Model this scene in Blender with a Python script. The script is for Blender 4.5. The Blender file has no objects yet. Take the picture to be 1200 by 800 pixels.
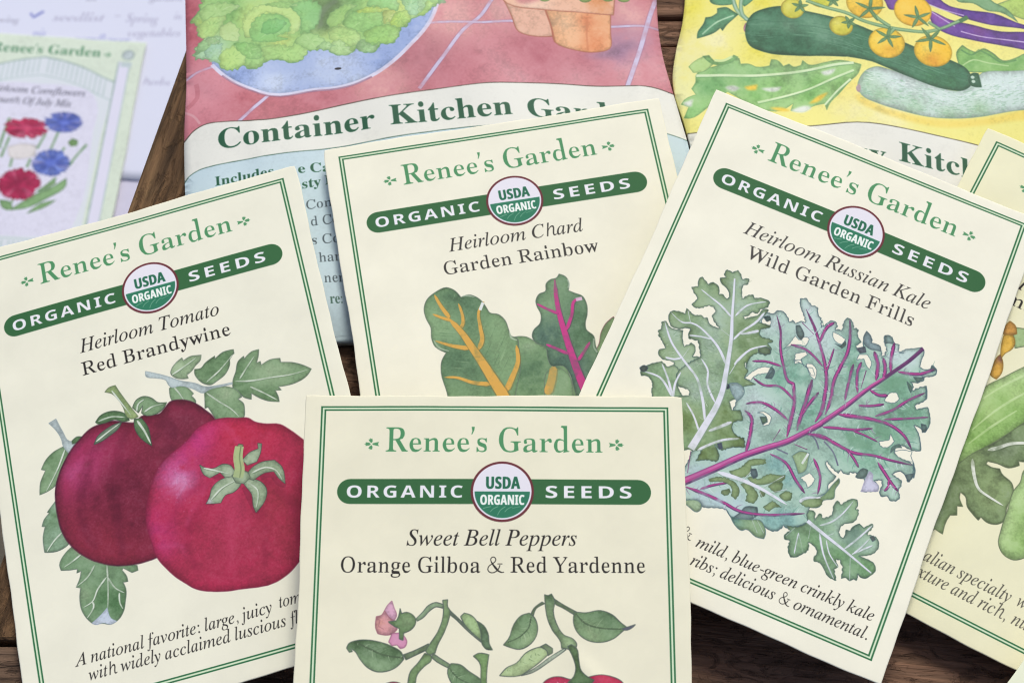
import bpy, bmesh, math, random
import numpy as np
from mathutils import Vector, Matrix, geometry

# ------------------------------------------------------------------ scene, camera, light
SC = bpy.context.scene
COL = SC.collection
MM = 0.001
CAM_TILT = 0.4605151
cam_d = bpy.data.cameras.new("camera")
cam = bpy.data.objects.new("camera", cam_d)
COL.objects.link(cam)
cam.location = (0, -199.984 * MM, 403.121 * MM)
cam.rotation_euler = (CAM_TILT, 0, 0)
cam_d.sensor_width = 36.0
cam_d.lens = 2324.927 / 1200 * 36.0
cam_d.clip_start = 0.01
cam_d.clip_end = 100.0
cam_d.dof.use_dof = True
cam_d.dof.focus_distance = 0.443
cam_d.dof.aperture_fstop = 34.0
SC.camera = cam

world = bpy.data.worlds.new("World")
SC.world = world
world.use_nodes = True
wn = world.node_tree
wn.nodes.clear()
w_out = wn.nodes.new("ShaderNodeOutputWorld")
w_bg = wn.nodes.new("ShaderNodeBackground")
w_sky = wn.nodes.new("ShaderNodeTexSky")
w_sky.sky_type = 'NISHITA'
w_sky.sun_disc = False
SUN_EL, SUN_ROT = math.radians(54), math.radians(14)
w_sky.sun_elevation = SUN_EL
w_sky.sun_rotation = SUN_ROT
w_sky.air_density = 1.0
w_sky.dust_density = 4.0
w_sky.ozone_density = 1.0
w_bg.inputs[1].default_value = 0.088
wn.links.new(w_sky.outputs[0], w_bg.inputs[0])
wn.links.new(w_bg.outputs[0], w_out.inputs[0])

sun_d = bpy.data.lights.new("sun", 'SUN')
sun_d.energy = 1.5
sun_d.angle = math.radians(20)
sun_d.color = (0.98, 0.975, 0.84)
sun = bpy.data.objects.new("sun", sun_d)
COL.objects.link(sun)
sdir = Vector((math.sin(SUN_ROT) * math.cos(SUN_EL), math.cos(SUN_ROT) * math.cos(SUN_EL), math.sin(SUN_EL)))
sun.rotation_euler = (-sdir).to_track_quat('-Z', 'Y').to_euler()
sun.location = sdir * 3

SC.view_settings.view_transform = 'Standard'
SC.view_settings.look = 'None'
SC.view_settings.gamma = 1.0
SC.view_settings.use_curve_mapping = False
SC.view_settings.exposure = 0.33
SC.render.engine = 'CYCLES'
SC.cycles.max_bounces = 6
SC.cycles.filter_width = 1.05

# ------------------------------------------------------------------ small helpers
def M(*v):
    "outline points, given in twentieths of a millimetre"
    return np.array(v, float).reshape(-1, 2) * 0.05


def rgb(h):
    return np.array([int(h[i:i + 2], 16) / 255.0 for i in (0, 2, 4)], np.float32)


def mix(a, b, t):
    return a * (1 - t) + b * t


def smooth(p, closed=True, n=4, corner=70):
    "Catmull-Rom through the points, keeping sharp corners sharp"
    p = np.asarray(p, float)
    N = len(p)
    if N < 3:
        return p
    T = np.zeros_like(p)
    for i in range(N):
        if not closed and i in (0, N - 1):
            continue
        a, b = p[i] - p[i - 1], p[(i + 1) % N] - p[i]
        la, lb = np.hypot(*a), np.hypot(*b)
        if la < 1e-6 or lb < 1e-6:
            continue
        ang = math.degrees(math.acos(max(-1, min(1, float(a @ b) / la / lb))))
        if ang > corner:
            continue
        d = (a / la * lb + b / lb * la) / (la + lb)
        T[i] = d
    out = []
    R = N if closed else N - 1
    for i in range(R):
        j = (i + 1) % N
        L = np.hypot(*(p[j] - p[i]))
        m0, m1 = T[i] * L, T[j] * L
        for k in range(n):
            t = k / n
            h00, h10 = 2 * t**3 - 3 * t * t + 1, t**3 - 2 * t * t + t
            h01, h11 = -2 * t**3 + 3 * t * t, t**3 - t * t
            out.append(h00 * p[i] + h10 * m0 + h01 * p[j] + h11 * m1)
    if not closed:
        out.append(p[-1])
    return np.array(out)


def crinkle(p, amp, wl, seed=0):
    "frill an outline with small irregular lobes"
    p = smooth(np.asarray(p, float), corner=62)
    q = np.vstack([p, p[:1]])
    s = np.r_[0, np.cumsum(np.hypot(*np.diff(q, axis=0).T))]
    n = max(12, int(s[-1] / (wl / 7)))
    t = np.linspace(0, s[-1], n, endpoint=False)
    c = np.c_[np.interp(t, s, q[:, 0]), np.interp(t, s, q[:, 1])]
    d = np.roll(c, -2, 0) - np.roll(c, 2, 0)
    d /= np.hypot(d[:, 0], d[:, 1])[:, None] + 1e-9
    rs = np.random.RandomState(seed + 1)
    f = 2 * np.pi * t / wl + np.cumsum(rs.randn(n)) * .30
    loc_ = np.interp(t, np.linspace(0, s[-1], 24), rs.uniform(.05, 1.3, 24))
    h = amp * loc_ * (np.abs(np.sin(f)) - .55 + .25 * np.sin(f * 2.3 + 1))
    return c + np.c_[d[:, 1], -d[:, 0]] * h[:, None] * (1 if np.sum(c[:, 0] * np.roll(c[:, 1], -1) - np.roll(c[:, 0], -1) * c[:, 1]) > 0 else -1)


def blur(a, r):
    r = int(round(r))
    if r < 1:
        return a
    for _ in range(2):
        for ax in (0, 1):
            pad = [(0, 0), (0, 0)]
            pad[ax] = (r + 1, r)
            c = np.cumsum(np.pad(a, pad, mode='edge'), axis=ax, dtype=np.float64)
            n = a.shape[ax]
            hi = np.take(c, range(2 * r + 1, 2 * r + 1 + n), axis=ax)
            lo = np.take(c, range(0, n), axis=ax)
            a = ((hi - lo) / (2 * r + 1)).astype(np.float32)
    return a


NT = 1024


def noise_tile(cells, seed):
    rs = np.random.RandomState(seed)
    g = rs.rand(cells, cells).astype(np.float32)
    x = np.arange(NT) * cells / NT
    i = x.astype(int)
    f = (x - i)
    f = f * f * (3 - 2 * f)
    j = (i + 1) % cells
    gx = g[:, i] * (1 - f) + g[:, j] * f
    return (gx[i].T * (1 - f) + gx[j].T * f).T


def fractal(cells, seed, octs=4):
    s, amp, tot = 0, 1.0, 0
    for o in range(octs):
        s = s + amp * noise_tile(min(512, cells * 2**o), seed + o)
        tot += amp
        amp *= 0.6
    s = s / tot
    return ((s - s.mean()) / (s.std() + 1e-6)).astype(np.float32)


N_BLOT = fractal(10, 1, 4)
N_MID = fractal(40, 11, 4)
N_FINE = fractal(230, 21, 2)

# ------------------------------------------------------------------ lettering (outlines per 1000 em)
EM = 1.482


def read_face(d):
    return {k: (v[0] * EM, [np.array(c, float).reshape(-1, 2) * EM for c in v[1:]]) for k, v in d.items()}


BOLD = read_face({
    'a': (344, (255,-10,226,-5,208,10,200,35,168,11,133,-4,95,-9,64,-4,40,11,25,34,20,63,25,91,39,115,63,136,119,164,199,190,199,241,196,266,187,282,171,292,148,296,123,293,109,286,104,274,113,257,121,243,123,231,120,215,110,202,95,194,77,191,59,194,45,203,36,218,33,236,37,259,49,278,69,295,95,308,126,316,162,318,205,315,239,307,263,292,280,271,290,244,293,210,293,62,295,40,304,34,320,42,329,28,306,7,281,-6), (151,34,174,41,199,63,199,169,164,157,138,139,123,114,118,84,122,56,133,39)),
    'b': (360, (43,-11,43,388,41,414,37,428,26,436,8,439,8,455,138,455,138,279,162,301,190,314,221,318,254,313,284,299,308,276,326,245,338,208,342,166,337,118,323,75,300,40,270,13,233,-4,192,-10,162,-6,133,7,105,28,53,-11), (183,14,204,18,220,30,232,49,242,95,245,160,242,213,231,251,212,273,184,280,169,277,155,270,144,257,138,242,138,69,143,38,158,20)),
    'c': (293, (156,-10,119,-5,87,11,59,35,38,68,24,106,19,150,25,196,40,237,64,271,96,297,133,313,175,319,218,314,250,298,271,275,277,245,275,228,266,215,253,207,236,204,214,209,201,225,196,251,197,261,197,271,194,286,185,294,169,297,144,290,126,269,116,235,112,187,118,123,137,76,156,55,178,42,204,38,239,47,271,72,285,60,248,21,205,-2)),
    'd': (370, (140,-10,107,-5,78,10,53,35,35,66,23,104,19,147,24,196,36,237,55,272,81,297,112,313,146,318,175,314,201,301,223,280,223,401,220,419,212,430,198,437,176,439,176,455,319,455,319,75,320,54,325,41,335,32,353,28,353,11,294,6,223,-10,223,39,201,12,173,-5), (171,28,187,31,202,41,215,56,223,76,223,242,217,257,206,270,191,278,174,281,155,277,141,267,130,250,121,210,118,153,120,98,130,58,146,36)),
    'e': (301, (154,-10,117,-5,85,10,58,35,37,69,24,109,19,157,24,201,38,240,59,273,87,298,120,313,157,318,193,314,224,301,249,280,268,251,279,216,283,173,283,166,117,166,123,112,138,73,164,50,199,42,225,47,248,62,270,86,285,73,258,36,228,11,193,-5), (116,192,201,192,201,215,199,252,193,277,181,292,161,297,141,291,127,274,119,244,116,203)),
    'f': (213, (15,0,15,16,40,22,50,35,52,73,52,277,16,277,16,310,52,310,52,353,56,386,67,413,85,436,109,452,139,461,174,465,212,460,240,446,257,425,263,400,260,381,252,367,239,358,224,355,208,358,195,365,187,376,185,391,193,420,196,426,197,433,193,441,180,443,163,440,153,430,148,390,148,310,203,310,203,277,148,277,148,65,150,40,158,26,173,18,199,16,199,0)),
    'g': (327, (146,-140,89,-136,48,-122,22,-100,14,-75,20,-54,38,-38,69,-26,44,-10,29,9,24,30,28,54,42,74,67,92,102,110,67,128,42,150,27,179,22,212,27,242,40,268,60,289,88,305,120,315,157,318,196,315,233,304,317,304,317,268,268,268,286,237,291,203,288,176,276,151,258,131,234,116,205,106,172,103,157,103,142,104,126,102,112,94,104,84,101,71,105,59,119,51,141,49,175,49,223,47,259,40,285,29,303,13,312,-9,316,-37,311,-67,296,-92,272,-113,239,-128,197,-137), (157,124,178,130,190,146,197,173,199,211,197,249,190,276,178,292,157,297,137,292,124,276,117,249,114,211,117,173,124,146,137,130), (161,-116,205,-113,238,-104,257,-88,263,-66,260,-51,249,-41,231,-36,205,-34,97,-34,79,-52,73,-73,79,-89,95,-103,122,-113)),
    'h': (381, (18,0,18,16,35,19,45,26,51,37,52,56,52,399,51,417,46,429,36,437,19,440,19,455,148,455,148,267,175,295,207,313,243,318,281,312,309,292,325,258,330,212,330,56,332,38,337,26,347,19,363,16,363,0,202,0,202,16,207,16,223,21,232,34,235,56,235,217,234,241,229,258,219,268,203,271,173,262,148,235,148,56,149,38,154,26,164,19,180,16,180,0)),
    'i': (198, (101,362,81,366,65,376,54,393,50,412,54,432,65,449,81,460,101,463,120,460,137,449,147,432,151,412,147,393,136,376,120,366), (18,0,18,16,35,19,45,26,51,37,52,56,52,252,51,272,47,285,37,291,20,293,21,310,148,310,148,56,150,38,154,26,164,19,180,16,180,0)),
    'j': (209, (106,363,86,367,70,378,59,394,56,414,59,434,71,450,87,461,106,465,126,461,142,450,153,434,157,414,153,394,142,378,126,367), (36,-140,11,-138,-11,-131,-29,-120,-44,-105,-53,-88,-56,-70,-53,-53,-45,-40,-32,-32,-15,-29,2,-31,15,-39,23,-51,26,-66,19,-87,11,-103,16,-113,31,-117,49,-113,58,-100,64,-54,64,250,62,271,56,284,43,291,22,294,22,310,159,310,159,-21,156,-58,145,-87,127,-110,102,-127,72,-137)),
    'k': (358, (17,0,17,16,35,19,45,26,51,38,52,56,52,398,47,429,38,436,20,439,21,455,148,455,148,169,227,248,240,264,244,278,235,290,209,293,206,293,206,310,345,310,345,293,308,284,275,260,222,209,346,34,360,21,376,16,376,0,211,0,211,16,217,16,234,20,239,32,232,49,163,147,148,134,148,56,149,38,154,26,164,19,180,16,180,0)),
    'l': (199, (18,0,18,16,35,19,45,26,51,37,52,56,52,398,47,429,38,436,20,439,20,455,148,455,148,56,150,38,154,26,164,19,180,16,180,0)),
    'm': (554, (18,0,18,16,35,19,45,26,51,37,52,56,52,253,51,271,46,284,36,291,19,294,19,310,146,310,146,265,173,294,204,312,237,318,277,312,305,293,320,261,348,293,381,312,418,318,455,312,482,292,498,258,504,212,504,56,505,38,510,26,520,19,536,16,536,0,377,0,377,16,393,19,403,26,408,38,410,56,410,217,408,241,404,258,394,268,377,271,349,263,324,237,324,56,326,38,331,26,340,19,356,16,356,0,199,0,199,16,215,19,225,26,230,38,232,56,232,217,226,258,216,268,199,271,180,267,162,255,146,235,146,56,148,38,152,27,162,19,177,16,177,0)),
    'n': (381, (18,0,18,16,35,19,45,26,51,37,52,56,52,253,51,271,46,284,36,291,19,294,19,310,148,310,148,267,175,296,207,313,243,318,281,312,309,292,325,258,330,212,330,56,332,38,337,26,347,19,363,16,363,0,202,0,202,16,207,16,223,21,232,34,235,56,235,217,234,241,229,258,219,268,203,271,173,262,148,235,148,56,149,38,154,26,164,19,180,16,180,0)),
    'o': (336, (169,-10,127,-5,90,11,60,37,38,70,24,110,19,154,24,199,38,239,60,272,90,297,127,313,168,318,209,313,245,298,275,273,298,240,312,200,317,154,312,108,298,69,275,36,245,11,210,-5), (169,11,193,18,209,39,217,81,220,154,217,227,208,271,192,292,169,299,144,292,128,271,120,227,117,154,120,82,128,39,144,18)),
    'p': (371, (17,-139,17,-124,40,-117,50,-101,52,-64,52,243,51,269,46,283,37,291,19,295,19,310,143,310,143,263,166,294,195,313,230,319,264,314,293,298,317,274,335,241,346,203,350,160,346,113,334,72,316,38,291,12,261,-5,227,-10,196,-5,170,9,148,32,148,-58,152,-99,158,-110,167,-118,197,-123,197,-139), (195,28,214,32,229,42,239,59,249,99,253,154,250,208,241,248,232,265,218,275,199,278,179,273,162,259,148,235,148,69,160,46,176,33)),
    'q': (364, (175,-139,175,-123,199,-120,214,-114,221,-102,224,-83,224,29,200,8,173,-5,142,-9,108,-5,79,10,54,33,36,64,24,101,20,144,25,192,40,234,63,270,93,297,129,313,170,319,200,315,229,302,257,281,309,320,320,320,320,-83,321,-102,326,-113,337,-120,354,-123,354,-139), (179,30,194,32,208,40,218,52,224,67,224,241,219,271,204,289,179,295,159,291,143,280,131,261,120,218,117,156,120,100,131,60,142,43,158,33)),
    'r': (287, (18,0,18,16,35,19,45,26,51,37,52,56,52,252,51,273,46,285,37,291,20,293,21,310,146,310,146,252,165,280,187,301,210,314,233,318,258,315,275,304,286,287,289,266,287,248,278,234,265,225,248,222,233,224,222,231,207,250,199,257,189,260,175,255,162,241,152,220,149,192,149,56,152,37,159,25,173,19,197,16,197,0)),
    's': (288, (151,-10,122,-6,87,6,73,9,60,4,51,-9,36,-9,36,105,53,105,66,68,87,39,112,21,140,15,162,18,179,27,189,40,192,58,183,84,156,105,107,130,76,148,54,169,41,193,37,220,44,259,65,291,98,312,141,319,166,316,199,308,206,306,213,305,223,308,230,319,244,319,244,222,228,222,215,254,196,277,174,291,149,296,130,294,116,286,108,274,105,259,107,244,115,232,146,212,191,189,221,172,241,151,253,127,257,95,250,51,228,18,194,-3)),
    't': (228, (124,-9,89,-4,66,10,53,36,48,71,48,279,20,279,20,300,88,369,129,424,144,424,144,310,208,310,208,279,144,279,144,82,149,51,157,43,168,40,189,49,206,75,222,66,205,33,182,9,155,-5)),
    'u': (375, (131,-10,103,-7,81,2,65,17,51,51,46,97,46,248,44,268,39,282,29,291,11,294,11,310,142,310,142,74,144,58,151,46,162,38,177,36,205,43,228,66,228,248,226,269,221,283,209,291,189,294,189,310,324,310,324,70,326,51,331,39,342,33,360,30,360,13,300,7,228,-10,228,40,209,19,186,3,160,-7)),
    'v': (306, (142,-10,38,248,22,281,12,290,-3,293,-3,310,164,310,164,294,156,294,136,290,129,276,130,268,185,122,236,253,241,272,237,284,224,292,203,294,203,310,305,310,305,295,289,289,278,279,260,243,160,-10)),
    'w': (434, (122,-10,17,265,6,284,-11,293,-11,310,138,310,138,293,120,289,114,276,116,266,120,253,167,127,211,235,201,266,190,288,168,295,168,310,323,310,323,293,302,288,296,276,296,269,298,262,336,141,382,256,387,275,385,283,380,289,356,295,356,310,445,310,445,295,433,292,425,284,412,258,304,-10,289,-10,223,197,140,-10)),
    'x': (319, (5,0,5,15,34,29,62,56,123,136,43,263,24,285,4,293,4,310,169,310,169,294,147,291,140,280,149,260,183,206,224,257,232,268,234,279,232,286,227,290,201,294,201,310,311,310,311,296,283,283,254,254,198,184,291,36,303,21,319,15,319,0,155,0,155,16,178,19,184,24,185,30,182,43,173,59,138,114,97,61,88,46,85,34,92,20,114,15,118,15,118,0)),
    'y': (300, (52,-140,29,-137,10,-125,-3,-107,-7,-84,-4,-67,5,-53,18,-43,36,-40,51,-42,64,-49,72,-61,75,-76,74,-81,74,-87,77,-96,86,-99,99,-92,114,-74,129,-44,140,-5,36,251,25,275,15,287,-3,293,-5,293,-5,310,162,310,162,293,136,289,130,284,128,275,130,267,133,257,185,119,230,241,236,260,238,274,236,284,229,289,203,293,203,310,300,310,300,293,287,290,277,281,259,242,162,-24,129,-96,113,-117,95,-131,76,-138)),
    'z': (293, (13,0,13,14,168,287,128,287,96,283,72,272,55,250,44,216,26,216,32,310,275,310,275,291,126,25,152,25,194,30,223,44,244,69,260,107,276,107,268,0)),
    'A': (436, (-9,0,-9,18,9,21,24,30,36,47,49,75,206,466,224,465,384,87,411,34,425,22,443,18,443,0,229,0,229,18,259,21,277,30,283,46,273,81,253,132,103,132,79,71,76,59,75,48,80,32,96,21,124,18,128,18,128,0), (113,161,242,161,177,319)),
    'B': (442, (16,0,16,17,45,22,62,32,72,51,75,82,75,369,69,412,62,425,51,433,15,439,15,455,220,455,284,451,333,439,368,418,389,388,396,351,389,313,369,283,335,261,287,247,344,231,385,206,410,173,418,132,413,93,397,61,371,35,335,15,291,4,238,0), (182,252,188,252,234,257,263,272,279,301,285,345,281,385,269,412,248,428,216,434,198,432,188,425,183,412,182,391), (222,24,259,30,283,49,296,81,301,128,295,176,277,208,245,225,197,231,182,231,182,65,184,46,190,33,202,26)),
    'C': (468, (257,-11,193,-3,137,20,91,56,56,104,34,162,26,228,34,294,56,351,92,399,139,435,195,458,259,465,309,459,367,440,388,435,408,443,419,465,437,465,437,308,420,308,392,364,356,407,328,427,298,439,265,443,222,435,187,409,163,365,149,304,144,226,147,164,159,114,177,74,203,46,237,29,278,24,318,29,358,45,395,71,428,106,447,89,409,45,365,14,314,-5)),
    'D': (495, (20,0,20,17,47,21,63,30,71,46,74,75,74,374,71,407,61,426,43,435,15,439,15,455,222,455,296,449,357,429,405,396,440,351,461,295,468,228,461,158,441,101,408,57,362,25,302,6,228,0), (222,24,262,30,295,47,319,75,337,115,347,166,351,229,345,303,330,360,305,401,269,425,223,433,202,431,190,423,184,409,182,385,182,72,184,48,190,34,202,27)),
    'E': (442, (14,0,14,17,44,20,62,30,72,48,75,78,75,369,72,405,62,425,44,435,16,439,16,455,399,455,399,320,383,320,375,357,361,386,340,406,295,424,232,430,200,428,191,424,186,417,183,388,183,246,193,246,232,252,259,269,277,300,288,345,304,345,304,118,287,118,282,154,273,181,259,201,241,213,216,220,185,222,183,222,183,67,185,47,192,35,206,29,230,28,276,30,313,39,345,53,371,75,393,105,411,143,430,143,402,0)),
    'F': (404, (15,0,15,17,45,23,62,34,72,53,75,84,75,375,71,405,61,423,43,433,14,439,14,455,394,455,394,320,377,320,369,357,355,385,336,406,310,420,275,428,230,431,200,429,186,421,182,398,182,247,190,247,229,253,256,270,274,301,284,347,302,347,302,118,285,118,274,168,257,200,229,218,189,224,182,224,182,81,188,43,196,31,210,24,257,17,257,0)),
    'G': (508, (268,-10,200,-3,141,19,93,55,57,103,35,161,28,229,35,295,57,352,93,399,139,435,195,458,257,465,311,459,369,441,388,436,398,438,406,443,419,465,437,465,437,308,420,308,403,346,382,379,357,406,329,426,299,439,267,443,224,435,189,409,165,366,151,305,146,228,150,163,161,110,180,67,206,37,238,19,275,13,308,16,328,27,339,45,343,71,343,128,339,154,329,170,309,179,275,182,275,198,500,198,500,182,473,179,457,171,449,155,446,128,446,29,387,7,328,-6)),
    'H': (523, (15,0,15,17,45,22,62,32,72,50,75,81,75,379,71,406,62,424,44,434,16,439,16,455,242,455,242,439,204,432,193,425,187,415,182,379,182,251,342,251,342,379,337,415,331,425,320,432,282,439,282,455,507,455,507,439,478,434,461,424,452,407,449,379,449,81,452,52,461,33,478,22,507,17,507,0,282,0,282,17,311,21,329,31,339,49,342,81,342,221,182,221,182,81,185,50,194,32,212,22,242,17,242,0)),
    'I': (260, (13,0,13,17,42,23,61,32,72,49,75,75,75,387,72,412,63,427,45,435,13,439,13,455,244,455,244,439,214,435,196,427,186,412,183,387,183,77,187,44,194,34,206,26,246,17,246,0)),
    'J': (330, (109,-65,78,-62,51,-54,29,-40,11,-22,0,-1,-3,23,0,44,11,61,26,71,44,75,64,71,79,62,89,47,93,28,85,-1,77,-19,84,-35,105,-40,126,-36,139,-25,145,-6,148,21,148,367,142,409,135,422,122,430,79,439,79,455,314,455,314,439,277,431,266,423,260,411,255,367,255,89,249,33,232,-10,202,-41,162,-59)),
    'K': (510, (16,0,16,17,45,22,63,32,72,50,75,81,75,379,72,406,63,424,45,434,17,439,17,455,242,455,242,439,205,432,194,425,187,415,183,379,183,234,321,373,342,398,349,418,342,430,323,436,291,439,291,455,486,455,486,439,477,439,436,430,392,404,345,361,271,285,463,46,487,25,519,17,519,0,281,0,281,17,306,18,322,21,331,27,334,34,329,47,316,66,199,214,183,198,183,81,186,50,195,32,213,22,242,17,242,0)),
    'L': (426, (15,0,15,17,45,22,62,32,72,50,75,81,75,379,71,407,62,425,44,434,16,439,16,455,250,455,250,439,208,434,196,427,188,416,182,379,182,83,185,47,191,37,200,31,234,28,278,31,315,40,345,56,370,80,391,112,409,154,427,154,402,0)),
    'M': (634, (14,0,14,17,43,22,61,32,72,50,75,79,75,382,71,416,64,426,53,432,15,439,15,455,185,455,317,142,449,455,617,455,617,439,590,433,573,423,563,405,560,378,560,85,565,43,571,31,582,23,617,17,617,0,396,0,396,17,433,25,443,32,450,44,455,83,455,399,288,0,270,0,105,389,105,80,109,48,120,30,139,20,169,17,169,0)),
    'N': (493, (403,-11,107,350,107,79,110,49,119,31,136,21,167,17,167,0,18,0,18,17,54,23,65,30,71,41,76,79,76,388,36,433,18,439,18,455,156,455,391,169,391,377,386,414,379,425,369,431,331,439,331,455,480,455,480,439,450,434,433,425,425,407,422,377,422,-11)),
    'O': (525, (261,-11,213,-6,169,7,129,29,94,58,66,93,45,134,32,179,28,228,32,276,45,321,66,362,95,397,130,426,170,448,216,462,265,466,313,462,357,448,397,427,431,399,459,364,481,323,494,277,498,228,494,179,481,134,459,93,430,58,395,29,355,7,310,-6), (265,12,306,21,338,47,361,90,375,150,379,228,376,293,365,346,348,389,324,419,294,437,260,443,219,435,186,409,163,366,150,305,145,228,149,163,159,109,177,67,201,37,230,18)),
    'P': (418, (15,0,15,17,45,22,62,32,72,50,75,81,75,379,71,406,62,424,44,434,16,439,16,455,214,455,287,452,336,440,366,422,390,398,404,367,409,332,404,296,390,266,367,240,334,221,292,209,242,206,182,206,182,81,185,50,194,32,212,22,242,17,242,0), (182,230,201,230,244,235,272,253,287,283,292,329,288,375,275,406,252,425,216,431,199,429,189,424,184,414,182,398)),
    'R': (473, (15,0,15,17,45,22,62,32,72,50,75,81,75,379,71,406,62,424,44,434,16,439,16,455,217,455,278,452,329,442,367,426,395,403,412,372,417,334,411,296,392,265,360,241,315,224,432,50,452,26,463,19,478,17,480,17,480,0,338,0,201,212,182,212,182,81,185,50,194,32,212,22,242,17,242,0), (182,234,203,234,249,240,280,258,298,290,304,336,299,378,284,407,259,425,224,431,202,429,190,422,184,409,182,385)),
    'S': (390, (43,-11,43,158,62,158,83,94,111,50,136,30,164,19,197,15,231,20,257,36,273,60,279,89,273,117,255,140,225,160,163,191,112,221,77,253,56,289,50,332,54,370,67,403,88,429,115,449,148,462,185,466,229,461,282,448,291,446,300,445,313,450,320,466,339,466,339,319,322,319,310,354,293,385,272,410,248,429,222,441,194,445,163,440,140,426,125,406,120,380,124,356,137,336,159,319,189,303,253,273,290,253,317,233,337,211,350,188,357,162,359,133,354,93,339,58,314,29,281,8,240,-6,192,-10,158,-8,126,1,98,9,85,12,69,7,61,-11)),
    'T': (423, (92,0,92,17,123,21,142,31,152,50,156,81,156,433,149,433,116,430,88,420,65,403,41,367,29,318,11,318,11,455,410,455,410,317,394,317,385,359,368,391,343,415,310,429,269,433,263,433,263,81,267,49,276,30,296,21,328,17,328,0)),
    'U': (492, (248,-13,192,-8,147,6,114,29,91,61,78,103,73,155,73,379,70,406,61,424,43,434,15,439,15,455,240,455,240,439,202,432,192,425,185,415,181,379,181,140,186,88,203,51,221,35,245,25,275,22,317,28,350,44,373,71,388,110,392,159,392,378,389,406,379,423,360,433,328,439,328,455,474,455,474,439,448,432,433,421,425,404,422,378,422,181,418,118,403,69,380,32,346,7,302,-8)),
    'V': (428, (212,-13,44,381,22,420,8,432,-14,439,-14,455,211,455,211,439,184,437,166,432,156,423,152,410,161,378,259,143,348,377,355,409,351,423,342,432,299,439,299,455,442,455,442,439,423,436,408,427,395,411,382,383,230,-13)),
    'W': (611, (171,-11,32,393,15,427,3,435,-15,439,-15,455,181,455,181,439,150,432,143,423,140,410,148,373,223,153,301,353,286,399,278,418,267,429,252,435,229,439,229,455,439,455,439,439,413,436,398,427,393,412,399,386,474,166,541,369,549,406,546,421,538,430,524,436,503,439,503,455,624,455,624,439,607,433,594,421,575,379,446,-11,428,-11,316,309,190,-11)),
    'X': (471, (11,0,11,17,40,23,66,39,90,66,193,208,78,386,47,425,33,435,16,439,14,439,14,455,244,455,244,439,229,439,207,436,194,428,190,415,201,388,265,289,322,373,335,396,339,414,334,427,319,435,293,439,293,455,458,455,458,439,455,439,427,435,403,423,380,403,357,373,281,265,413,57,436,28,448,20,461,17,464,17,464,0,238,0,238,17,243,17,269,20,285,28,290,41,286,57,275,79,210,183,138,81,128,62,124,45,130,30,146,21,174,17,174,0)),
    'Y': (426, (101,0,101,17,131,22,148,32,157,50,161,81,161,179,46,387,29,414,14,429,1,435,-13,438,-13,455,207,455,207,438,195,438,167,432,158,425,156,416,164,392,248,226,333,366,345,389,349,408,343,424,326,435,298,438,295,438,295,455,439,455,439,438,423,434,409,424,383,392,268,203,268,81,271,50,280,32,298,22,328,17,328,0)),
    'Z': (442, (20,0,20,11,276,430,214,430,174,427,141,420,115,407,94,386,76,356,61,316,44,316,57,455,406,455,406,443,153,29,239,29,282,32,319,43,349,61,374,87,393,121,407,164,424,164,407,0)),
})
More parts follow.
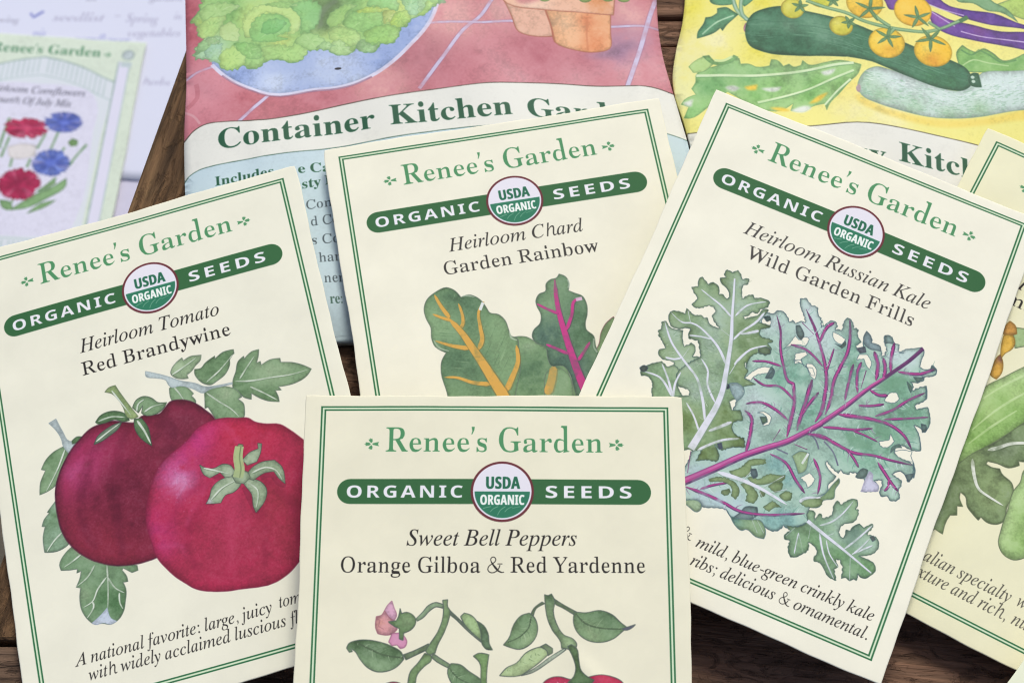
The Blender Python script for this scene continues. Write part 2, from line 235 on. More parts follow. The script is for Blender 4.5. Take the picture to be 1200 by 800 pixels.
ITAL = read_face({
    'a': (342, (50,-8,26,-3,8,10,-3,33,-7,64,0,119,18,175,49,228,90,274,121,298,152,312,183,316,208,312,224,300,232,280,241,309,292,309,231,90,222,44,224,37,233,35,252,46,282,80,291,72,256,27,224,1,195,-8,180,-5,171,6,168,23,174,57,191,118,154,62,119,23,85,0), (82,33,98,37,116,48,152,87,185,141,210,201,217,230,219,257,215,280,204,294,185,299,154,291,124,266,96,226,74,175,58,122,53,73,56,51,66,37)),
    'b': (341, (82,-8,46,-5,18,6,1,20,-5,36,-2,50,88,404,92,424,93,437,91,446,86,452,61,455,50,455,54,467,94,472,123,479,156,487,162,485,163,480,103,251,137,287,174,309,214,316,251,310,280,289,299,258,306,218,301,177,287,137,266,99,238,64,204,35,166,12,125,-3), (95,9,132,17,168,40,199,75,224,119,241,167,246,211,242,241,230,264,211,279,186,283,155,276,126,254,102,217,83,167,54,66,50,38,55,22,70,13)),
    'c': (299, (99,-8,70,-5,46,6,26,23,6,60,-1,109,3,142,12,175,27,207,48,237,73,264,102,286,150,309,199,316,228,313,249,302,262,286,267,267,264,251,258,239,247,231,233,228,217,231,207,240,204,255,207,268,214,279,218,284,220,289,215,297,197,299,162,292,130,271,101,238,79,196,64,150,59,107,63,73,76,46,96,29,122,23,157,29,192,49,228,82,238,71,193,27,146,1)),
    'd': (355, (61,-8,32,-3,10,13,-4,39,-9,73,-5,107,5,143,22,181,44,217,70,250,99,279,122,296,146,307,169,314,192,316,225,311,242,293,273,416,275,426,275,436,274,445,268,451,243,455,233,455,236,467,276,472,306,479,338,487,343,485,345,480,344,473,343,468,240,81,236,60,234,44,238,34,250,30,273,43,306,81,317,72,288,36,263,11,240,-3,217,-8,198,-4,186,7,183,27,187,61,201,112,167,59,133,21,99,-1), (91,28,109,31,127,43,165,85,199,142,223,204,229,233,232,259,229,277,223,289,212,298,198,300,165,292,132,268,101,229,75,178,57,124,51,78,54,57,62,41,74,31)),
    'e': (288, (89,-7,50,0,21,21,2,54,-4,99,-1,131,9,165,25,199,46,231,72,259,101,283,148,308,195,316,222,313,242,303,254,287,258,266,252,239,236,213,208,189,147,161,61,142,57,118,56,98,60,66,72,44,92,30,119,26,151,32,185,50,221,81,231,71,198,36,165,12,128,-2), (64,158,124,173,168,199,188,221,200,245,204,271,201,286,193,295,180,298,159,294,137,280,115,258,95,230,78,196)),
    'f': (199, (-48,-153,-65,-150,-79,-142,-88,-130,-91,-116,-89,-100,-80,-90,-66,-87,-50,-92,-44,-108,-46,-119,-49,-127,-47,-132,-42,-134,-24,-128,-10,-108,2,-74,13,-25,71,283,7,283,12,304,75,304,83,340,104,403,135,449,160,470,187,483,216,487,240,483,259,473,271,458,275,439,272,422,261,412,243,408,229,411,221,420,218,435,219,441,221,447,224,455,219,465,206,469,182,459,163,431,148,383,132,304,210,304,207,283,128,283,101,150,67,7,50,-45,33,-85,9,-123,-18,-146)),
    'g': (286, (63,-153,16,-148,-21,-131,-44,-106,-52,-75,-42,-39,-13,-6,36,24,13,39,6,57,10,70,21,84,58,121,32,141,15,165,10,195,15,226,29,256,51,281,80,301,114,314,152,318,177,315,206,307,246,296,289,296,289,266,243,266,248,236,243,203,229,174,207,149,179,130,146,118,110,113,82,116,66,101,60,87,73,70,112,54,159,38,194,19,216,-6,223,-40,218,-71,203,-99,179,-122,147,-139,108,-150), (111,129,132,133,151,146,167,165,180,190,188,219,191,249,188,272,179,288,165,299,147,302,127,298,108,285,92,265,78,241,69,212,66,182,71,153,86,135), (75,-132,119,-128,151,-114,170,-92,176,-60,173,-45,163,-31,132,-10,94,5,52,18,18,-7,-3,-34,-9,-64,-4,-94,12,-115,38,-128)),
    'h': (403, (304,-7,279,-2,260,11,247,33,243,60,246,99,256,151,271,221,279,257,281,283,278,305,268,319,251,323,225,317,199,300,173,272,141,221,124,172,87,0,25,0,112,415,118,451,113,468,97,479,71,482,66,482,72,510,195,510,169,387,156,331,142,275,150,275,178,315,209,343,241,360,274,366,305,361,328,347,341,324,346,291,343,262,334,218,316,138,310,101,308,68,310,50,318,39,331,36,352,39,374,51,386,32,344,3)),
    'i': (178, (122,394,110,396,98,404,91,415,88,428,91,441,98,452,110,460,122,463,135,460,147,452,155,441,157,428,155,414,147,403,136,396), (33,-8,15,-4,4,8,0,29,3,53,11,86,55,241,58,254,60,264,57,275,50,282,17,287,20,299,65,305,96,310,124,316,129,314,131,308,130,303,128,296,63,79,58,52,61,37,72,32,96,45,130,84,140,74,102,28,67,1)),
    'j': (174, (124,394,112,396,100,404,93,415,90,428,93,441,100,452,112,460,124,463,137,460,149,452,157,441,159,428,157,414,149,403,138,396), (-50,-153,-69,-150,-84,-141,-93,-127,-97,-111,-94,-96,-86,-86,-73,-83,-55,-89,-50,-107,-50,-117,-51,-126,-49,-133,-42,-135,-27,-123,-11,-88,5,-26,25,67,61,248,62,256,62,263,61,275,55,282,19,287,21,300,61,305,89,310,118,316,125,314,126,306,73,57,49,-35,21,-101,0,-130,-24,-147)),
    'k': (340, (218,-7,201,-3,187,9,161,63,120,161,78,129,41,0,-13,0,103,414,106,435,104,446,98,452,71,455,62,455,66,468,109,474,140,481,158,486,169,487,174,485,175,480,172,465,84,157,195,240,221,263,230,280,222,290,197,294,203,306,337,306,334,293,332,293,292,284,246,255,164,193,214,73,229,47,238,38,248,36,272,47,301,79,311,69,286,35,261,11,238,-3)),
    'l': (173, (32,-7,18,-5,7,2,0,12,-2,26,2,54,13,99,98,412,101,433,99,446,92,453,58,459,60,471,104,476,134,482,163,487,170,485,171,481,168,465,62,84,56,50,59,38,68,34,90,46,122,82,133,72,105,37,77,12,52,-3)),
    'm': (550, (410,-7,391,-3,380,10,376,31,384,78,424,218,430,255,426,270,411,275,393,270,371,258,348,237,325,210,279,137,251,72,228,0,175,0,235,203,245,257,241,270,227,275,214,272,196,263,155,230,134,206,113,179,86,129,63,70,40,0,-13,0,50,212,58,243,61,263,59,275,51,281,17,287,19,300,94,310,113,315,123,316,128,314,130,308,129,303,128,296,91,177,139,238,184,281,226,307,263,316,286,311,299,298,304,277,299,241,285,184,329,242,371,283,411,307,449,316,471,311,484,298,489,275,486,253,479,222,436,65,434,57,433,50,436,39,445,35,457,38,469,48,483,64,499,87,508,76,476,30,443,2)),
    'n': (364, (222,-9,208,-6,198,1,191,12,189,28,196,65,216,140,236,216,242,254,238,269,225,275,211,272,195,263,159,232,123,189,93,142,67,82,42,0,-12,0,53,221,62,263,60,273,53,280,23,285,17,285,19,297,67,303,100,310,130,316,133,314,133,308,93,177,142,238,188,281,229,306,263,315,285,311,298,299,302,278,300,252,293,222,254,88,247,64,245,49,249,37,259,34,282,48,312,91,322,83,290,32,256,1)),
    'o': (351, (105,-8,61,-1,26,22,3,57,-4,102,0,140,14,178,35,215,61,247,93,276,128,298,165,312,201,316,234,313,261,303,283,286,300,264,310,237,314,206,310,172,299,138,282,105,260,73,233,46,203,23,155,0), (113,11,140,17,166,32,190,55,211,85,229,119,243,155,252,192,255,226,251,258,240,281,222,294,197,299,165,291,132,268,103,231,78,183,61,132,56,83,60,52,71,30,89,16)),
    'p': (341, (-96,-149,-93,-137,-66,-133,-49,-126,-38,-111,-29,-87,54,235,58,249,60,262,58,274,52,281,16,285,19,298,62,303,93,309,124,316,129,314,130,310,128,299,112,250,149,287,187,309,226,316,260,310,286,292,302,263,308,226,303,185,290,144,270,105,243,69,212,38,177,13,140,-2,101,-7,72,-4,50,5,30,-81,23,-113,26,-124,36,-132,77,-138,73,-149), (101,9,128,14,155,30,180,53,202,82,221,116,235,153,245,191,248,228,245,253,235,271,220,282,199,286,166,278,136,253,110,213,91,162,66,64,64,51,62,40,67,23,79,13)),
    'q': (340, (81,-150,83,-138,120,-133,138,-120,152,-82,203,105,168,57,131,22,94,1,57,-6,29,-1,8,16,-6,43,-10,79,-6,116,5,154,23,191,47,226,74,257,103,282,150,307,195,316,223,311,243,298,254,276,263,309,315,309,210,-71,203,-97,201,-112,204,-125,211,-132,246,-138,253,-138,251,-150), (90,30,117,36,147,57,178,92,209,145,232,201,239,248,236,269,228,285,215,295,198,298,175,294,151,281,128,260,106,235,87,205,72,173,57,126,52,82,54,59,62,43,74,33)),
    'r': (224, (-13,0,46,209,56,259,53,272,47,279,13,284,15,297,59,304,90,310,118,316,124,314,124,308,89,179,137,255,177,301,208,316,220,314,229,307,235,297,237,283,234,266,226,253,214,243,200,240,180,248,173,257,170,268,118,199,75,110,41,0)),
    's': (249, (78,-8,53,-6,32,-1,6,6,-4,4,-9,-4,-22,-4,-7,106,4,105,10,65,24,35,45,16,71,10,93,14,110,26,122,45,126,69,120,93,104,120,83,147,63,175,46,206,40,238,46,269,63,294,90,311,123,316,147,315,166,310,193,302,205,305,209,314,220,314,207,214,195,214,188,251,175,278,156,294,130,299,115,296,102,287,94,275,91,261,97,237,116,208,136,181,155,154,173,122,179,89,176,63,166,40,151,20,130,5,106,-5)),
    't': (187, (33,-8,15,-4,4,7,1,26,2,44,7,62,66,283,19,283,22,297,63,313,100,344,136,392,151,392,126,304,183,304,177,283,120,283,66,78,60,45,63,34,72,31,93,43,124,79,134,68,99,26,66,0)),
    'u': (364, (46,-8,28,-5,15,4,7,18,4,38,8,69,19,116,50,228,54,247,56,265,53,276,47,283,13,287,15,300,59,306,90,311,119,316,125,315,128,312,127,304,125,296,71,107,62,74,59,54,64,38,79,32,100,38,124,54,150,81,177,115,203,156,227,203,247,255,261,309,314,309,255,92,246,47,250,36,260,32,284,45,315,84,324,75,291,29,257,1,222,-8,204,-4,192,7,189,27,199,81,220,153,171,82,127,32,86,2)),
    'v': (297, (61,-8,50,171,45,231,36,265,21,281,-1,286,-6,286,-3,299,28,305,52,310,69,315,79,316,93,284,102,188,109,58,164,117,205,170,232,213,240,239,231,254,216,270,209,288,211,300,218,309,228,315,240,317,253,314,264,306,270,292,273,275,260,226,222,163,159,85,75,-8)),
    'w': (446, (48,-8,44,175,41,234,33,268,20,284,0,289,-3,289,-2,300,30,306,54,312,70,316,80,317,92,281,97,171,98,91,238,317,250,317,275,71,323,128,373,195,385,221,389,240,376,259,366,272,363,287,365,299,371,308,380,314,392,316,404,313,414,305,420,291,422,273,413,232,386,180,340,117,240,-8,230,-8,205,221,60,-8)),
    'x': (279, (154,-8,138,-5,126,3,117,23,107,58,94,121,46,54,8,9,-11,-2,-32,-6,-44,-4,-54,2,-60,11,-62,23,-60,34,-54,43,-45,49,-35,51,-18,46,-1,41,13,47,30,64,89,148,69,245,63,264,55,276,44,283,28,285,12,285,-3,283,-1,296,63,309,83,315,96,316,106,311,112,297,131,206,177,271,203,302,219,312,238,315,256,312,266,303,270,288,268,277,263,269,254,263,244,261,226,266,218,269,212,270,197,263,136,181,156,87,162,65,167,48,175,38,185,35,208,48,238,86,248,75,213,29,182,1)),
    'y': (270, (-44,-153,-58,-151,-68,-145,-75,-136,-77,-125,-75,-114,-69,-106,-60,-100,-48,-98,-30,-103,-9,-109,9,-99,34,-69,79,-7,44,175,36,216,29,244,21,263,11,276,-4,284,-24,287,-22,299,8,303,32,310,62,316,73,302,85,258,100,179,123,57,173,138,200,186,213,213,217,233,213,249,201,260,190,268,186,276,184,288,186,299,192,308,202,314,214,316,228,313,239,304,247,291,249,273,239,223,208,158,175,102,133,35,86,-34,39,-94,-6,-137,-26,-149)),
    'z': (266, (143,-8,114,-5,75,3,13,15,-7,11,-27,-1,-31,-3,-34,-5,-40,-3,-42,3,-32,19,189,261,149,257,106,264,71,271,56,269,44,263,26,238,15,244,27,276,41,298,56,311,74,315,103,313,140,306,176,298,199,296,217,298,232,306,250,316,255,314,257,308,256,303,250,295,26,50,65,54,115,48,157,41,179,46,196,61,210,86,220,81,198,24,187,8,175,-2)),
    'A': (464, (-85,0,-82,13,-53,18,-26,32,0,56,107,182,356,475,369,475,353,58,356,37,366,24,384,16,411,13,409,0,221,0,224,13,229,13,256,16,273,26,282,46,285,78,288,158,133,158,124,156,116,150,65,90,40,56,32,36,34,24,43,17,79,13,75,0), (143,183,289,183,298,367)),
    'B': (439, (-34,0,-30,13,-27,13,0,17,19,27,32,45,42,73,126,385,132,420,129,434,120,443,104,449,81,451,85,465,256,465,311,461,355,449,386,429,404,401,410,365,403,327,382,296,346,270,297,251,332,234,356,211,371,181,376,145,370,104,351,68,320,39,279,18,229,4,171,0), (193,259,238,262,274,271,303,287,323,309,336,336,340,369,334,401,319,424,292,437,255,442,223,440,210,430,201,410,188,365,163,269,165,264,170,261), (153,21,197,25,234,36,263,56,284,82,297,114,301,152,294,190,274,217,241,232,194,237,163,235,155,231,150,222,109,73,106,58,105,44,108,32,116,25)),
    'C': (471, (218,-10,164,-4,117,13,78,41,49,78,31,125,26,179,31,227,46,276,70,322,102,365,139,402,181,433,227,456,274,470,321,475,363,470,412,457,430,453,443,458,453,470,467,470,439,332,425,332,426,343,426,353,419,395,400,427,370,446,328,453,287,447,246,430,208,404,174,370,146,328,124,281,109,229,105,175,109,129,121,91,140,60,167,37,199,23,236,19,280,24,322,40,361,66,399,103,412,91,369,46,323,15,274,-4)),
    'D': (507, (-36,0,-32,13,-28,13,-1,16,18,26,31,43,42,73,126,385,132,419,129,433,120,443,104,449,81,451,85,465,263,465,325,459,378,442,421,413,453,375,472,328,479,272,473,219,457,169,430,122,393,82,348,48,294,22,234,5,167,0), (170,22,223,28,270,44,310,70,342,103,368,144,386,189,397,237,401,287,397,334,384,373,364,403,335,425,298,438,254,443,222,439,212,433,205,423,193,387,113,89,105,49,109,36,120,28,140,24)),
    'E': (454, (-34,0,-30,13,-28,13,0,16,18,25,31,43,42,73,126,385,132,419,129,433,120,443,104,449,81,451,85,465,440,465,420,364,409,364,409,367,407,394,402,414,391,427,373,436,309,442,252,442,222,439,213,434,207,426,196,396,159,260,216,260,259,264,289,275,308,296,321,326,334,326,287,161,275,161,277,187,272,220,264,229,253,234,214,237,154,237,112,83,107,62,105,47,108,36,116,28,153,24,199,24,244,26,281,34,313,48,341,67,365,94,386,128,400,128,351,0)),
    'F': (406, (-31,0,-27,13,-24,13,10,18,21,25,30,36,45,73,129,385,135,419,132,433,123,443,107,449,84,451,88,465,421,465,400,355,387,355,388,361,388,367,383,403,369,425,344,437,307,441,254,441,231,440,218,435,207,418,195,373,165,258,203,258,258,264,277,272,292,284,305,302,316,325,330,325,285,156,271,156,273,173,274,190,271,212,262,226,244,233,212,235,159,235,116,69,113,56,112,44,115,29,125,19,169,12,168,0)),
    'G': (542, (245,-10,183,-4,130,13,86,42,54,80,34,127,27,181,32,230,47,278,71,325,102,367,139,404,181,435,227,457,276,470,327,475,373,471,414,459,447,446,465,442,487,448,503,469,514,469,484,327,472,327,464,364,450,395,428,420,401,438,369,449,331,453,291,448,253,435,218,413,173,366,137,306,114,239,106,173,111,126,124,86,146,53,175,30,212,15,255,11,288,15,319,26,342,43,354,64,378,158,381,173,383,185,380,199,369,208,322,214,325,227,518,227,514,214,493,213,476,208,465,200,457,188,450,171,443,146,416,35,362,10,305,-5)),
    'H': (521, (-34,0,-30,13,-28,13,6,18,18,25,27,36,42,73,126,385,132,419,129,433,120,443,104,449,81,451,85,465,270,465,267,451,264,451,238,448,219,439,205,421,194,390,166,285,163,271,169,262,185,259,357,259,373,262,381,274,410,385,416,419,413,433,404,443,389,449,365,451,369,465,555,465,551,451,545,451,520,448,502,439,489,421,479,392,396,80,391,60,389,45,392,31,401,21,417,16,440,13,437,0,251,0,255,13,257,13,291,18,303,25,312,36,326,73,364,212,365,217,365,222,360,232,343,234,172,234,156,231,148,220,111,80,106,60,104,45,107,31,116,21,132,16,155,13,152,0)),
    'I': (245, (-31,0,-27,13,-24,13,10,18,21,25,30,36,45,73,129,385,135,419,132,433,123,443,107,449,84,451,88,465,275,465,272,451,267,451,241,448,224,439,211,421,200,392,116,80,110,45,113,31,122,21,137,16,161,13,157,0)),
    'J': (257, (22,-10,-8,-6,-32,7,-46,26,-51,49,-49,64,-41,76,-30,84,-16,87,-3,84,8,78,15,67,17,55,16,47,14,40,11,26,15,14,28,9,42,14,51,26,59,47,68,77,148,379,156,420,152,435,142,443,96,450,101,465,293,465,289,451,262,449,244,441,232,425,222,398,152,134,130,71,102,26,79,6,52,-6)),
    'K': (454, (-34,0,-30,13,-28,13,6,18,18,25,27,36,42,73,126,385,132,419,129,433,120,443,104,449,81,451,85,465,269,465,265,451,259,451,236,449,219,441,207,425,196,396,161,265,160,261,159,256,164,250,172,253,336,385,365,413,375,434,366,447,339,451,335,451,338,465,501,465,496,452,493,452,464,446,431,426,336,354,223,264,355,69,375,44,394,27,414,16,438,13,435,0,236,0,240,13,244,13,277,18,285,26,287,37,282,55,268,79,168,228,159,233,153,231,150,224,110,75,105,46,108,30,118,20,135,16,162,13,158,0)),
    'L': (449, (-24,0,-21,13,-18,13,9,16,28,26,41,43,52,73,135,385,140,405,142,419,139,433,130,443,114,449,91,451,94,465,279,465,274,452,248,449,230,440,216,422,206,393,125,92,118,64,116,51,118,37,126,29,165,24,212,24,260,26,298,33,328,45,354,65,377,94,399,132,412,132,368,0)),
    'M': (590, (-36,0,-32,13,3,18,15,25,25,36,40,73,128,385,134,419,131,433,122,443,106,449,83,451,87,465,212,465,261,108,496,465,624,465,620,451,615,451,589,448,572,439,559,421,548,392,465,80,460,60,458,45,461,31,470,21,486,16,509,13,506,0,322,0,325,11,359,18,371,26,381,39,397,83,480,392,219,0,210,0,157,393,77,103,66,48,69,31,78,21,94,16,118,13,114,0)),
    'N': (501, (338,-11,154,373,75,84,70,60,68,43,71,29,80,20,122,13,118,0,-34,0,-30,13,-3,16,17,25,31,43,42,73,130,393,132,401,132,408,129,423,120,438,105,448,86,451,81,451,85,465,182,465,353,108,427,381,433,405,435,422,431,436,422,445,380,451,383,465,536,465,532,451,498,447,485,440,475,429,460,392,351,-11)),
    'O': (517, (200,-10,149,-5,105,11,70,36,43,70,27,112,21,162,26,207,38,253,58,296,84,338,116,376,151,409,191,436,232,457,276,470,319,475,370,469,413,453,448,427,473,393,489,351,494,302,491,265,482,227,468,189,449,152,426,117,400,85,371,56,340,32,296,9,250,-5), (201,10,235,15,268,29,298,51,327,80,353,114,375,153,393,196,407,240,416,286,418,331,412,384,393,423,373,441,349,451,320,455,284,449,248,434,214,408,182,374,154,333,130,286,106,211,99,174,97,137,104,83,125,43,145,25,171,14)),
    'P': (403, (-34,0,-30,13,-27,13,0,16,18,25,31,42,42,73,126,385,132,419,129,434,120,443,104,449,81,451,85,465,267,465,318,461,358,448,386,427,403,398,408,361,403,323,385,289,357,261,320,240,274,227,221,222,159,222,151,220,147,214,107,64,106,55,105,46,108,30,119,20,165,13,161,0), (193,242,235,246,270,257,297,275,317,299,329,329,332,364,327,400,311,425,283,440,244,445,227,443,215,438,207,426,199,405,161,263,159,253,165,244)),
    'R': (451, (-34,0,-30,13,-27,13,0,17,19,27,32,45,42,73,126,385,132,420,129,434,120,443,104,449,81,451,85,465,281,465,343,458,388,438,407,418,419,393,423,364,415,320,390,284,348,256,289,235,351,85,366,53,381,31,398,18,419,13,422,13,418,0,314,0,221,228,206,228,176,229,152,231,114,89,106,46,109,30,118,20,133,15,154,13,162,13,158,0), (202,250,245,253,281,263,309,280,330,303,342,331,347,363,341,398,323,423,293,438,251,443,224,440,209,427,197,398,158,253,179,251)),
    'S': (369, (153,-9,108,-5,58,10,49,13,42,13,25,8,15,-8,3,-8,26,146,38,146,42,106,52,72,69,46,90,26,116,15,146,11,170,14,192,23,210,38,224,57,233,79,236,105,228,139,207,174,183,201,154,232,122,267,102,297,92,325,88,353,92,386,105,416,125,440,152,459,184,471,222,475,253,473,281,466,303,459,313,457,328,461,338,473,351,473,330,336,319,336,313,387,296,424,268,446,232,453,200,448,175,433,160,408,154,376,158,356,168,334,201,291,231,259,263,224,284,195,297,162,301,126,296,89,282,57,259,29,229,8,194,-5)),
    'T': (420, (50,0,52,13,58,13,97,19,110,28,121,41,139,89,228,417,230,429,226,438,212,441,194,441,156,438,126,432,102,420,84,404,70,381,59,352,44,353,74,465,461,465,439,350,426,350,427,361,427,371,423,404,410,425,386,437,346,441,318,441,305,437,298,423,208,93,198,43,202,28,212,19,230,15,257,13,265,13,261,0)),
    'U': (491, (200,-10,158,-6,121,5,92,24,69,48,56,78,52,113,55,142,64,181,119,388,125,420,122,435,112,444,95,449,68,452,71,465,267,465,265,452,258,452,230,448,210,436,196,414,185,381,135,193,123,142,119,109,125,73,144,46,175,29,216,23,252,27,284,38,311,55,332,79,350,118,370,181,416,355,426,412,424,431,415,443,399,449,373,452,375,465,532,465,530,452,520,452,498,448,480,438,467,420,458,396,447,357,396,163,377,106,354,62,325,29,291,7,250,-6)),
    'V': (437, (80,-10,96,395,94,422,86,439,69,448,44,451,38,451,40,465,226,465,223,453,218,453,191,449,174,439,166,419,162,387,149,95,384,375,409,409,418,430,415,441,406,447,371,451,373,465,516,465,512,451,510,451,492,447,473,434,426,384,95,-10)),
    'W': (593, (83,-10,99,394,96,422,87,439,69,449,40,453,42,465,229,465,226,453,220,453,193,449,177,439,168,419,165,387,153,116,321,355,323,396,321,422,312,439,296,449,272,452,267,452,270,465,448,465,444,452,410,447,400,439,394,425,388,378,377,120,545,372,564,406,570,431,558,446,522,452,527,465,667,465,664,452,662,452,643,448,624,434,582,381,319,-10,306,-10,320,310,95,-10)),
    'X': (459, (-62,0,-58,11,-29,19,2,36,34,64,199,230,153,371,132,421,121,434,107,444,89,450,65,452,60,452,64,465,269,465,266,451,255,451,231,448,217,440,212,425,220,388,258,279,365,382,390,412,399,433,389,447,359,452,351,452,355,465,516,465,511,452,510,452,488,448,467,436,415,392,267,251,318,90,338,40,349,28,361,20,379,15,402,13,408,13,404,0,195,0,197,13,210,13,244,18,254,26,257,40,256,57,251,75,209,199,99,90,73,59,64,35,71,22,89,14,119,11,115,0)),
    'Y': (412, (48,0,52,12,95,18,108,25,118,34,130,66,167,201,105,366,81,418,68,434,53,444,36,449,13,451,17,465,218,465,214,451,172,445,163,437,160,423,162,409,167,393,224,235,332,358,366,400,375,415,377,427,374,438,364,445,347,449,322,451,326,465,486,465,482,450,463,446,443,433,392,383,235,205,197,66,194,53,193,40,196,26,208,17,258,12,254,0)),
    'Z': (459, (-11,0,-11,10,353,439,228,439,190,437,158,431,133,420,112,403,95,381,81,352,68,352,103,465,454,465,454,457,87,27,206,27,279,30,324,41,357,64,378,91,398,128,411,128,370,0)),
})
SANS = read_face({
    'O': (534, (267,-7,218,-3,176,7,139,24,108,48,83,76,63,111,45,171,39,241,45,311,63,371,83,405,108,433,139,456,176,473,219,484,268,487,317,484,360,473,396,456,427,433,452,405,471,370,490,310,496,240,490,171,471,110,452,76,427,47,396,24,360,7,317,-3), (267,79,307,83,338,98,361,122,382,173,389,240,382,308,361,359,338,383,307,398,268,402,229,398,198,383,175,359,159,327,149,287,146,240,149,194,159,154,175,122,198,98,229,83)),
    'R': (443, (60,0,60,480,200,480,260,476,308,464,345,444,371,416,386,380,392,336,388,305,379,278,365,256,346,237,302,209,443,0,330,0,216,184,162,184,162,0), (162,267,195,267,238,271,267,283,283,304,289,333,283,362,266,382,236,393,193,396,162,396)),
    'G': (486, (262,-7,196,0,141,21,97,56,65,105,45,166,39,240,46,311,68,371,91,405,119,433,153,456,215,479,289,486,327,484,365,478,432,457,398,375,348,394,289,402,247,397,212,381,183,357,162,325,148,285,144,238,147,194,156,155,173,123,197,98,229,83,269,78,305,80,333,85,333,185,242,185,242,269,433,269,433,21,354,1,311,-5)),
    'A': (463, (0,0,169,482,293,482,463,0,354,0,319,114,144,114,109,0), (170,199,295,199,259,311,251,340,240,375,232,407,223,374,212,336,204,311)),
    'N': (546, (60,0,60,480,189,480,397,120,399,120,396,187,394,253,394,480,486,480,486,0,357,0,148,363,145,363,149,294,151,226,151,0)),
    'I': (261, (21,0,21,58,80,85,80,395,21,422,21,480,240,480,240,422,181,395,181,85,240,58,240,0)),
    'C': (428, (255,-7,208,-3,168,7,133,24,103,47,80,76,62,110,45,170,39,239,46,307,65,367,97,417,141,455,177,472,218,483,264,486,300,484,335,477,404,453,371,370,317,392,290,399,264,402,228,397,198,382,175,358,157,325,147,285,144,238,147,191,156,152,172,120,195,97,226,83,264,78,323,85,386,103,386,18,324,-1)),
    'S': (370, (167,-7,95,1,31,22,31,117,102,90,138,80,175,77,207,81,228,92,240,108,244,128,237,153,217,172,150,207,114,225,77,253,61,272,48,293,39,319,36,350,41,390,56,423,80,450,113,470,152,482,199,486,235,484,270,478,341,453,308,373,249,394,195,402,170,398,151,388,140,373,136,353,141,330,158,313,226,277,289,241,312,220,329,196,340,168,343,133,338,93,323,59,297,31,262,10,219,-2)),
    'E': (376, (60,0,60,480,336,480,336,396,162,396,162,291,324,291,324,208,162,208,162,84,336,84,336,0)),
    'D': (497, (60,0,60,480,211,480,281,473,342,453,376,432,404,406,427,374,444,336,455,293,458,244,454,187,441,138,419,96,389,61,337,27,273,7,196,0), (162,84,206,84,258,90,300,109,329,141,347,185,353,242,349,290,337,329,318,359,291,380,257,392,216,396,162,396)),
    'U': (507, (252,-7,193,-1,145,15,107,42,79,78,63,121,57,171,57,480,158,480,158,186,165,136,183,103,213,85,255,79,297,85,327,105,344,138,349,187,349,480,451,480,451,169,445,122,429,80,401,44,363,16,313,-1)),
})


def thin(g, amt=34.0):
    "take weight off the upright stems of a bold face, leaving the hairlines"
    out = {}
    for ch, (adv, cont) in g.items():
        segs = []
        for c in cont:
            d = np.roll(c, -1, 0)
            segs.append(np.c_[c, d])
        S = np.vstack(segs)
        res = []
        for c in cont:
            # split long edges so that thickness is read along them
            area = 0.5 * np.sum(c[:, 0] * np.roll(c[:, 1], -1) - np.roll(c[:, 0], -1) * c[:, 1])
            nx_, pv = np.roll(c, -1, 0), np.roll(c, 1, 0)
            e1, e2 = c - pv, nx_ - c
            e1 = e1 / (np.hypot(e1[:, 0], e1[:, 1])[:, None] + 1e-9)
            e2 = e2 / (np.hypot(e2[:, 0], e2[:, 1])[:, None] + 1e-9)
            # pick for each vertex the more upright of its two edges
            up = np.where((np.abs(e1[:, 1]) > np.abs(e2[:, 1]))[:, None], e1, e2)
            new = c.copy()
            for i, (x, y) in enumerate(c):
                inward = -up[i, 1]     # filled side lies to the left of a counter-clockwise edge
                if abs(inward) < 0.35:
                    continue
                yy = y + (0.5 if up[i] is e1[i] else 0.5)
                best = 400.0
                for dy in (-9, 9):
                    q = y + dy
                    m = ((S[:, 1] <= q) & (S[:, 3] > q)) | ((S[:, 3] <= q) & (S[:, 1] > q))
                    if not m.any():
                        continue
                    sx = S[m, 0] + (q - S[m, 1]) / (S[m, 3] - S[m, 1]) * (S[m, 2] - S[m, 0])
                    dx = (sx - x) * (1 if inward > 0 else -1)
                    dx = dx[dx > 14]
                    if len(dx):
                        best = min(best, dx.min())
                disp = min(max((best - 52) * 0.3, 0), amt)
                new[i, 0] += disp * (1 if inward > 0 else -1) * min(1, abs(inward) * 1.2)
            res.append(new)
        out[ch] = (adv - 8, res)
    return out


ORIENT = np.sign(sum(0.5 * np.sum(c[:, 0] * np.roll(c[:, 1], -1) - np.roll(c[:, 0], -1) * c[:, 1]) for c in BOLD['I'][1]))
if ORIENT < 0:
    for G in (BOLD, ITAL, SANS):
        for k in G:
            G[k] = (G[k][0], [c[::-1] for c in G[k][1]])
ROMAN = thin(BOLD, 37)
NAME = thin(BOLD, 21)
ITAL['h'] = thin({'h': ITAL['h']}, 16)['h']


def disc(x, y, r, n=20, ry=None):
    a = np.linspace(0, 2 * np.pi, n, endpoint=False)
    return np.c_[x + r * np.cos(a), y + (ry or r) * np.sin(a)]


def box(x0, y0, x1, y1):
    return np.array([(x0, y0), (x1, y0), (x1, y1), (x0, y1)], float)


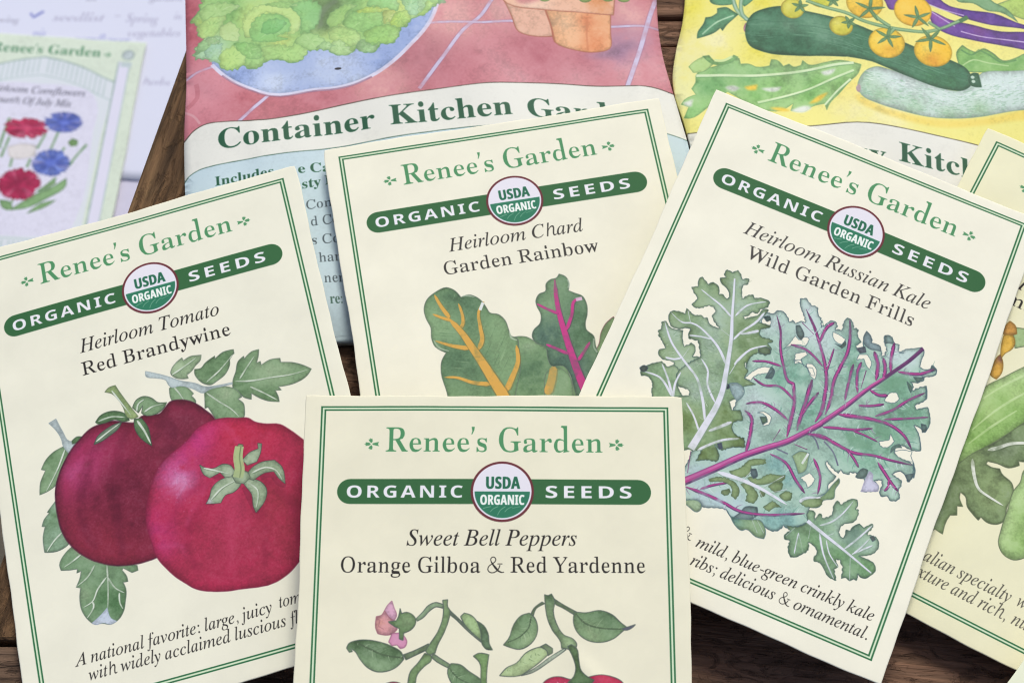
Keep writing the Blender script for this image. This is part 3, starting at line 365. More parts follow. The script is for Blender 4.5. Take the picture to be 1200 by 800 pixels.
def ribbon(p, w0, w1=None, wm=None, tip=0.0):
    "outline of a stroke whose width runs from w0 over wm to w1"
    p = np.asarray(p, float)
    w1 = w0 if w1 is None else w1
    d = np.gradient(p, axis=0)
    d /= (np.hypot(d[:, 0], d[:, 1])[:, None] + 1e-9)
    nrm = np.c_[-d[:, 1], d[:, 0]]
    s = np.r_[0, np.cumsum(np.hypot(*np.diff(p, axis=0).T))]
    s = s / max(s[-1], 1e-9)
    w = w0 + (w1 - w0) * s if wm is None else np.interp(s, [0, .5, 1], [w0, wm, w1])
    if tip:
        w = w * np.clip(.22 + np.minimum(s, 1 - s) / tip, 0, 1)
    return np.vstack([p + nrm * w[:, None] / 2, (p - nrm * w[:, None] / 2)[::-1]])


def extra(ch, italic, wt):
    "punctuation shared by the serif faces"
    if ch == "'":
        return 130, [np.array([(35, 690), (130, 690), (115, 600), (60, 490), (35, 470), (30, 480), (55, 570)], float)]
    if ch == ',':
        return 240, [np.vstack([disc(115, 45, 52, 14)[:9], [(70, 20), (60, 45)]]), np.array([(165, 50), (160, -40), (85, -130), (70, -118), (115, -50), (95, 10)], float)]
    if ch == '.':
        return 240, [disc(115, 45, 54, 14)]
    if ch == ':':
        return 270, [disc(125, 45, 54, 14), disc(145 if italic else 125, 395, 54, 14)]
    if ch == ';':
        a = extra(',', italic, wt)[1]
        return 270, a + [disc(140, 395, 54, 14)]
    if ch == '-':
        return 320, [box(40, 195, 280, 250)]
    if ch == '&':
        bowl = ribbon(smooth([(610, 330), (560, 180), (450, 60), (300, -5), (150, 25), (75, 130), (120, 270), (250, 370), (380, 460), (425, 560), (370, 655), (280, 670), (205, 600), (215, 490), (300, 350), (430, 190), (560, 60), (700, 5), (790, 25)], False, 5), 40, 34)
        thick = ribbon(smooth([(215, 490), (300, 350), (430, 190), (560, 60), (680, 10)], False, 5), 34, 50, 92)
        return 800, [bowl, thick, ribbon(np.array([(500, 372), (720, 372)], float), 34)]
    return 260, []


def glyphs(text, font, italic=False, track=0.0):
    x, out = 0.0, []
    for ch in text:
        if ch == ' ':
            x += 235 + track
            continue
        adv, cont = font[ch] if ch in font else extra(ch, italic, 1)
        out.append([c + (x, 0) for c in cont])
        x += adv + track
    return out, x - track


# ------------------------------------------------------------------ printing press: ink on a sheet
class Sheet:
    def __init__(s, x0, y0, x1, y1, res, paper):
        s.x0, s.y0, s.x1, s.y1, s.res = x0, y0, x1, y1, res
        s.w, s.h = int((x1 - x0) * res), int((y1 - y0) * res)
        s.img = np.empty((s.h, s.w, 3), np.float32)
        s.img[:] = paper
        s.art = []

    def px(s, p):
        return (np.asarray(p, float) - (s.x0, s.y0)) * s.res

    def cover(s, polys, pad=6, ss=4):
        "anti-aliased coverage (non-zero winding) of closed outlines"
        P = [s.px(p) for p in polys if len(p) > 2]
        if not P:
            return None
        al = np.vstack(P)
        X0, Y0 = max(0, int(al[:, 0].min()) - pad), max(0, int(al[:, 1].min()) - pad)
        X1, Y1 = min(s.w, int(al[:, 0].max()) + pad + 1), min(s.h, int(al[:, 1].max()) + pad + 1)
        W, Hh = X1 - X0, Y1 - Y0
        if W < 2 or Hh < 2:
            return None
        E = np.vstack([np.c_[p, np.roll(p, -1, 0)] for p in P]) - (X0, Y0, X0, Y0)
        E[:, 1] *= ss
        E[:, 3] *= ss
        sg = np.where(E[:, 3] > E[:, 1], 1.0, -1.0)
        lo, hi = np.minimum(E[:, 1], E[:, 3]), np.maximum(E[:, 1], E[:, 3])
        r0 = np.clip(np.ceil(lo - .5).astype(int), 0, Hh * ss)
        r1 = np.clip(np.ceil(hi - .5).astype(int), 0, Hh * ss)
        n = np.maximum(r1 - r0, 0)
        idx = np.repeat(np.arange(len(E)), n)
        if len(idx) == 0:
            return None
        row = np.arange(len(idx)) - np.repeat(np.cumsum(n) - n, n) + r0[idx]
        e = E[idx]
        x = e[:, 0] + (row + .5 - e[:, 1]) / (e[:, 3] - e[:, 1]) * (e[:, 2] - e[:, 0])
        x = np.clip(x, 0, W - 1.001)
        ix = x.astype(int)
        fx = x - ix
        acc = np.zeros(Hh * ss * (W + 1))
        base = row * (W + 1) + ix
        acc += np.bincount(base, sg[idx] * (1 - fx), len(acc))
        acc += np.bincount(base + 1, sg[idx] * fx, len(acc))
        acc = np.cumsum(acc.reshape(Hh * ss, W + 1), axis=1)[:, :W]
        m = np.clip(np.abs(acc), 0, 1).reshape(Hh, ss, W).mean(1).astype(np.float32)
        return m, (slice(Y0, Y1), slice(X0, X1))

    def noise(s, N, sl, seed):
        yy = (np.arange(sl[0].start, sl[0].stop) + seed * 137) % NT
        xx = (np.arange(sl[1].start, sl[1].stop) + seed * 311) % NT
        return N[np.ix_(yy, xx)]

    def put(s, m, sl, col):
        v = s.img[sl]
        v += (col - v) * m[..., None]

    def flat(s, polys, col, a=1.0):
        r = s.cover(polys)
        if r is not None:
            s.put(r[0] * a, r[1], col)

    def wash(s, poly, col, wash=.07, edge=.22, ew=.5, spots=(), line=None, lw=.16, la=.75, a=1.0, raw=False, seed=0, art=False, soft=0, grain=.03, corner=70, col2=None, amt=.6):
        "one watercolour shape: blotchy pigment, darker rim, dropped-in spots, pen outline"
        if isinstance(poly, np.ndarray):
            poly = [poly]
        poly = [p if raw else smooth(p, corner=corner) for p in poly]
        r = s.cover(poly)
        if r is None:
            return
        m, sl = r
        if soft:
            m = blur(m, soft * s.res)
        seed = seed or int(abs(poly[0][0][0] * 7 + poly[0][0][1] * 13)) % 97
        nb, nm, nf = s.noise(N_BLOT, sl, seed), s.noise(N_MID, sl, seed), s.noise(N_FINE, sl, seed)
        c = np.empty(m.shape + (3,), np.float32)
        c[:] = col
        if col2 is not None:
            g = np.clip(.5 + .42 * nb + .38 * nm, 0, 1) * amt
            c += (np.asarray(col2, np.float32) - c) * g[..., None]
        if spots:
            yy = (np.arange(sl[0].start, sl[0].stop) + .5) / s.res + s.y0
            xx = (np.arange(sl[1].start, sl[1].stop) + .5) / s.res + s.x0
            for (pt, rad, sc, sa) in spots:
                q = np.asarray(pt, float).reshape(-1, 2)
                for (px_, py_) in q:
                    dx = (xx[None, :] - px_) / rad
                    dy = (yy[:, None] - py_) / rad
                    gg = np.exp(-(dx * dx + dy * dy) * 1.4) * (1 + .25 * nm)
                    c += (sc - c) * np.clip(gg * sa, 0, 1)[..., None]
        k = 1 - wash * (.45 * nb + .45 * nm) - grain * nf
        if edge:
            b = blur(m, ew * s.res)
            k = k - edge * np.clip((m - b) * 2.0, 0, 1)
        # pigment thins towards the paper rather than towards white
        c = np.clip(np.where(k[..., None] < 1, c * k[..., None], c + (1 - c) * (k[..., None] - 1) * .6), 0, 1)
        s.put(m * a, sl, c)
        if line is not None:
            for p in poly:
                q = np.vstack([p, p[:1]])
                s.pen(q, lw, line, la)
        if art:
            s.art.append(poly[0])

    def pen(s, p, w0, col, a=1.0, w1=None, wm=None, sm=False, tip=0.0, soft=0.0, vary=.12):
        p = np.asarray(p, float)
        if sm:
            p = smooth(p, False, 5)
        if len(p) < 2:
            return
        keep = np.r_[True, np.hypot(*np.diff(p, axis=0).T) > 1e-4]
        p = p[keep]
        if len(p) < 2:
            return
        r = s.cover([ribbon(p, w0, w1, wm, tip)], pad=6 + int(3 * soft * s.res))
        if r is None:
            return
        m, sl = r
        nm = s.noise(N_MID, sl, 5)
        if soft:
            m = blur(m, soft * s.res)
        s.put(np.clip(m * a * (1 - vary * nm), 0, 1), sl, col)

    def vein(s, p, w0, w1, col, a=.9, shade=None):
        p = smooth(np.asarray(p, float), False, 5)
        if shade is not None:
            s.pen(p + (.1, -.13), w0 * 1.25, shade, .5, w1 * 1.25, tip=.1)
        s.pen(p, w0, col, a, w1, tip=.1, vary=.22)

    def text(s, t, font, xl, xr, yb, size, col, italic=False, track=0.0, a=1.0, arc=None, slope=0.0):
        "set a line between xl and xr (mm); size is the em height in mm"
        gl, adv = glyphs(t, font, italic, track)
        k = (xr - xl) / adv
        polys = []
        for g in gl:
            for c in g:
                q = np.c_[xl + c[:, 0] * k, yb + c[:, 1] * size / 1000.0 + c[:, 0] * k * slope]
                if arc is not None:
                    q[:, 1] += arc(q[:, 0])
                polys.append(q)
        r = s.cover(polys)
        if r is None:
            return
        s.put(r[0] * a, r[1], col)

    def image(s, name):
        px = np.ones((s.h, s.w, 4), np.float32)
        fy = (np.arange(s.h) * 3 % NT)
        px[..., :3] = np.clip(s.img, 0, 1)
        im = bpy.data.images.new(name, s.w, s.h)
        im.pixels.foreach_set(px.ravel())
        im.update()
        im.pack()
        return im


# ------------------------------------------------------------------ the artwork, in millimetres on each sheet
CREAM = rgb('ece5cf')
GREEN_LINE = rgb('2f6b45')
GREEN_BAND = rgb('35673f')
GREEN_NAME = rgb('4f9062')
INK = rgb('2b2928')
PX0, PX1, PY0, PY1 = -41.01, 41.01, -117.84, 2.51


def ymap(ch, cap, xh, asc, desc):
    if ch.islower():
        return lambda y: np.interp(y, [-217, 0, 473, 690], [-desc, 0, xh, asc])
    return lambda y: y * cap / 676.0


def line_of_type(sh, t, font, xl, xr, yb, cap, xh, asc, desc, col, italic=False, track=0.0, a=1.0, slope=0.0, arc=None, only=None, bold=0.0, face=None):
    gl, adv = glyphs(t, font, italic, track)
    k = (xr - xl) / adv
    chars = [c for c in t if c != ' ']
    polys = []
    for ch, g in zip(chars, gl):
        f = ymap(ch, cap, xh, asc, desc)
        for c in g:
            q = np.c_[xl + c[:, 0] * k, yb + f(c[:, 1]) + c[:, 0] * k * slope]
            if arc is not None:
                q[:, 1] += arc(q[:, 0])
            polys.append(q)
    r = sh.cover(polys)
    if r is None:
        return
    m, sl = r
    if bold:
        m = np.clip(blur(m, 1) * (1 + bold), 0, 1)
    sh.put(m * a, sl, col)


def ornament(sh, x, y, d, col):
    "four little leaves round a stem"
    for ang, L in ((0, 1.75), (72, 1.5), (-72, 1.5), (180, 1.5)):
        a = math.radians(ang if d > 0 else 180 - ang)
        c, s_ = math.cos(a), math.sin(a)
        leaf = np.array([(.25, 0), (.6, .32), (L * .8, .42), (L * .78, .1), (L, 0), (L * .78, -.1), (L * .8, -.42), (.6, -.32)])
        if ang == 180:
            leaf = np.array([(.1, .16), (L, .5), (L * .85, 0), (L, -.5), (.1, -.16)])
        sh.flat([np.c_[x + leaf[:, 0] * c - leaf[:, 1] * s_, y + leaf[:, 0] * s_ + leaf[:, 1] * c]], col, .95)


BAN = None
SEAL_C = (1.74, -19.44)
SEAL_R = 6.75


def pill(x0, x1, yc, h):
    t = np.linspace(-np.pi / 2, np.pi / 2, 16)
    return np.vstack([np.c_[x1 - h + h * np.cos(t), yc + h * np.sin(t)], np.c_[x0 + h - h * np.cos(t), yc - h * np.sin(t)]])


BAN = pill(-33.55, 33.51, -19.44, 2.78)


def packet_front(paper=CREAM, band=GREEN_BAND, res=12):
    sh = Sheet(PX0, PY0, PX1, PY1, res, paper)
    nb = sh.noise(N_BLOT, (slice(0, sh.h), slice(0, sh.w)), 3)
    sh.img *= (1 + .006 * nb)[..., None]
    # the double green rule round the front, pale green between its lines
    for (i, w, c) in ((.0, 1.10, rgb('d9e8cb')), ):
        for b in (box(-37.7, -1.1, 37.7, 0), box(-37.7, -113.93, 37.7, -112.83), box(-37.7, -113.93, -36.6, 0), box(36.6, -113.93, 37.7, 0)):
            sh.flat([b], c)
    for i in (0.0, .74):
        x, yt, yb, w = 37.7 - i, -i, -113.93 + i, .36
        for b in (box(-x, yt - w, x, yt), box(-x, yb, x, yb + w), box(-x, yb, -x + w, yt), box(x - w, yb, x, yt)):
            sh.flat([b], GREEN_LINE)
    # name of the firm
    line_of_type(sh, "Renee's Garden", NAME, -23.63, 23.46, -10.47, 5.55, 3.1, 6.3, 1.6, GREEN_NAME, track=6)
    ornament(sh, -26.4, -8.75, -1, GREEN_NAME)
    ornament(sh, 26.2, -8.75, 1, GREEN_NAME)
    # organic band and round seal
    sh.flat([BAN], band)
    white = rgb('eceaf2')
    sh.text('ORGANIC', SANS, -31.75, -6.55, -20.82, 3.8, white, track=110)
    sh.text('SEEDS', SANS, 10.75, 29.55, -20.82, 3.8, white, track=130)
    cx, cy = SEAL_C
    sh.flat([disc(cx, cy, SEAL_R, 64)], rgb('6a3038'))
    sh.flat([disc(cx, cy, SEAL_R - .5, 64)], rgb('e6e3ee'))
    t = np.linspace(np.pi, 2 * np.pi, 40)
    low = np.c_[cx + (SEAL_R - .85) * np.cos(t), cy + (SEAL_R - .85) * np.sin(t)]
    low[:, 1] = np.minimum(low[:, 1], cy)
    sh.flat([low], rgb('2f7a5e'))
    for k in range(5):
        x0 = cx - 3.6 + k * 1.55
        sh.pen([(x0 - .5, cy - 5.3 + abs(k - 2) * .75), (x0 + .1, cy - 4.2 + abs(k - 2) * .3), (x0 + 1.2, cy - 3.35)], .13, rgb('83b59a'), .8, sm=True)
    for o_ in (-.09, 0, .09):
        sh.text('USDA', SANS, cx - 3.6 + o_, cx + 3.75 + o_, cy + .62, 3.75, rgb('25694f'), track=22)
    for o_ in (-.07, 0, .07):
        sh.text('ORGANIC', SANS, cx - 4.75 + o_, cx + 4.75 + o_, cy - 2.95, 3.1, rgb('f2f5f2'), track=22)
    return sh


def titles(sh, l1, a, l2, b, ink=INK):
    "variety in italic over its name in roman; a and b are the end points of the base lines"
    line_of_type(sh, l1, ITAL, a[0], a[2], (a[1] + a[3]) / 2, 3.4, 2.3, 3.55, 1.2, ink, True, track=6)
    line_of_type(sh, l2, ROMAN, b[0], b[2], (b[1] + b[3]) / 2, 3.4, 2.3, 3.6, 1.15, ink, track=4)


def blurb(sh, t, p, col=INK, k=1.0):
    line_of_type(sh, t, ITAL, p[0], p[2], (p[1] + p[3]) / 2, 2.75 * k, 1.8 * k, 2.95 * k, .95 * k, col, True, track=6)


LEAF = rgb('83a07b')
LEAF_D = rgb('5f8059')
LEAF_L = rgb('a3b996')
PENG = rgb('6a7772')
STEMB = rgb('bccacc')
PALEV = rgb('d3dccf')


def leaf(sh, p, col=LEAF, veins=(), spots=(), vc=PALEV, vw=.42, line=PENG, **kw):
    kw.setdefault('art', True)
    kw.setdefault('col2', mix(col, LEAF_D, .35))
    sh.wash(p, col, wash=.06, edge=.22, line=line, lw=.15, la=.7, spots=spots, corner=48, **kw)
    for v in veins:
        sh.vein(v, vw, vw * .5, vc, .85, rgb('5a7058'))


def art_tomato():
    sh = packet_front(rgb('ebe9d8'))
    titles(sh, 'Heirloom Tomato', (-16.71, -31.03, 16.51, -31.55), 'Red Brandywine', (-17.44, -37.12, 17.93, -37.19))
    # sprig of leaves
    leaf(sh, M(58,-837,88,-807,116,-792,120,-809,154,-796,188,-801,205,-804,197,-829,168,-852,151,-870,124,-885,127,-904,94,-897,65,-879,52,-855), LEAF_L, [M(57,-864,118,-840,179,-812)])
    leaf(sh, M(162,-866,190,-870,214,-850,265,-827,262,-842,305,-819,354,-820,353,-842,334,-852,322,-895,290,-936,251,-955,221,-966,195,-954,167,-918,158,-888), LEAF, [M(204,-946,275,-904,342,-847)], [(M(224,-873,301,-842), 3, LEAF_D, .8)])
    leaf(sh, M(321,-975,343,-933,363,-885,394,-867,392,-882,432,-855,467,-854,457,-890,444,-918,462,-915,462,-935,504,-920,552,-926,551,-947,600,-962,650,-993,680,-1020,653,-1048,593,-1068,537,-1067,517,-1064,527,-1084,500,-1078,507,-1115,506,-1138,457,-1119,421,-1092,392,-1061,386,-1090,358,-1073,339,-1048,316,-1018), LEAF,
         [M(331,-980,397,-998,493,-1009,589,-1021,666,-1019), M(353,-975,397,-926,441,-881), M(392,-1026,451,-1079,500,-1128)],
         [(M(366,-940,351,-1021), 2.6, LEAF_D, .8), (M(464,-1086), 3, LEAF_D, .8), (M(541,-979,471,-980), 4, LEAF_L, .5)])
    leaf(sh, M(33,-927,55,-914,94,-930,118,-953,137,-986,125,-994,140,-1026,133,-1047,70,-1027,32,-985), LEAF, [M(56,-930,74,-967,88,-1006)])
    leaf(sh, M(184,-997,232,-981,286,-993,335,-1031,346,-1066,327,-1071,347,-1097,346,-1135,337,-1166,306,-1183,214,-1155,197,-1097,188,-1071,173,-1074,179,-1037), LEAF, [M(194,-1000,245,-1062,291,-1114,317,-1160)], [(M(281,-1022), 3, LEAF_L, .6)])
    sh.wash(M(-59,-809,-15,-834,36,-866,86,-902,156,-939,187,-963,261,-978,316,-981,318,-991,273,-989,210,-987,181,-996,138,-962,81,-930,46,-927,32,-907,26,-884,-19,-857,-61,-836), STEMB, edge=.15, line=rgb('93a3a8'), art=True)
    # left leaves behind the fruit
    leaf(sh, M(-487,-1063,-534,-1075,-576,-1104,-603,-1144,-584,-1154,-615,-1204,-627,-1264,-588,-1257,-544,-1237,-486,-1176,-466,-1107,-468,-1076), LEAF, [M(-482,-1079,-525,-1157,-595,-1255)], [(M(-544,-1098), 3, LEAF_D, .5)])
    leaf(sh, M(-562,-1314,-586,-1336,-606,-1356,-597,-1362,-625,-1387,-639,-1416,-625,-1421,-641,-1466,-644,-1541,-591,-1552,-534,-1534,-508,-1498,-541,-1357), rgb('8fac92'), [M(-555,-1470,-597,-1501,-634,-1541)], [(M(-586,-1380), 3, LEAF_D, .5)])
    leaf(sh, M(-520,-1548,-554,-1570,-588,-1618,-585,-1645,-549,-1654,-513,-1659,-519,-1677,-498,-1673,-511,-1708,-532,-1741,-513,-1749,-523,-1789,-523,-1853,-504,-1900,-478,-1930,-446,-1935,-408,-1950,-373,-1938,-344,-1905,-331,-1867,-319,-1807,-326,-1777,-305,-1779,-306,-1754,-321,-1722,-316,-1712,-281,-1744,-253,-1741,-253,-1717,-361,-1660), rgb('7c9a78'),
         [M(-383,-1678,-394,-1778,-410,-1872), M(-393,-1732,-441,-1778,-472,-1826,-514,-1841), M(-387,-1737,-363,-1794,-328,-1826), M(-436,-1663,-477,-1711,-529,-1738), M(-487,-1597,-538,-1622,-570,-1634), M(-472,-1826,-468,-1841,-506,-1893), M(-350,-1819,-355,-1867,-346,-1897)],
         [(M(-433,-1816,-368,-1863), 3.2, rgb('547a52'), .9), (M(-489,-1785), 3, LEAF_L, .4)])
    sh.wash(M(-412,-1871,-404,-1923,-381,-1943,-408,-1950,-442,-1934,-472,-1934,-490,-1922,-446,-1896), rgb('c3cede'), edge=.1, line=rgb('9aa9bd'), lw=.1)
    sh.wash(M(-536,-929,-500,-917,-479,-989,-456,-1045,-426,-1054,-437,-1078,-466,-1107,-487,-1063,-491,-1023,-511,-968), STEMB, edge=.14, line=rgb('93a3a8'), art=True)
    leaf(sh, M(-446,-1048,-420,-1034,-396,-1041,-413,-1062,-445,-1064), LEAF_D)
    # the two fruit
    back = M(-546,-1240,-527,-1194,-491,-1137,-452,-1088,-405,-1050,-358,-1018,-307,-1007,-252,-1008,-199,-1030,-146,-1046,-115,-1027,-74,-1030,-34,-1039,-2,-1016,23,-996,65,-997,110,-1017,146,-1049,174,-1085,202,-1124,209,-1236,94,-1336,-96,-1635,-134,-1696,-170,-1707,-204,-1710,-251,-1710,-310,-1701,-361,-1685,-417,-1655,-471,-1611,-511,-1563,-538,-1515,-554,-1463,-561,-1395,-560,-1314,-553,-1265)
    sh.wash(back, rgb('842843'), wash=.05, col2=rgb('862c40'), amt=.5, edge=.3, ew=1.6, line=rgb('4a1a30'), lw=.4, la=.7, art=True,
            spots=[(M(-402,-1164,-441,-1242), 7.5, rgb('b23a6d'), .75), (M(-266,-1182), 4.5, rgb('a5305a'), .7), (M(-469,-1196), 3.2, rgb('c05a8c'), .5), (M(-252,-1553,-390,-1570), 10, rgb('8c2a40'), .5), (M(-219,-1316,-323,-1363,-182,-1501), 7, rgb('6c2038'), .7), (M(30,-1113,-18,-1190,84,-1084), 6, rgb('752840'), .6)])
    front = M(-129,-1370,-157,-1435,-177,-1503,-181,-1574,-172,-1642,-169,-1681,-156,-1720,-130,-1767,-98,-1816,-59,-1859,-31,-1888,-1,-1908,49,-1928,112,-1945,158,-1951,329,-1965,387,-1943,442,-1903,528,-1843,583,-1741,606,-1617,611,-1412,570,-1347,527,-1290,487,-1248,416,-1223,378,-1202,355,-1177,309,-1163,250,-1145,203,-1141,153,-1148,115,-1163,82,-1191,43,-1217,-14,-1244,-68,-1280,-99,-1315)
    sh.wash(front, rgb('b02b50'), wash=.05, col2=rgb('a0304c'), amt=.5, edge=.24, ew=1.3, line=rgb('7c2040'), lw=.3, la=.6, art=True,
            spots=[(M(-12,-1372,-15,-1312), 5.5, rgb('c65a98'), .5), (M(-3,-1397), 3, rgb('d79cc6'), .7), (M(122,-1203,180,-1190,66,-1246), 4.5, rgb('c43a80'), .45), (M(-149,-1610,-150,-1537,-111,-1664), 4.5, rgb('bf3878'), .4), (M(410,-1595,395,-1771), 8, rgb('9c3046'), .7), (M(403,-1289,269,-1233), 5, rgb('bb2a48'), .6), (M(130,-1678,267,-1805,39,-1766), 8, rgb('a63450'), .5), (M(200,-1590), 5, rgb('b83c60'), .5)])
    rs = np.random.RandomState(4)
    for k in range(70):
        g = rs.normal(0, 1, 2) * (2.3, 3.2) + M(-10,-1380)[0]
        sh.flat([disc(g[0], g[1], .12 + .1 * rs.rand(), 6)], rgb('dcaed0'), .16)
    # brushed ribs over both fruit
    rs = np.random.RandomState(12)
    top = M(-157,-1026)[0]
    for p, c, w, al in ((M(-201,-1043,-338,-1115,-423,-1255,-454,-1456,-415,-1598), '5a1730', 2.6, .28), (M(-175,-1051,-251,-1172,-289,-1325,-304,-1501,-310,-1658), '5a1730', 3.0, .25), (M(-228,-1035,-397,-1090,-493,-1219,-522,-1363), 'a02c58', 1.8, .25), (M(-92,-1053,-3,-1103,5,-1174,-58,-1260), '571630', 2.6, .3), (M(11,-1023,76,-1051,137,-1100), '8c2c4a', 1.8, .3), (M(-548,-1399,-519,-1524,-446,-1625,-359,-1672), '9a3452', 1.2, .22),
                        (M(-274,-1059,-348,-1173,-370,-1315), 'b04470', 1.0, .3), (M(-212,-1108,-268,-1197,-272,-1301), '94304f', 1.2, .3)):
        sh.pen(p, w * .5, rgb(c), al, w * .5, w, sm=True, soft=.5, vary=.35)
    for p, c, w, al in ((M(228,-1445,59,-1548,-28,-1689,8,-1828), '8a1f42', 2.4, .26), (M(251,-1466,191,-1639,147,-1869), 'c04468', 2.2, .25), (M(298,-1510,329,-1694,292,-1883), '85203e', 2.6, .28), (M(365,-1479,467,-1648,450,-1831), '85203e', 2.6, .28), (M(292,-1292,258,-1214,227,-1159), 'd05080', 1.6, .3), (M(350,-1310,415,-1262,447,-1242), '90203c', 1.8, .3), (M(178,-1422,-10,-1476,-101,-1609), '9a2450', 1.6, .25), (M(-150,-1653,-112,-1671,-53,-1681,-37,-1743), 'd0588c', .8, .35), (M(136,-1424,37,-1520,-12,-1600), 'c24a78', 1.4, .28), (M(423,-1562,495,-1678,487,-1813), '942a44', 1.6, .3), (M(13,-1801,145,-1882,292,-1883), '942a44', 1.4, .25)):
        sh.pen(p, w * .5, rgb(c), al, w * .5, w, sm=True, soft=.45, vary=.35)
    for k in range(90):
        q = mix(M(-135,-1490)[0], M(442,-1771)[0], rs.rand()) + rs.normal(0, 1, 2) * (2, 6)
        t = rs.uniform(-.5, .5)
        if sh.img[int((q[1] - 1.8 - sh.y0) * sh.res), int((q[0] - sh.x0) * sh.res), 1] > .5:
            continue
        sh.pen(np.array([q, q + (math.sin(t) * .9, -math.cos(t) * 1.5)]), .12, rgb('d0507c') if rs.rand() < .5 else rgb('8c2040'), .16, vary=.4)
    # calyx of the back fruit
    lf = dict(art=False, line=rgb('3c4b44'))
    leaf(sh, M(-325,-990,-301,-966,-257,-957,-220,-966,-180,-997,-171,-1029,-199,-1028,-237,-1005,-286,-1008,-317,-1001), LEAF_D, [M(-312,-990,-248,-986,-189,-1008)], **lf)
    leaf(sh, M(-349,-1097,-330,-1065,-292,-1042,-241,-1027,-206,-1026,-224,-1051,-269,-1075,-314,-1092), rgb('7c8f7c'), [M(-337,-1085,-280,-1057,-217,-1030)], **lf)
    leaf(sh, M(-149,-1028,-116,-1034,-94,-1087,-92,-1137,-93,-1182,-122,-1151,-144,-1114,-155,-1065), LEAF_D, [M(-138,-1039,-114,-1100,-96,-1170)], vw=.6, **lf)
    leaf(sh, M(-148,-971,-125,-939,-92,-930,-53,-951,-30,-980,10,-992,-9,-1017,-47,-1035,-101,-1024,-112,-1009,-99,-974,-125,-1005), LEAF, [M(-98,-1009,-61,-994,-5,-995), M(-131,-995,-118,-961,-88,-947)], art=True, line=rgb('3c4b44'))
    leaf(sh, M(-259,-856,-238,-839,-206,-837,-199,-858,-174,-920,-149,-978,-128,-1023,-157,-1026,-179,-1011,-188,-959,-207,-906,-230,-872), rgb('a3b77e'), [M(-227,-858,-191,-938,-160,-1006)], art=True, line=rgb('5c6c58'))
    # calyx of the front fruit
    sh_ = rgb('6a1d38')
    for p in ('', ):
        sh.pen(M(123,-1387,178,-1422,227,-1452,166,-1485,116,-1536), 1.2, sh_, .35, sm=True)
        sh.pen(M(273,-1495,291,-1581,302,-1628,357,-1557), 1.2, sh_, .35, sm=True)
        sh.pen(M(352,-1475,400,-1474,430,-1528,455,-1542), 1.2, sh_, .3, sm=True)
    cal = rgb('a4b69b')

    def broader(p, k=1.32):
        "the same leaf, wider across its long axis"
        c = p.mean(0)
        far = p[np.argmax(np.hypot(p[:, 0] - c[0], p[:, 1] - c[1]))] - c
        far = far / np.hypot(far[0], far[1])
        side = np.array([-far[1], far[0]])
        return c + np.outer((p - c) @ far * 1.05, far) + np.outer((p - c) @ side * k, side)

    leaf(sh, broader(M(104,-1337,128,-1359,160,-1372,194,-1369,226,-1385,241,-1415,230,-1438,204,-1430,182,-1397,140,-1403,117,-1381)), cal, [M(115,-1355,171,-1387,220,-1416)], **lf)
    leaf(sh, broader(M(97,-1523,119,-1500,138,-1469,173,-1447,216,-1439,268,-1449,256,-1475,218,-1500,183,-1505,157,-1530,124,-1527)), cal, [M(120,-1512,175,-1473,240,-1456)], [(M(105,-1522), 1.2, rgb('d5d8d6'), .9)], **lf)
    leaf(sh, broader(M(277,-1459,306,-1468,342,-1494,355,-1535,341,-1582,302,-1625,298,-1598,302,-1540,287,-1492)), cal, [M(290,-1478,328,-1526,306,-1607)], **lf)
    leaf(sh, broader(M(300,-1444,330,-1416,372,-1408,418,-1420,444,-1458,450,-1530,429,-1501,412,-1465,376,-1456,333,-1469)), cal, [M(318,-1442,381,-1432,424,-1456,444,-1513)], **lf)
    leaf(sh, broader(M(292,-1368,330,-1345,369,-1338,373,-1317,389,-1322,374,-1355,349,-1385,307,-1391)), cal, **lf)
    leaf(sh, M(259,-1357,276,-1303,289,-1288,308,-1297,289,-1344,285,-1417,287,-1444,261,-1451,237,-1433,252,-1392), rgb('a8b884'), [], **lf)
    leaf(sh, broader(M(232,-1427,267,-1419,298,-1436,307,-1461,277,-1474,246,-1461)), cal, [], **lf)
    sh.pen(M(290,-1300,274,-1347,269,-1412,255,-1445), 2.0, rgb('a9ba86'), .95, 2.4, sm=True)
    sh.pen(M(297,-1302,281,-1349,275,-1414,262,-1447), .3, rgb('6f805c'), .7, sm=True)
    blurb(sh, 'A national favorite: large, juicy', (-29.09, -104.47, 14.26, -104.94))
    blurb(sh, 'tomatoes', (15.88, -104.20, 27.17, -104.23))
    blurb(sh, 'with widely acclaimed luscious', (-26.91, -108.55, 16.65, -108.51))
    blurb(sh, 'flavor.', (17.63, -108.56, 25.64, -108.74))
    return sh


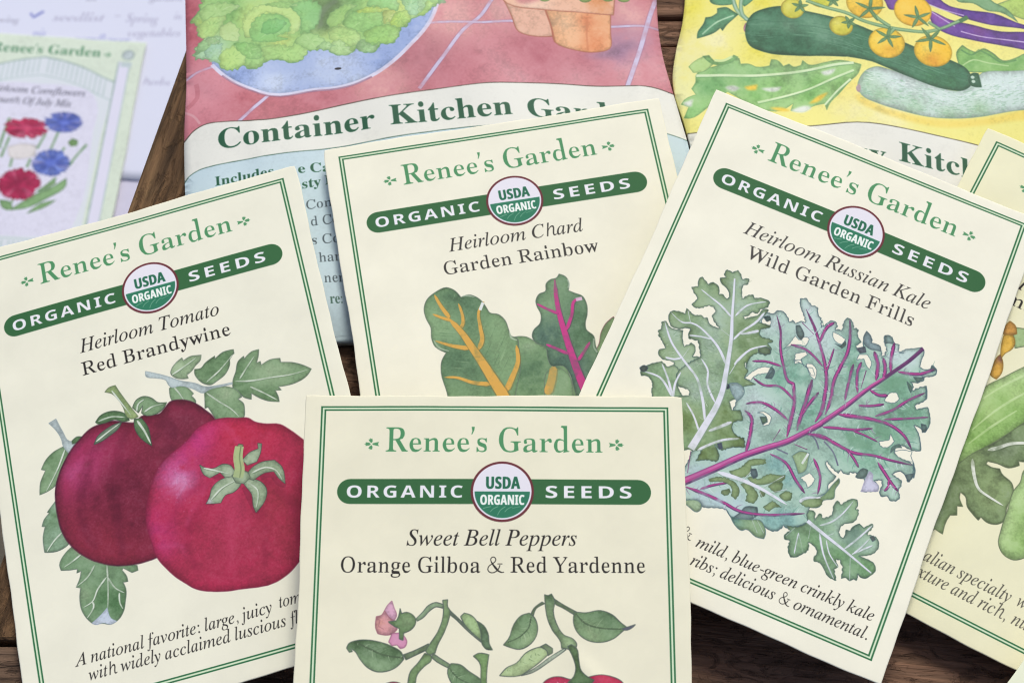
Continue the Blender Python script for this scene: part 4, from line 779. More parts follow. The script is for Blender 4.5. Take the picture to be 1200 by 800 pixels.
def art_chard():
    sh = packet_front(rgb('eeebd9'))
    titles(sh, 'Heirloom Chard', (-15.38, -30.24, 16.45, -30.19), 'Garden Rainbow', (-17.91, -36.08, 18.79, -36.06), rgb('3c3a38'))
    G1, GD, GL = rgb('6f9069'), rgb('557659'), rgb('8aaa80')
    ln = rgb('66736a')
    sh.wash(M(378,-1066,337,-1094,304,-1141,287,-1190,254,-1237,243,-1339,339,-1492,426,-1250), rgb('7f9a70'), line=rgb('8a5a68'), art=True)
    sh.wash(M(-99,-1096,-36,-1099,5,-1132,47,-1166,105,-1193,120,-1283,135,-1371,142,-1458,75,-1615,-180,-1570,-182,-1401,-125,-1153), rgb('78996f'), line=ln, art=True, spots=[(M(-28,-1144), 3, rgb('a9c39c'), .8), (M(-55,-1295,13,-1264), 6, GD, .6)])
    sh.wash(M(33,-1285,82,-1276,121,-1317,126,-1421,105,-1620,-30,-1596,0,-1382), rgb('7c9c76'), line=ln)
    sh.vein(M(64,-1264,46,-1321,9,-1400), 1.6, 2, rgb('d0a65a'), .9, rgb('8a7a48'))
    sh.wash(M(-472,-877,-453,-835,-409,-803,-354,-787,-318,-810,-296,-849,-259,-842,-230,-857,-203,-888,-189,-922,-178,-950,-140,-966,-115,-1001,-107,-1047,-101,-1083,-76,-1100,-76,-1144,-86,-1247,-131,-1376,-180,-1570,-435,-1525,-433,-1314,-444,-1210,-431,-1151,-406,-1117,-451,-1078,-461,-1033,-456,-981,-471,-925), G1, line=ln, lw=.18, art=True, wash=.07, col2=rgb('7d9d72'),
            spots=[(M(-356,-821,-271,-890,-351,-893), 4.5, GD, .7), (M(-427,-924,-369,-1005,-407,-1051), 5, GL, .8), (M(-164,-1015,-158,-1165,-191,-1080), 5, GL, .6), (M(-397,-1183,-334,-1186,-297,-1244), 6, GD, .8), (M(-272,-996,-244,-921), 3.5, GD, .5), (M(-157,-1251,-368,-1300), 5, GL, .5)])
    for p in (M(-292,-846,-264,-846,-234,-860), M(-453,-1043,-436,-1085,-393,-1110), M(-105,-1060,-99,-1096,-78,-1109)):
        sh.pen(p, .2, rgb('b9c9b4'), .6, sm=True, wm=.55)
    rs = np.random.RandomState(5)
    for m_, n_, sp_ in ((M(-411,-816,-324,-1022,-250,-1200,-188,-1366), 46, 9.5), (M(149,-838,139,-1094,163,-1307), 30, 6.0)):
        sp = smooth(m_, False, 20)
        for k in range(n_):
            i = rs.randint(2, len(sp) - 3)
            t = sp[i + 1] - sp[i - 1]
            t /= np.hypot(*t)
            n = np.array([-t[1], t[0]]) * rs.choice([-1, 1])
            L = rs.uniform(.3, 1) * sp_
            q0 = sp[i] + n * rs.uniform(.1, .5) * sp_
            d = n * .8 - t * .6
            if np.abs(sh.img[int((q0[1] + d[1] * L * .5 - sh.y0) * sh.res), int((q0[0] + d[0] * L * .5 - sh.x0) * sh.res)] - rgb('eeebd9')).sum() < .35:
                continue
            sh.pen(np.array([q0, q0 + d * L * .25 + t * .1, q0 + d * L * .5]), .14, rgb('4c6c4e') if rs.rand() < .6 else rgb('9cb890'), .35, sm=True, tip=.3, vary=.4)
    Y, YS = rgb('d6a652'), rgb('7d6c3c')
    for p, a, b in ((M(-414,-815,-393,-881,-363,-944), .7, 1.3), (M(-437,-912,-398,-938,-357,-959), .6, 1.0), (M(-313,-878,-304,-946,-311,-989,-326,-1008), .6, 1.1), (M(-195,-889,-226,-933,-233,-1020,-235,-1081,-262,-1129), .5, 1.4), (M(-446,-1049,-374,-1087,-299,-1114), .5, 1.5), (M(-433,-1237,-383,-1246,-311,-1284,-229,-1307), .5, 1.4), (M(-86,-1134,-91,-1211,-132,-1290,-170,-1352), .9, 1.8)):
        sh.vein(p, a * .8, b * .8, Y, .95, YS)
    sh.vein(M(-371,-943,-324,-1022,-284,-1116,-250,-1200,-212,-1302,-188,-1366,-166,-1488), 1.0, 2.9, Y, .97, YS)
    sh.pen(M(-200,-893,-220,-930), .7, rgb('dde3e2'), .9)
    # red-ribbed leaf
    sh.wash(M(41,-927,63,-895,93,-886,103,-848,127,-830,156,-826,171,-808,196,-824,208,-866,198,-900,227,-919,255,-937,268,-975,261,-1036,245,-1078,243,-1108,271,-1148,270,-1196,274,-1258,223,-1318,195,-1467,150,-1459,134,-1380,129,-1319,106,-1272,53,-1262,44,-1226,43,-1165,4,-1136,-7,-1104,3,-1075,41,-1042,52,-1000,41,-953), rgb('68876a'), line=ln, lw=.18, art=True, wash=.07, col2=rgb('5a7a60'),
            spots=[(M(66,-1099,106,-1272,159,-1324), 5, rgb('527063'), .9), (M(216,-1019,209,-1142), 4, rgb('587a5c'), .8), (M(93,-953,156,-866), 4, rgb('83a27c'), .7)])
    sh.pen(M(204,-843,208,-866,199,-887), .4, rgb('b9c9b9'), .6, sm=True)
    sh.pen(M(269,-1161,261,-1203,271,-1231), .4, rgb('b9c9b9'), .6, sm=True)
    Pk, Ps = rgb('c33f88'), rgb('5c3a5a')
    for p, a, b in ((M(146,-833,136,-934,136,-1023,143,-1113,153,-1210,164,-1299,179,-1387,195,-1467), 1.0, 3.0), (M(43,-943,81,-974,130,-1009), .6, 1.1), (M(253,-950,220,-954,191,-1024,154,-1097), .8, 1.2), (M(49,-1153,91,-1182,140,-1217), .8, 1.2), (M(247,-1174,210,-1220,176,-1258), .8, 1.1)):
        sh.vein(p, a * .75, b * .68, Pk, .95, Ps)
    sh.pen(M(253,-950,224,-952), .9, rgb('d9b9d3'), .9)
    blurb(sh, 'A mix of tender, colorful baby leaves', (-30, -104.5, 30, -104.5))
    blurb(sh, 'with jewel-bright stems.', (-20, -108.6, 20, -108.6))
    return sh


def art_pepper():
    sh = packet_front(rgb('ebe7d0'))
    titles(sh, 'Sweet Bell Peppers', (-18.43, -31.36, 17.75, -31.35), 'Orange Gilboa & Red Yardenne', (-32.50, -37.13, 31.98, -37.35))
    G, GD, GL, ln = rgb('7d9a72'), rgb('5d7a5a'), rgb('a8bf93'), rgb('59655f')
    kw = dict(line=ln, lw=.2, la=.8, wash=.10, edge=.2, art=True, corner=50)
    # red and orange fruit starting at the lower edge of the view
    R_ = rgb('b02a4c')
    sh.wash(M(-442,-1217,-412,-1209,-381,-1214,-356,-1238,-312,-1263,-274,-1349,-283,-1471,-391,-1531,-495,-1502,-529,-1380,-496,-1263), R_, spots=[(M(-451,-1349), 6, rgb('d45a80'), .7)], **kw)
    sh.wash(M(210,-1209,240,-1190,283,-1187,314,-1196,357,-1199,406,-1186,449,-1179,492,-1186,529,-1204,559,-1260,550,-1377,488,-1498,366,-1541,257,-1505,203,-1396,191,-1274), R_, spots=[(M(259,-1211,468,-1198), 3, rgb('c23a5a'), .6), (M(283,-1316), 6, rgb('d45a80'), .7)], **kw)
    sh.wash(M(-86,-1250,-37,-1237,13,-1249,56,-1286,68,-1378,32,-1482,-40,-1500,-101,-1458,-127,-1348), rgb('dd8a3c'), **kw)
    for k in range(5):
        q = M(234,-1212,249,-1218,265,-1208,280,-1218,296,-1211)[k]
        sh.pen([(q[0], q[1]), (q[0] + .5, q[1] - .5)], .15, rgb('e8c0cc'), .8)
    # left plant
    sh.wash(M(-322,-943,-295,-915,-271,-886,-240,-873,-208,-882,-211,-898,-239,-892,-264,-908,-294,-940,-316,-953), rgb('8da584'), **kw)
    sh.wash(M(-189,-898,-139,-946,-88,-996,-45,-1037,-51,-1041,-107,-993,-151,-949,-186,-914), rgb('8a9a86'), **kw)
    sh.wash(M(-371,-1095,-329,-1079,-267,-1048,-264,-1070,-316,-1095,-359,-1117), rgb('7b9070'), **kw)
    sh.wash(M(-212,-863,-190,-861,-191,-889,-180,-908,-185,-946,-203,-1000,-230,-1057,-239,-1088,-266,-1098,-279,-1079,-267,-1057,-231,-1000,-210,-937,-208,-898), rgb('7f9a6f'), spots=[(M(-208,-879), 1.5, GL, .6)], **kw)
    sh.wash(M(-248,-1088,-217,-1110,-176,-1135,-182,-1151,-229,-1126,-254,-1107), rgb('7b9070'), **kw)
    sh.wash(M(-282,-1088,-254,-1098,-254,-1117,-284,-1145,-311,-1179,-319,-1226,-330,-1288,-354,-1288,-350,-1220,-339,-1164,-309,-1129), rgb('83a070'), **kw)
    sh.wash(M(-607,-1068,-598,-1049,-565,-1036,-515,-1034,-459,-1045,-416,-1061,-378,-1086,-368,-1114,-395,-1145,-437,-1165,-480,-1167,-518,-1149,-550,-1114,-573,-1080,-588,-1071,-582,-1083,-594,-1086), rgb('8aa680'), spots=[(M(-509,-1051,-453,-1064,-402,-1089,-552,-1045), 3, rgb('55704f'), .9)], **kw)
    sh.pen(M(-565,-1045,-514,-1070,-458,-1095,-371,-1108), .35, rgb('4e6049'), .8, sm=True)
    sh.wash(M(-136,-933,-121,-918,-92,-927,-70,-950,-51,-993,-45,-1037,-82,-1006,-120,-965), rgb('a5c08c'), **kw)
    sh.wash(M(-67,-952,-39,-971,-20,-1006,-14,-1050,-1,-1074,-26,-1072,-45,-1050,-51,-1000), rgb('6f8a6a'), **kw)
    sh.wash(M(-186,-1157,-173,-1131,-136,-1135,-99,-1163,-52,-1194,-18,-1225,6,-1262,-55,-1287,-128,-1262,-166,-1219), rgb('718d68'), **kw)
    sh.pen(M(-179,-1151,-148,-1188,-86,-1219), .3, rgb('4e6049'), .7, sm=True)
    sh.wash(M(-81,-1100,-60,-1088,-16,-1094,-22,-1138,-25,-1219,-18,-1287,-48,-1287,-49,-1194,-56,-1125), rgb('80a06a'), **kw)
    sh.wash(M(-424,-867,-414,-896,-403,-931,-412,-950,-438,-934,-454,-909,-442,-886), rgb('d9a9c2'), **{**kw, 'line': rgb('a8788c')})
    sh.wash(M(-454,-909,-434,-937,-412,-956,-399,-988,-417,-1007,-448,-1013,-479,-1007,-489,-982,-487,-934,-466,-928), rgb('d49aa6'), spots=[(M(-461,-969), 2, rgb('e0a08c'), .7)], **{**kw, 'line': rgb('a06a78')})
    sh.pen(M(-486,-941,-471,-950,-477,-976,-455,-988), .2, rgb('a06a78'), .7, sm=True)
    sh.wash(M(-420,-1007,-392,-1004,-370,-1016,-357,-1042,-366,-1064,-384,-1070,-397,-1054,-419,-1057,-433,-1042), rgb('d08fb0'), **{**kw, 'line': rgb('a06a84')})
    sh.wash(M(-389,-899,-382,-921,-363,-915,-338,-924,-322,-946,-325,-969,-343,-991,-371,-1004,-373,-1035,-389,-1029,-390,-985,-412,-975,-437,-956,-403,-951,-394,-931), rgb('6f8c62'), spots=[(M(-356,-950), 2.2, GL, .4)], **kw)
    # right plant
    sh.wash(M(154,-929,170,-897,204,-871,217,-878,179,-900,167,-932), rgb('7b9070'), **kw)
    sh.wash(M(251,-855,285,-878,347,-913,341,-928,285,-894,257,-878), rgb('7b9070'), **kw)
    sh.wash(M(214,-839,229,-843,243,-836,257,-865,251,-910,263,-961,294,-1011,334,-1030,347,-1049,343,-1068,333,-1080,309,-1071,284,-1068,281,-1043,247,-992,226,-942,217,-884), rgb('86a078'), spots=[(M(315,-1043), 2, GL, .6), (M(229,-852), 1.6, rgb('5d7a5a'), .7)], **kw)
    sh.wash(M(309,-1061,324,-1052,346,-1068,355,-1118,364,-1161,388,-1186,418,-1202,406,-1217,338,-1217,308,-1211,333,-1186,342,-1155,333,-1112), rgb('637f58'), **kw)
    sh.wash(M(151,-918,170,-935,185,-973,179,-1018,148,-1056,111,-1072,74,-1065,43,-1053,64,-1028,86,-967,117,-929), G, spots=[(M(123,-961), 3, GD, .4), (M(142,-1024), 3, GL, .5)], **kw)
    sh.pen(M(157,-935,151,-974,117,-1015,61,-1043), .3, rgb('4e6049'), .8, sm=True)
    sh.wash(M(338,-913,384,-917,447,-907,496,-925,533,-960,558,-979,532,-1001,501,-1026,445,-1043,396,-1036,359,-1011,337,-973,334,-941), G, spots=[(M(422,-935,483,-953), 4, GD, .7), (M(408,-1004), 4, GL, .5)], **kw)
    sh.pen(M(344,-922,384,-963,446,-982,533,-986), .35, rgb('4e6049'), .8, sm=True)
    sh.wash(M(533,-985,564,-975,592,-966,582,-977,548,-991), rgb('7c7f92'), **kw)
    sh.wash(M(28,-1182,56,-1150,99,-1128,136,-1087,173,-1068,216,-1062,241,-1081,210,-1112,154,-1156,111,-1182), rgb('b3c896'), **kw)
    sh.wash(M(194,-1062,219,-1049,247,-1068,247,-1087,228,-1099,222,-1077), rgb('76886a'), **kw)
    sh.wash(M(117,-1182,185,-1143,234,-1106,296,-1068,303,-1074,228,-1128,160,-1171), rgb('b9c6b0'), **kw)
    rs = np.random.RandomState(6)
    for m_, wd in ((M(-565,-1045,-514,-1070,-458,-1095,-371,-1108), 2.6), (M(157,-935,151,-974,117,-1015,61,-1043), 2.4), (M(344,-922,384,-963,446,-982,533,-986), 2.8), (M(-179,-1151,-148,-1188,-86,-1219), 2.0), (M(50,-1172,123,-1125,210,-1081), 1.6)):
        sp = smooth(m_, False, 12)
        for k in range(16):
            i = 3 + int((len(sp) - 7) * k / 15)
            t = sp[i + 1] - sp[i - 1]
            t /= np.hypot(*t)
            n = np.array([-t[1], t[0]]) * (1 if k % 2 else -1)
            l = wd * rs.uniform(.5, 1.0) * (.25 + .75 * math.sin(math.pi * k / 15))
            d = n * .75 + t * .55 * rs.uniform(.6, 1.2)
            sh.pen(np.array([sp[i], sp[i] + d * l * .5 - t * .1, sp[i] + d * l]), .17, rgb('4d684a') if k % 3 else rgb('b5c9a6'), .45, .05, sm=True, vary=.4)
    blurb(sh, 'Sweet, thick-walled and juicy peppers', (-30, -104.5, 30, -104.5))
    blurb(sh, 'in two bright colors.', (-17, -108.6, 17, -108.6))
    return sh


def art_kale():
    sh = packet_front(rgb('f0eddc'))
    titles(sh, 'Heirloom Russian Kale', (-21.88, -31.37, 23.54, -30.64), 'Wild Garden Frills', (-19.38, -36.59, 21.36, -36.74), rgb('4a4846'))
    paper = rgb('f0eddc')
    ln = rgb('5d7a80')
    BG, BGL, BGD = rgb('a9c7b8'), rgb('c2d6d4'), rgb('7cab96')
    kw = dict(line=rgb('48626e'), lw=.2, la=.8, corner=62)
    purple = M(-218,-1085,-223,-1004,-209,-956,-170,-944,-164,-926,-139,-917,-108,-936,-91,-956,-82,-938,-63,-950,-48,-929,-22,-924,-48,-887,-76,-851,-86,-824,-62,-812,-31,-830,0,-829,11,-860,37,-882,46,-916,62,-899,76,-868,99,-864,111,-879,107,-905,144,-885,134,-858,142,-819,167,-828,183,-856,206,-852,209,-879,238,-907,221,-932,236,-956,260,-938,242,-884,245,-848,274,-869,287,-898,326,-894,343,-927,346,-946,358,-899,327,-844,328,-827,357,-823,373,-844,401,-845,406,-877,435,-871,413,-884,434,-854,472,-830,502,-810,515,-827,516,-868,520,-906,540,-911,570,-894,568,-872,596,-888,597,-913,577,-931,542,-947,560,-956,534,-985,501,-995,519,-1003,525,-1035,546,-1008,578,-982,590,-1016,595,-1048,577,-986,597,-1038,557,-1093,569,-1111,615,-1077,637,-1114,648,-1149,640,-1199,612,-1186,582,-1186,616,-1217,629,-1238,651,-1288,615,-1304,565,-1301,539,-1313,545,-1350,597,-1359,635,-1367,659,-1403,661,-1428,635,-1353,660,-1401,643,-1455,619,-1425,597,-1419,567,-1449,615,-1460,621,-1484,615,-1503,632,-1539,623,-1559,596,-1566,581,-1551,557,-1568,544,-1552,544,-1514,532,-1493,503,-1511,530,-1526,536,-1550,468,-1584,472,-1537,461,-1520,425,-1531,431,-1506,395,-1517,394,-1529,371,-1534,352,-1521,350,-1544,316,-1532,283,-1509,282,-1520,318,-1553,346,-1562,342,-1580,325,-1615,333,-1638,315,-1673,302,-1686,244,-1725,287,-1744,286,-1777,308,-1805,265,-1850,226,-1874,207,-1870,203,-1891,164,-1915,145,-1911,119,-1904,72,-1906,19,-1924,-15,-1927,-41,-1907,-101,-1922,-143,-1935,-162,-1918,-204,-1931,-257,-1948,-388,-1950,-407,-1901,-283,-1818,-273,-1781,-273,-1705,-187,-1533,-177,-1394,-197,-1241)
    purple = crinkle(purple, .26, 2.3, 3)
    sh.wash(purple, BG, wash=.08, edge=.34, ew=.4, art=True, raw=True, col2=rgb('94b5a8'), amt=.55, spots=[
        (M(-21,-910,-21,-839,102,-978,47,-962,-155,-986,-111,-1377,-56,-1392), 4.5, BGL, .85),
        (M(-231,-1814,-166,-1907,-85,-1883,-11,-1874,-103,-1627), 5, rgb('b4ccd2'), .8),
        (M(510,-1098,450,-1281,381,-1346,577,-1155,411,-1076,527,-1239,535,-1174,475,-1355,433,-1020,475,-1024), 4.2, rgb('7aa88e'), .8),
        (M(-42,-1230,152,-1363,21,-1167,253,-1059,206,-954,128,-1296), 3.6, rgb('80b09c'), .8),
        (M(154,-1888,191,-1858,227,-1842,87,-1622,159,-1654), 3.2, rgb('8ab6b2'), .8),
        (M(383,-1468,529,-1456,445,-1429), 3.2, rgb('84b49c'), .6),
        (M(470,-900,432,-895,405,-892), 3, BGL, .9)], **kw)
    sh.wash(M(467,-1522,471,-1477,489,-1485,499,-1513,527,-1522,536,-1551,468,-1584), rgb('c9c8de'), line=rgb('a9a4c4'), lw=.12)
    # darker folds
    D1 = rgb('5f7d72')
    for p in (M(311,-1352,360,-1336,401,-1350,454,-1365,415,-1390,371,-1403), M(423,-1253,488,-1250,510,-1280,484,-1311,437,-1313), M(367,-1097,405,-1028,455,-993,506,-993,455,-1056,424,-1082), M(231,-1012,238,-986,254,-1047,226,-1071)):
        sh.wash(p, rgb('6f9c80'), a=.75, soft=.25, edge=0)
    # gaps where the paper shows
    for p in (M(-71,-1089,-57,-1052,-46,-1005,-23,-1018,-4,-992,16,-990,17,-1017,11,-1034,-13,-1038,-53,-1064), M(-16,-1088,25,-1058,36,-1071,16,-1101,26,-1113,-2,-1136), M(45,-1114,66,-1104,96,-1118,107,-1168,87,-1163,68,-1145), M(104,-914,142,-917,170,-925,162,-956,144,-958,112,-938), M(248,-969,283,-953,314,-984,315,-1018,295,-1005,277,-979,247,-998), M(425,-1134,438,-1084,465,-1072,485,-1096,470,-1124), M(466,-1327,505,-1302,501,-1270,528,-1298,506,-1341,478,-1344), M(544,-1344,572,-1321,617,-1310,617,-1330,637,-1354,609,-1360,553,-1353), M(-183,-1296,-124,-1207,-93,-1199,-87,-1224,-149,-1273,-153,-1295), M(-74,-1427,-50,-1409,-11,-1418,-8,-1457,-32,-1475,-22,-1437,-46,-1421), M(141,-1554,158,-1517,168,-1536), M(203,-1634,233,-1594,264,-1612,258,-1648,247,-1666,234,-1646), M(-210,-1005,-203,-974,-170,-986,-166,-1006,-200,-1014), M(-14,-1121,18,-1106,44,-1129,78,-1120,101,-1150,85,-1157,49,-1126)):
        sh.wash(crinkle(p, .12, 1.8, len(p)), paper, wash=0, edge=0, grain=0, line=rgb('48626e'), lw=.18, la=.7, raw=True)
    # curled edges seen from behind
    gy = dict(wash=.08, edge=.3, line=rgb('4a5c66'), lw=.18, la=.7)
    for p, c in ((M(-60,-956,-45,-948,-9,-988,-15,-1015,-38,-1001), '64797a'), (M(131,-964,158,-962,169,-932,179,-948,168,-974), '5f776e'), (M(229,-944,261,-920,275,-945,250,-962), '5c5c74'), (M(240,-880,243,-844,270,-861,282,-890,323,-888,335,-911,316,-915,288,-922,253,-909), '7f93a0'), (M(326,-829,346,-820,369,-835,373,-853,353,-857,341,-868), '86a2a4'), (M(611,-1166,634,-1162,644,-1184,630,-1204), '5f7a7c'), (M(424,-1529,441,-1477,463,-1475,466,-1506,448,-1526), '5f7672'), (M(622,-1427,658,-1402,648,-1453), '66787c'), (M(-7,-1933,15,-1897,30,-1858,77,-1840,89,-1873,75,-1899), '63787e'), (M(-93,-1192,-73,-1204,-72,-1248,-100,-1257), '6a8288'), (M(-206,-982,-193,-966,-175,-974,-189,-995), '56686a'), (M(509,-966,558,-947,534,-985), '5f7f76'), (M(527,-1331,553,-1300,569,-1312,548,-1322,530,-1357), '6f9488'), (M(570,-877,596,-888,579,-907,567,-901), '5d6a76'), (M(-57,-1440,-31,-1428,-18,-1448,-34,-1469), '5f7f66'), (M(-87,-1224,-76,-1205,-70,-1236,-93,-1257), '6a8288'), (M(489,-999,520,-1019,523,-1045,505,-1026), '5d8570')):
        sh.wash(p, mix(rgb(c), BG, .28), **gy)
    # greenish pocket leaf
    sh.wash(M(135,-1554,163,-1515,203,-1509,208,-1540,211,-1598,189,-1621,156,-1577), rgb('9bb58c'), line=ln, lw=.18)
    sh.pen(M(198,-1512,188,-1569), .5, rgb('dfe5e6'), .9)
    sh.wash(M(237,-1742,309,-1690,326,-1660,346,-1597,359,-1565,366,-1573,361,-1621,369,-1663,330,-1691,325,-1724,267,-1747), rgb('7f9c74'), line=ln, lw=.18, art=True)
    sh.pen(M(240,-1740,280,-1707,314,-1684), .6, rgb('dfe2ea'), .9, sm=True)
    # purple ribs
    PV, PS = rgb('b0468c'), rgb('5d3c68')
    RIBS = []
    for p, a, b in ((M(-156,-948,-115,-1010,-85,-1093,-49,-1158,19,-1229,24,-1227,58,-1305,74,-1399,85,-1480), .5, 1.0), (M(-180,-1205,-127,-1181,-50,-1173), .5, .6), (M(-45,-861,26,-937,74,-1004,128,-1089,162,-1169,170,-1208,184,-1317,175,-1361), .6, 1.0), (M(95,-869,74,-900,68,-986), .9, .6), (M(-38,-932,29,-963), .8, .4), (M(-50,-1055,22,-1049,118,-1094), .8, .5), (M(136,-989,140,-1070,142,-1110), .4, .4), (M(155,-827,178,-886,198,-988,192,-1060,189,-1157,201,-1208,205,-1307), .9, .8), (M(241,-1024,249,-1106,263,-1207,264,-1206), .9, .6), (M(271,-999,270,-1051,304,-1149), .9, .6), (M(304,-1029,310,-1123), .9, .5), (M(307,-925,342,-977,359,-1055), 1.2, .8), (M(354,-937,378,-978,388,-1036), 1.0, .8), (M(378,-845,389,-926,407,-987), .9, .8), (M(584,-890,534,-939,438,-973), .8, .8), (M(432,-1101,395,-1118,350,-1111), 1.0, .6), (M(430,-1149,370,-1187,327,-1204), .7, .5), (M(581,-1018,524,-1085,471,-1164,412,-1221), .7, .7), (M(633,-1122,562,-1162,453,-1219), .5, .6), (M(610,-1300,562,-1255,495,-1233,406,-1241,323,-1263,257,-1283), .7, 1.1), (M(420,-1281,344,-1323,262,-1351,215,-1369), .6, .7), (M(461,-1332,393,-1327,346,-1329), .4, .5), (M(634,-1371,546,-1389,461,-1402,379,-1426,305,-1421,223,-1412,167,-1425), .5, 1.0), (M(422,-1482,387,-1449,342,-1423), .7, .5), (M(618,-1513,581,-1492,554,-1471,493,-1423), .7, .8), (M(562,-1539,571,-1507,563,-1484), .6, .5), (M(-135,-1409,-75,-1374,0,-1380,63,-1404), .7, .7), (M(-130,-1440,-94,-1456,-71,-1519,-56,-1624), .9, .8), (M(46,-1458,34,-1524), .7, .5), (M(-147,-1279,-93,-1291,-28,-1268,27,-1286,58,-1305), .6, .6), (M(96,-1173,105,-1284,110,-1382,116,-1433), 1.2, .8), (M(143,-1219,119,-1304,112,-1354), .9, .6), (M(255,-1415,197,-1422,151,-1430), .6, .6), (M(245,-1693,189,-1653,119,-1594,44,-1586), .8, .6), (M(298,-1675,281,-1592,227,-1525), .5, .7), (M(187,-1497,127,-1498), .8, .6), (M(276,-1781,216,-1812,115,-1861,6,-1889,-68,-1881,-176,-1879,-241,-1883), .6, .8), (M(-79,-1789,-141,-1831,-180,-1868), .5, .6), (M(-279,-1719,-256,-1819), .7, .8)):
        q = smooth(p, False, 5)
        RIBS.append(q)
        sh.pen(q, a * .85 + .1, PS, .78, b * .95 + .12, tip=.12, vary=.3)
        sh.pen(q + (-.05, .07), a * .42, PV, .9, b * .6, tip=.12, vary=.3)
        sh.pen(q[:max(3, len(q) // 4)], a * .75, rgb('553858'), .6, .05, tip=.3)
    for p in (M(233,-1474,201,-1435,180,-1425), M(336,-1512,294,-1459,242,-1430), M(116,-1552,62,-1550)):
        sh.pen(p, .35, rgb('5d5a78'), .8, sm=True)
    mid = M(-354,-1961,-264,-1868,-163,-1756,-53,-1631,18,-1564,91,-1497,141,-1435,203,-1353,198,-1357,271,-1236,349,-1091,373,-1054,419,-978,468,-895,506,-814)
    q = smooth(mid, False, 5)
    sh.pen(q + (.05, -.12), 1.95, PS, .85, .7)
    sh.pen(q + (-.04, .06), 1.35, PV, .97, .34)
    sh.pen(q + (-.1, .2), .6, rgb('d07ab4'), .65, .12)
    sh.pen(q[-14:], .6, rgb('54345e'), .75, .9)
    # veinlets and small washes between the ribs
    rs = np.random.RandomState(21)
    for q in RIBS:
        L = np.hypot(*(q[-1] - q[0]))
        for k in range(max(1, int(L / .8))):
            i = rs.randint(1, max(2, len(q) - 1))
            t = q[i] - q[i - 1]
            t /= np.hypot(*t) + 1e-9
            n = np.array([-t[1], t[0]]) * rs.choice([-1, 1])
            d = n * .85 - t * rs.uniform(.2, .9)
            l = rs.uniform(.6, 2.1)
            b0 = q[i] + n * .25
            c_ = (rgb('5c8f80'), rgb('d2e0e2'), rgb('86608e'))[rs.choice(3, p=[.45, .35, .2])]
            sh.pen(np.array([b0, b0 + d * l * .5 + t * .15, b0 + d * l]), .2, c_, .5, .05, sm=True, vary=.4)
    sh.pen(mid[-3:], .01, PS, .01)
    # green leaf with white ribs, left
    GW = rgb('92ab85')
    GWD, GWL = rgb('738d63'), rgb('a9c0ae')
    for p in (M(-490,-1382,-496,-1357,-518,-1357,-552,-1363,-577,-1347,-581,-1329,-555,-1309,-584,-1282,-616,-1248,-609,-1224,-620,-1198,-603,-1186,-575,-1208,-518,-1196,-510,-1226,-484,-1269,-459,-1237,-439,-1249,-431,-1279,-435,-1301,-409,-1289,-381,-1297,-355,-1333,-431,-1422),
              M(-618,-1462,-593,-1413,-548,-1377,-517,-1393,-493,-1369,-447,-1388,-452,-1440,-427,-1476,-393,-1503,-378,-1542,-496,-1586,-537,-1531,-549,-1490,-585,-1468,-608,-1478),
              M(-457,-882,-431,-867,-445,-855,-440,-828,-413,-833,-396,-811,-375,-826,-364,-846,-336,-829,-332,-856,-348,-873,-342,-906,-326,-941,-314,-914,-292,-897,-277,-911,-252,-897,-208,-896,-210,-926,-237,-952,-238,-977,-266,-976,-279,-1007,-295,-1015,-285,-1027,-261,-1006,-233,-982,-222,-945,-200,-935,-204,-958,-217,-992,-221,-1015,-186,-1009,-161,-1008,-174,-1024,-199,-1040,-195,-1069,-186,-1075,-145,-1070,-125,-1074,-148,-1095,-125,-1109,-119,-1133,-134,-1151,-174,-1159,-194,-1189,-197,-1232,-206,-1218,-203,-1243,-180,-1254,-186,-1297,-144,-1301,-126,-1303,-175,-1336,-164,-1355,-194,-1382,-177,-1394,-207,-1429,-182,-1464,-146,-1447,-118,-1488,-152,-1510,-156,-1532,-126,-1565,-84,-1565,-69,-1604,-131,-1633,-153,-1656,-185,-1651,-199,-1644,-155,-1696,-159,-1718,-203,-1728,-242,-1753,-237,-1688,-270,-1713,-293,-1714,-326,-1769,-412,-1703,-468,-1529,-378,-1477,-388,-1452,-441,-1456,-466,-1407,-454,-1365,-398,-1284,-421,-1240,-438,-1213,-478,-1222,-487,-1205,-487,-1174,-512,-1179,-531,-1195,-572,-1200,-601,-1158,-599,-1132,-567,-1117,-536,-1117,-541,-1088,-519,-1098,-497,-1106,-471,-1093,-449,-1101,-441,-1090,-418,-1118,-368,-1118,-410,-1089,-422,-1074,-413,-1049,-433,-1030,-451,-1031,-484,-1058,-512,-1067,-527,-1060,-514,-1029,-513,-1015,-537,-1001,-558,-979,-532,-964,-541,-925,-534,-911,-510,-925,-490,-937,-486,-921,-469,-916,-445,-930,-433,-963,-418,-953,-393,-969,-386,-962,-396,-928,-413,-915,-444,-901)):
        p = crinkle(p, .22, 2.2, len(p))
        sh.wash(p, GW, wash=.07, edge=.34, ew=.4, line=rgb('4c6660'), lw=.19, la=.8, raw=True, art=True, col2=rgb('82a47e'), spots=[
            (M(-417,-888,-430,-887,-236,-1126,-171,-1068,-190,-1201,-283,-1065,-406,-968,-573,-1166,-571,-1283,-472,-1188), 3, GWD, .85),
            (M(-367,-872,-420,-1031,-385,-1091,-407,-1164,-551,-1225,-361,-1253,-452,-1337,-328,-960,-313,-1390,-368,-1456), 3.4, GWL, .8),
            (M(-201,-1493,-184,-1571,-316,-1606,-213,-1703,-116,-1593,-199,-1269,-352,-1576), 3.2, rgb('728a58'), .85)])
    sh.wash(M(-178,-1133,-148,-1113,-125,-1116,-120,-1138,-140,-1150,-171,-1151), rgb('6d8266'), **gy)
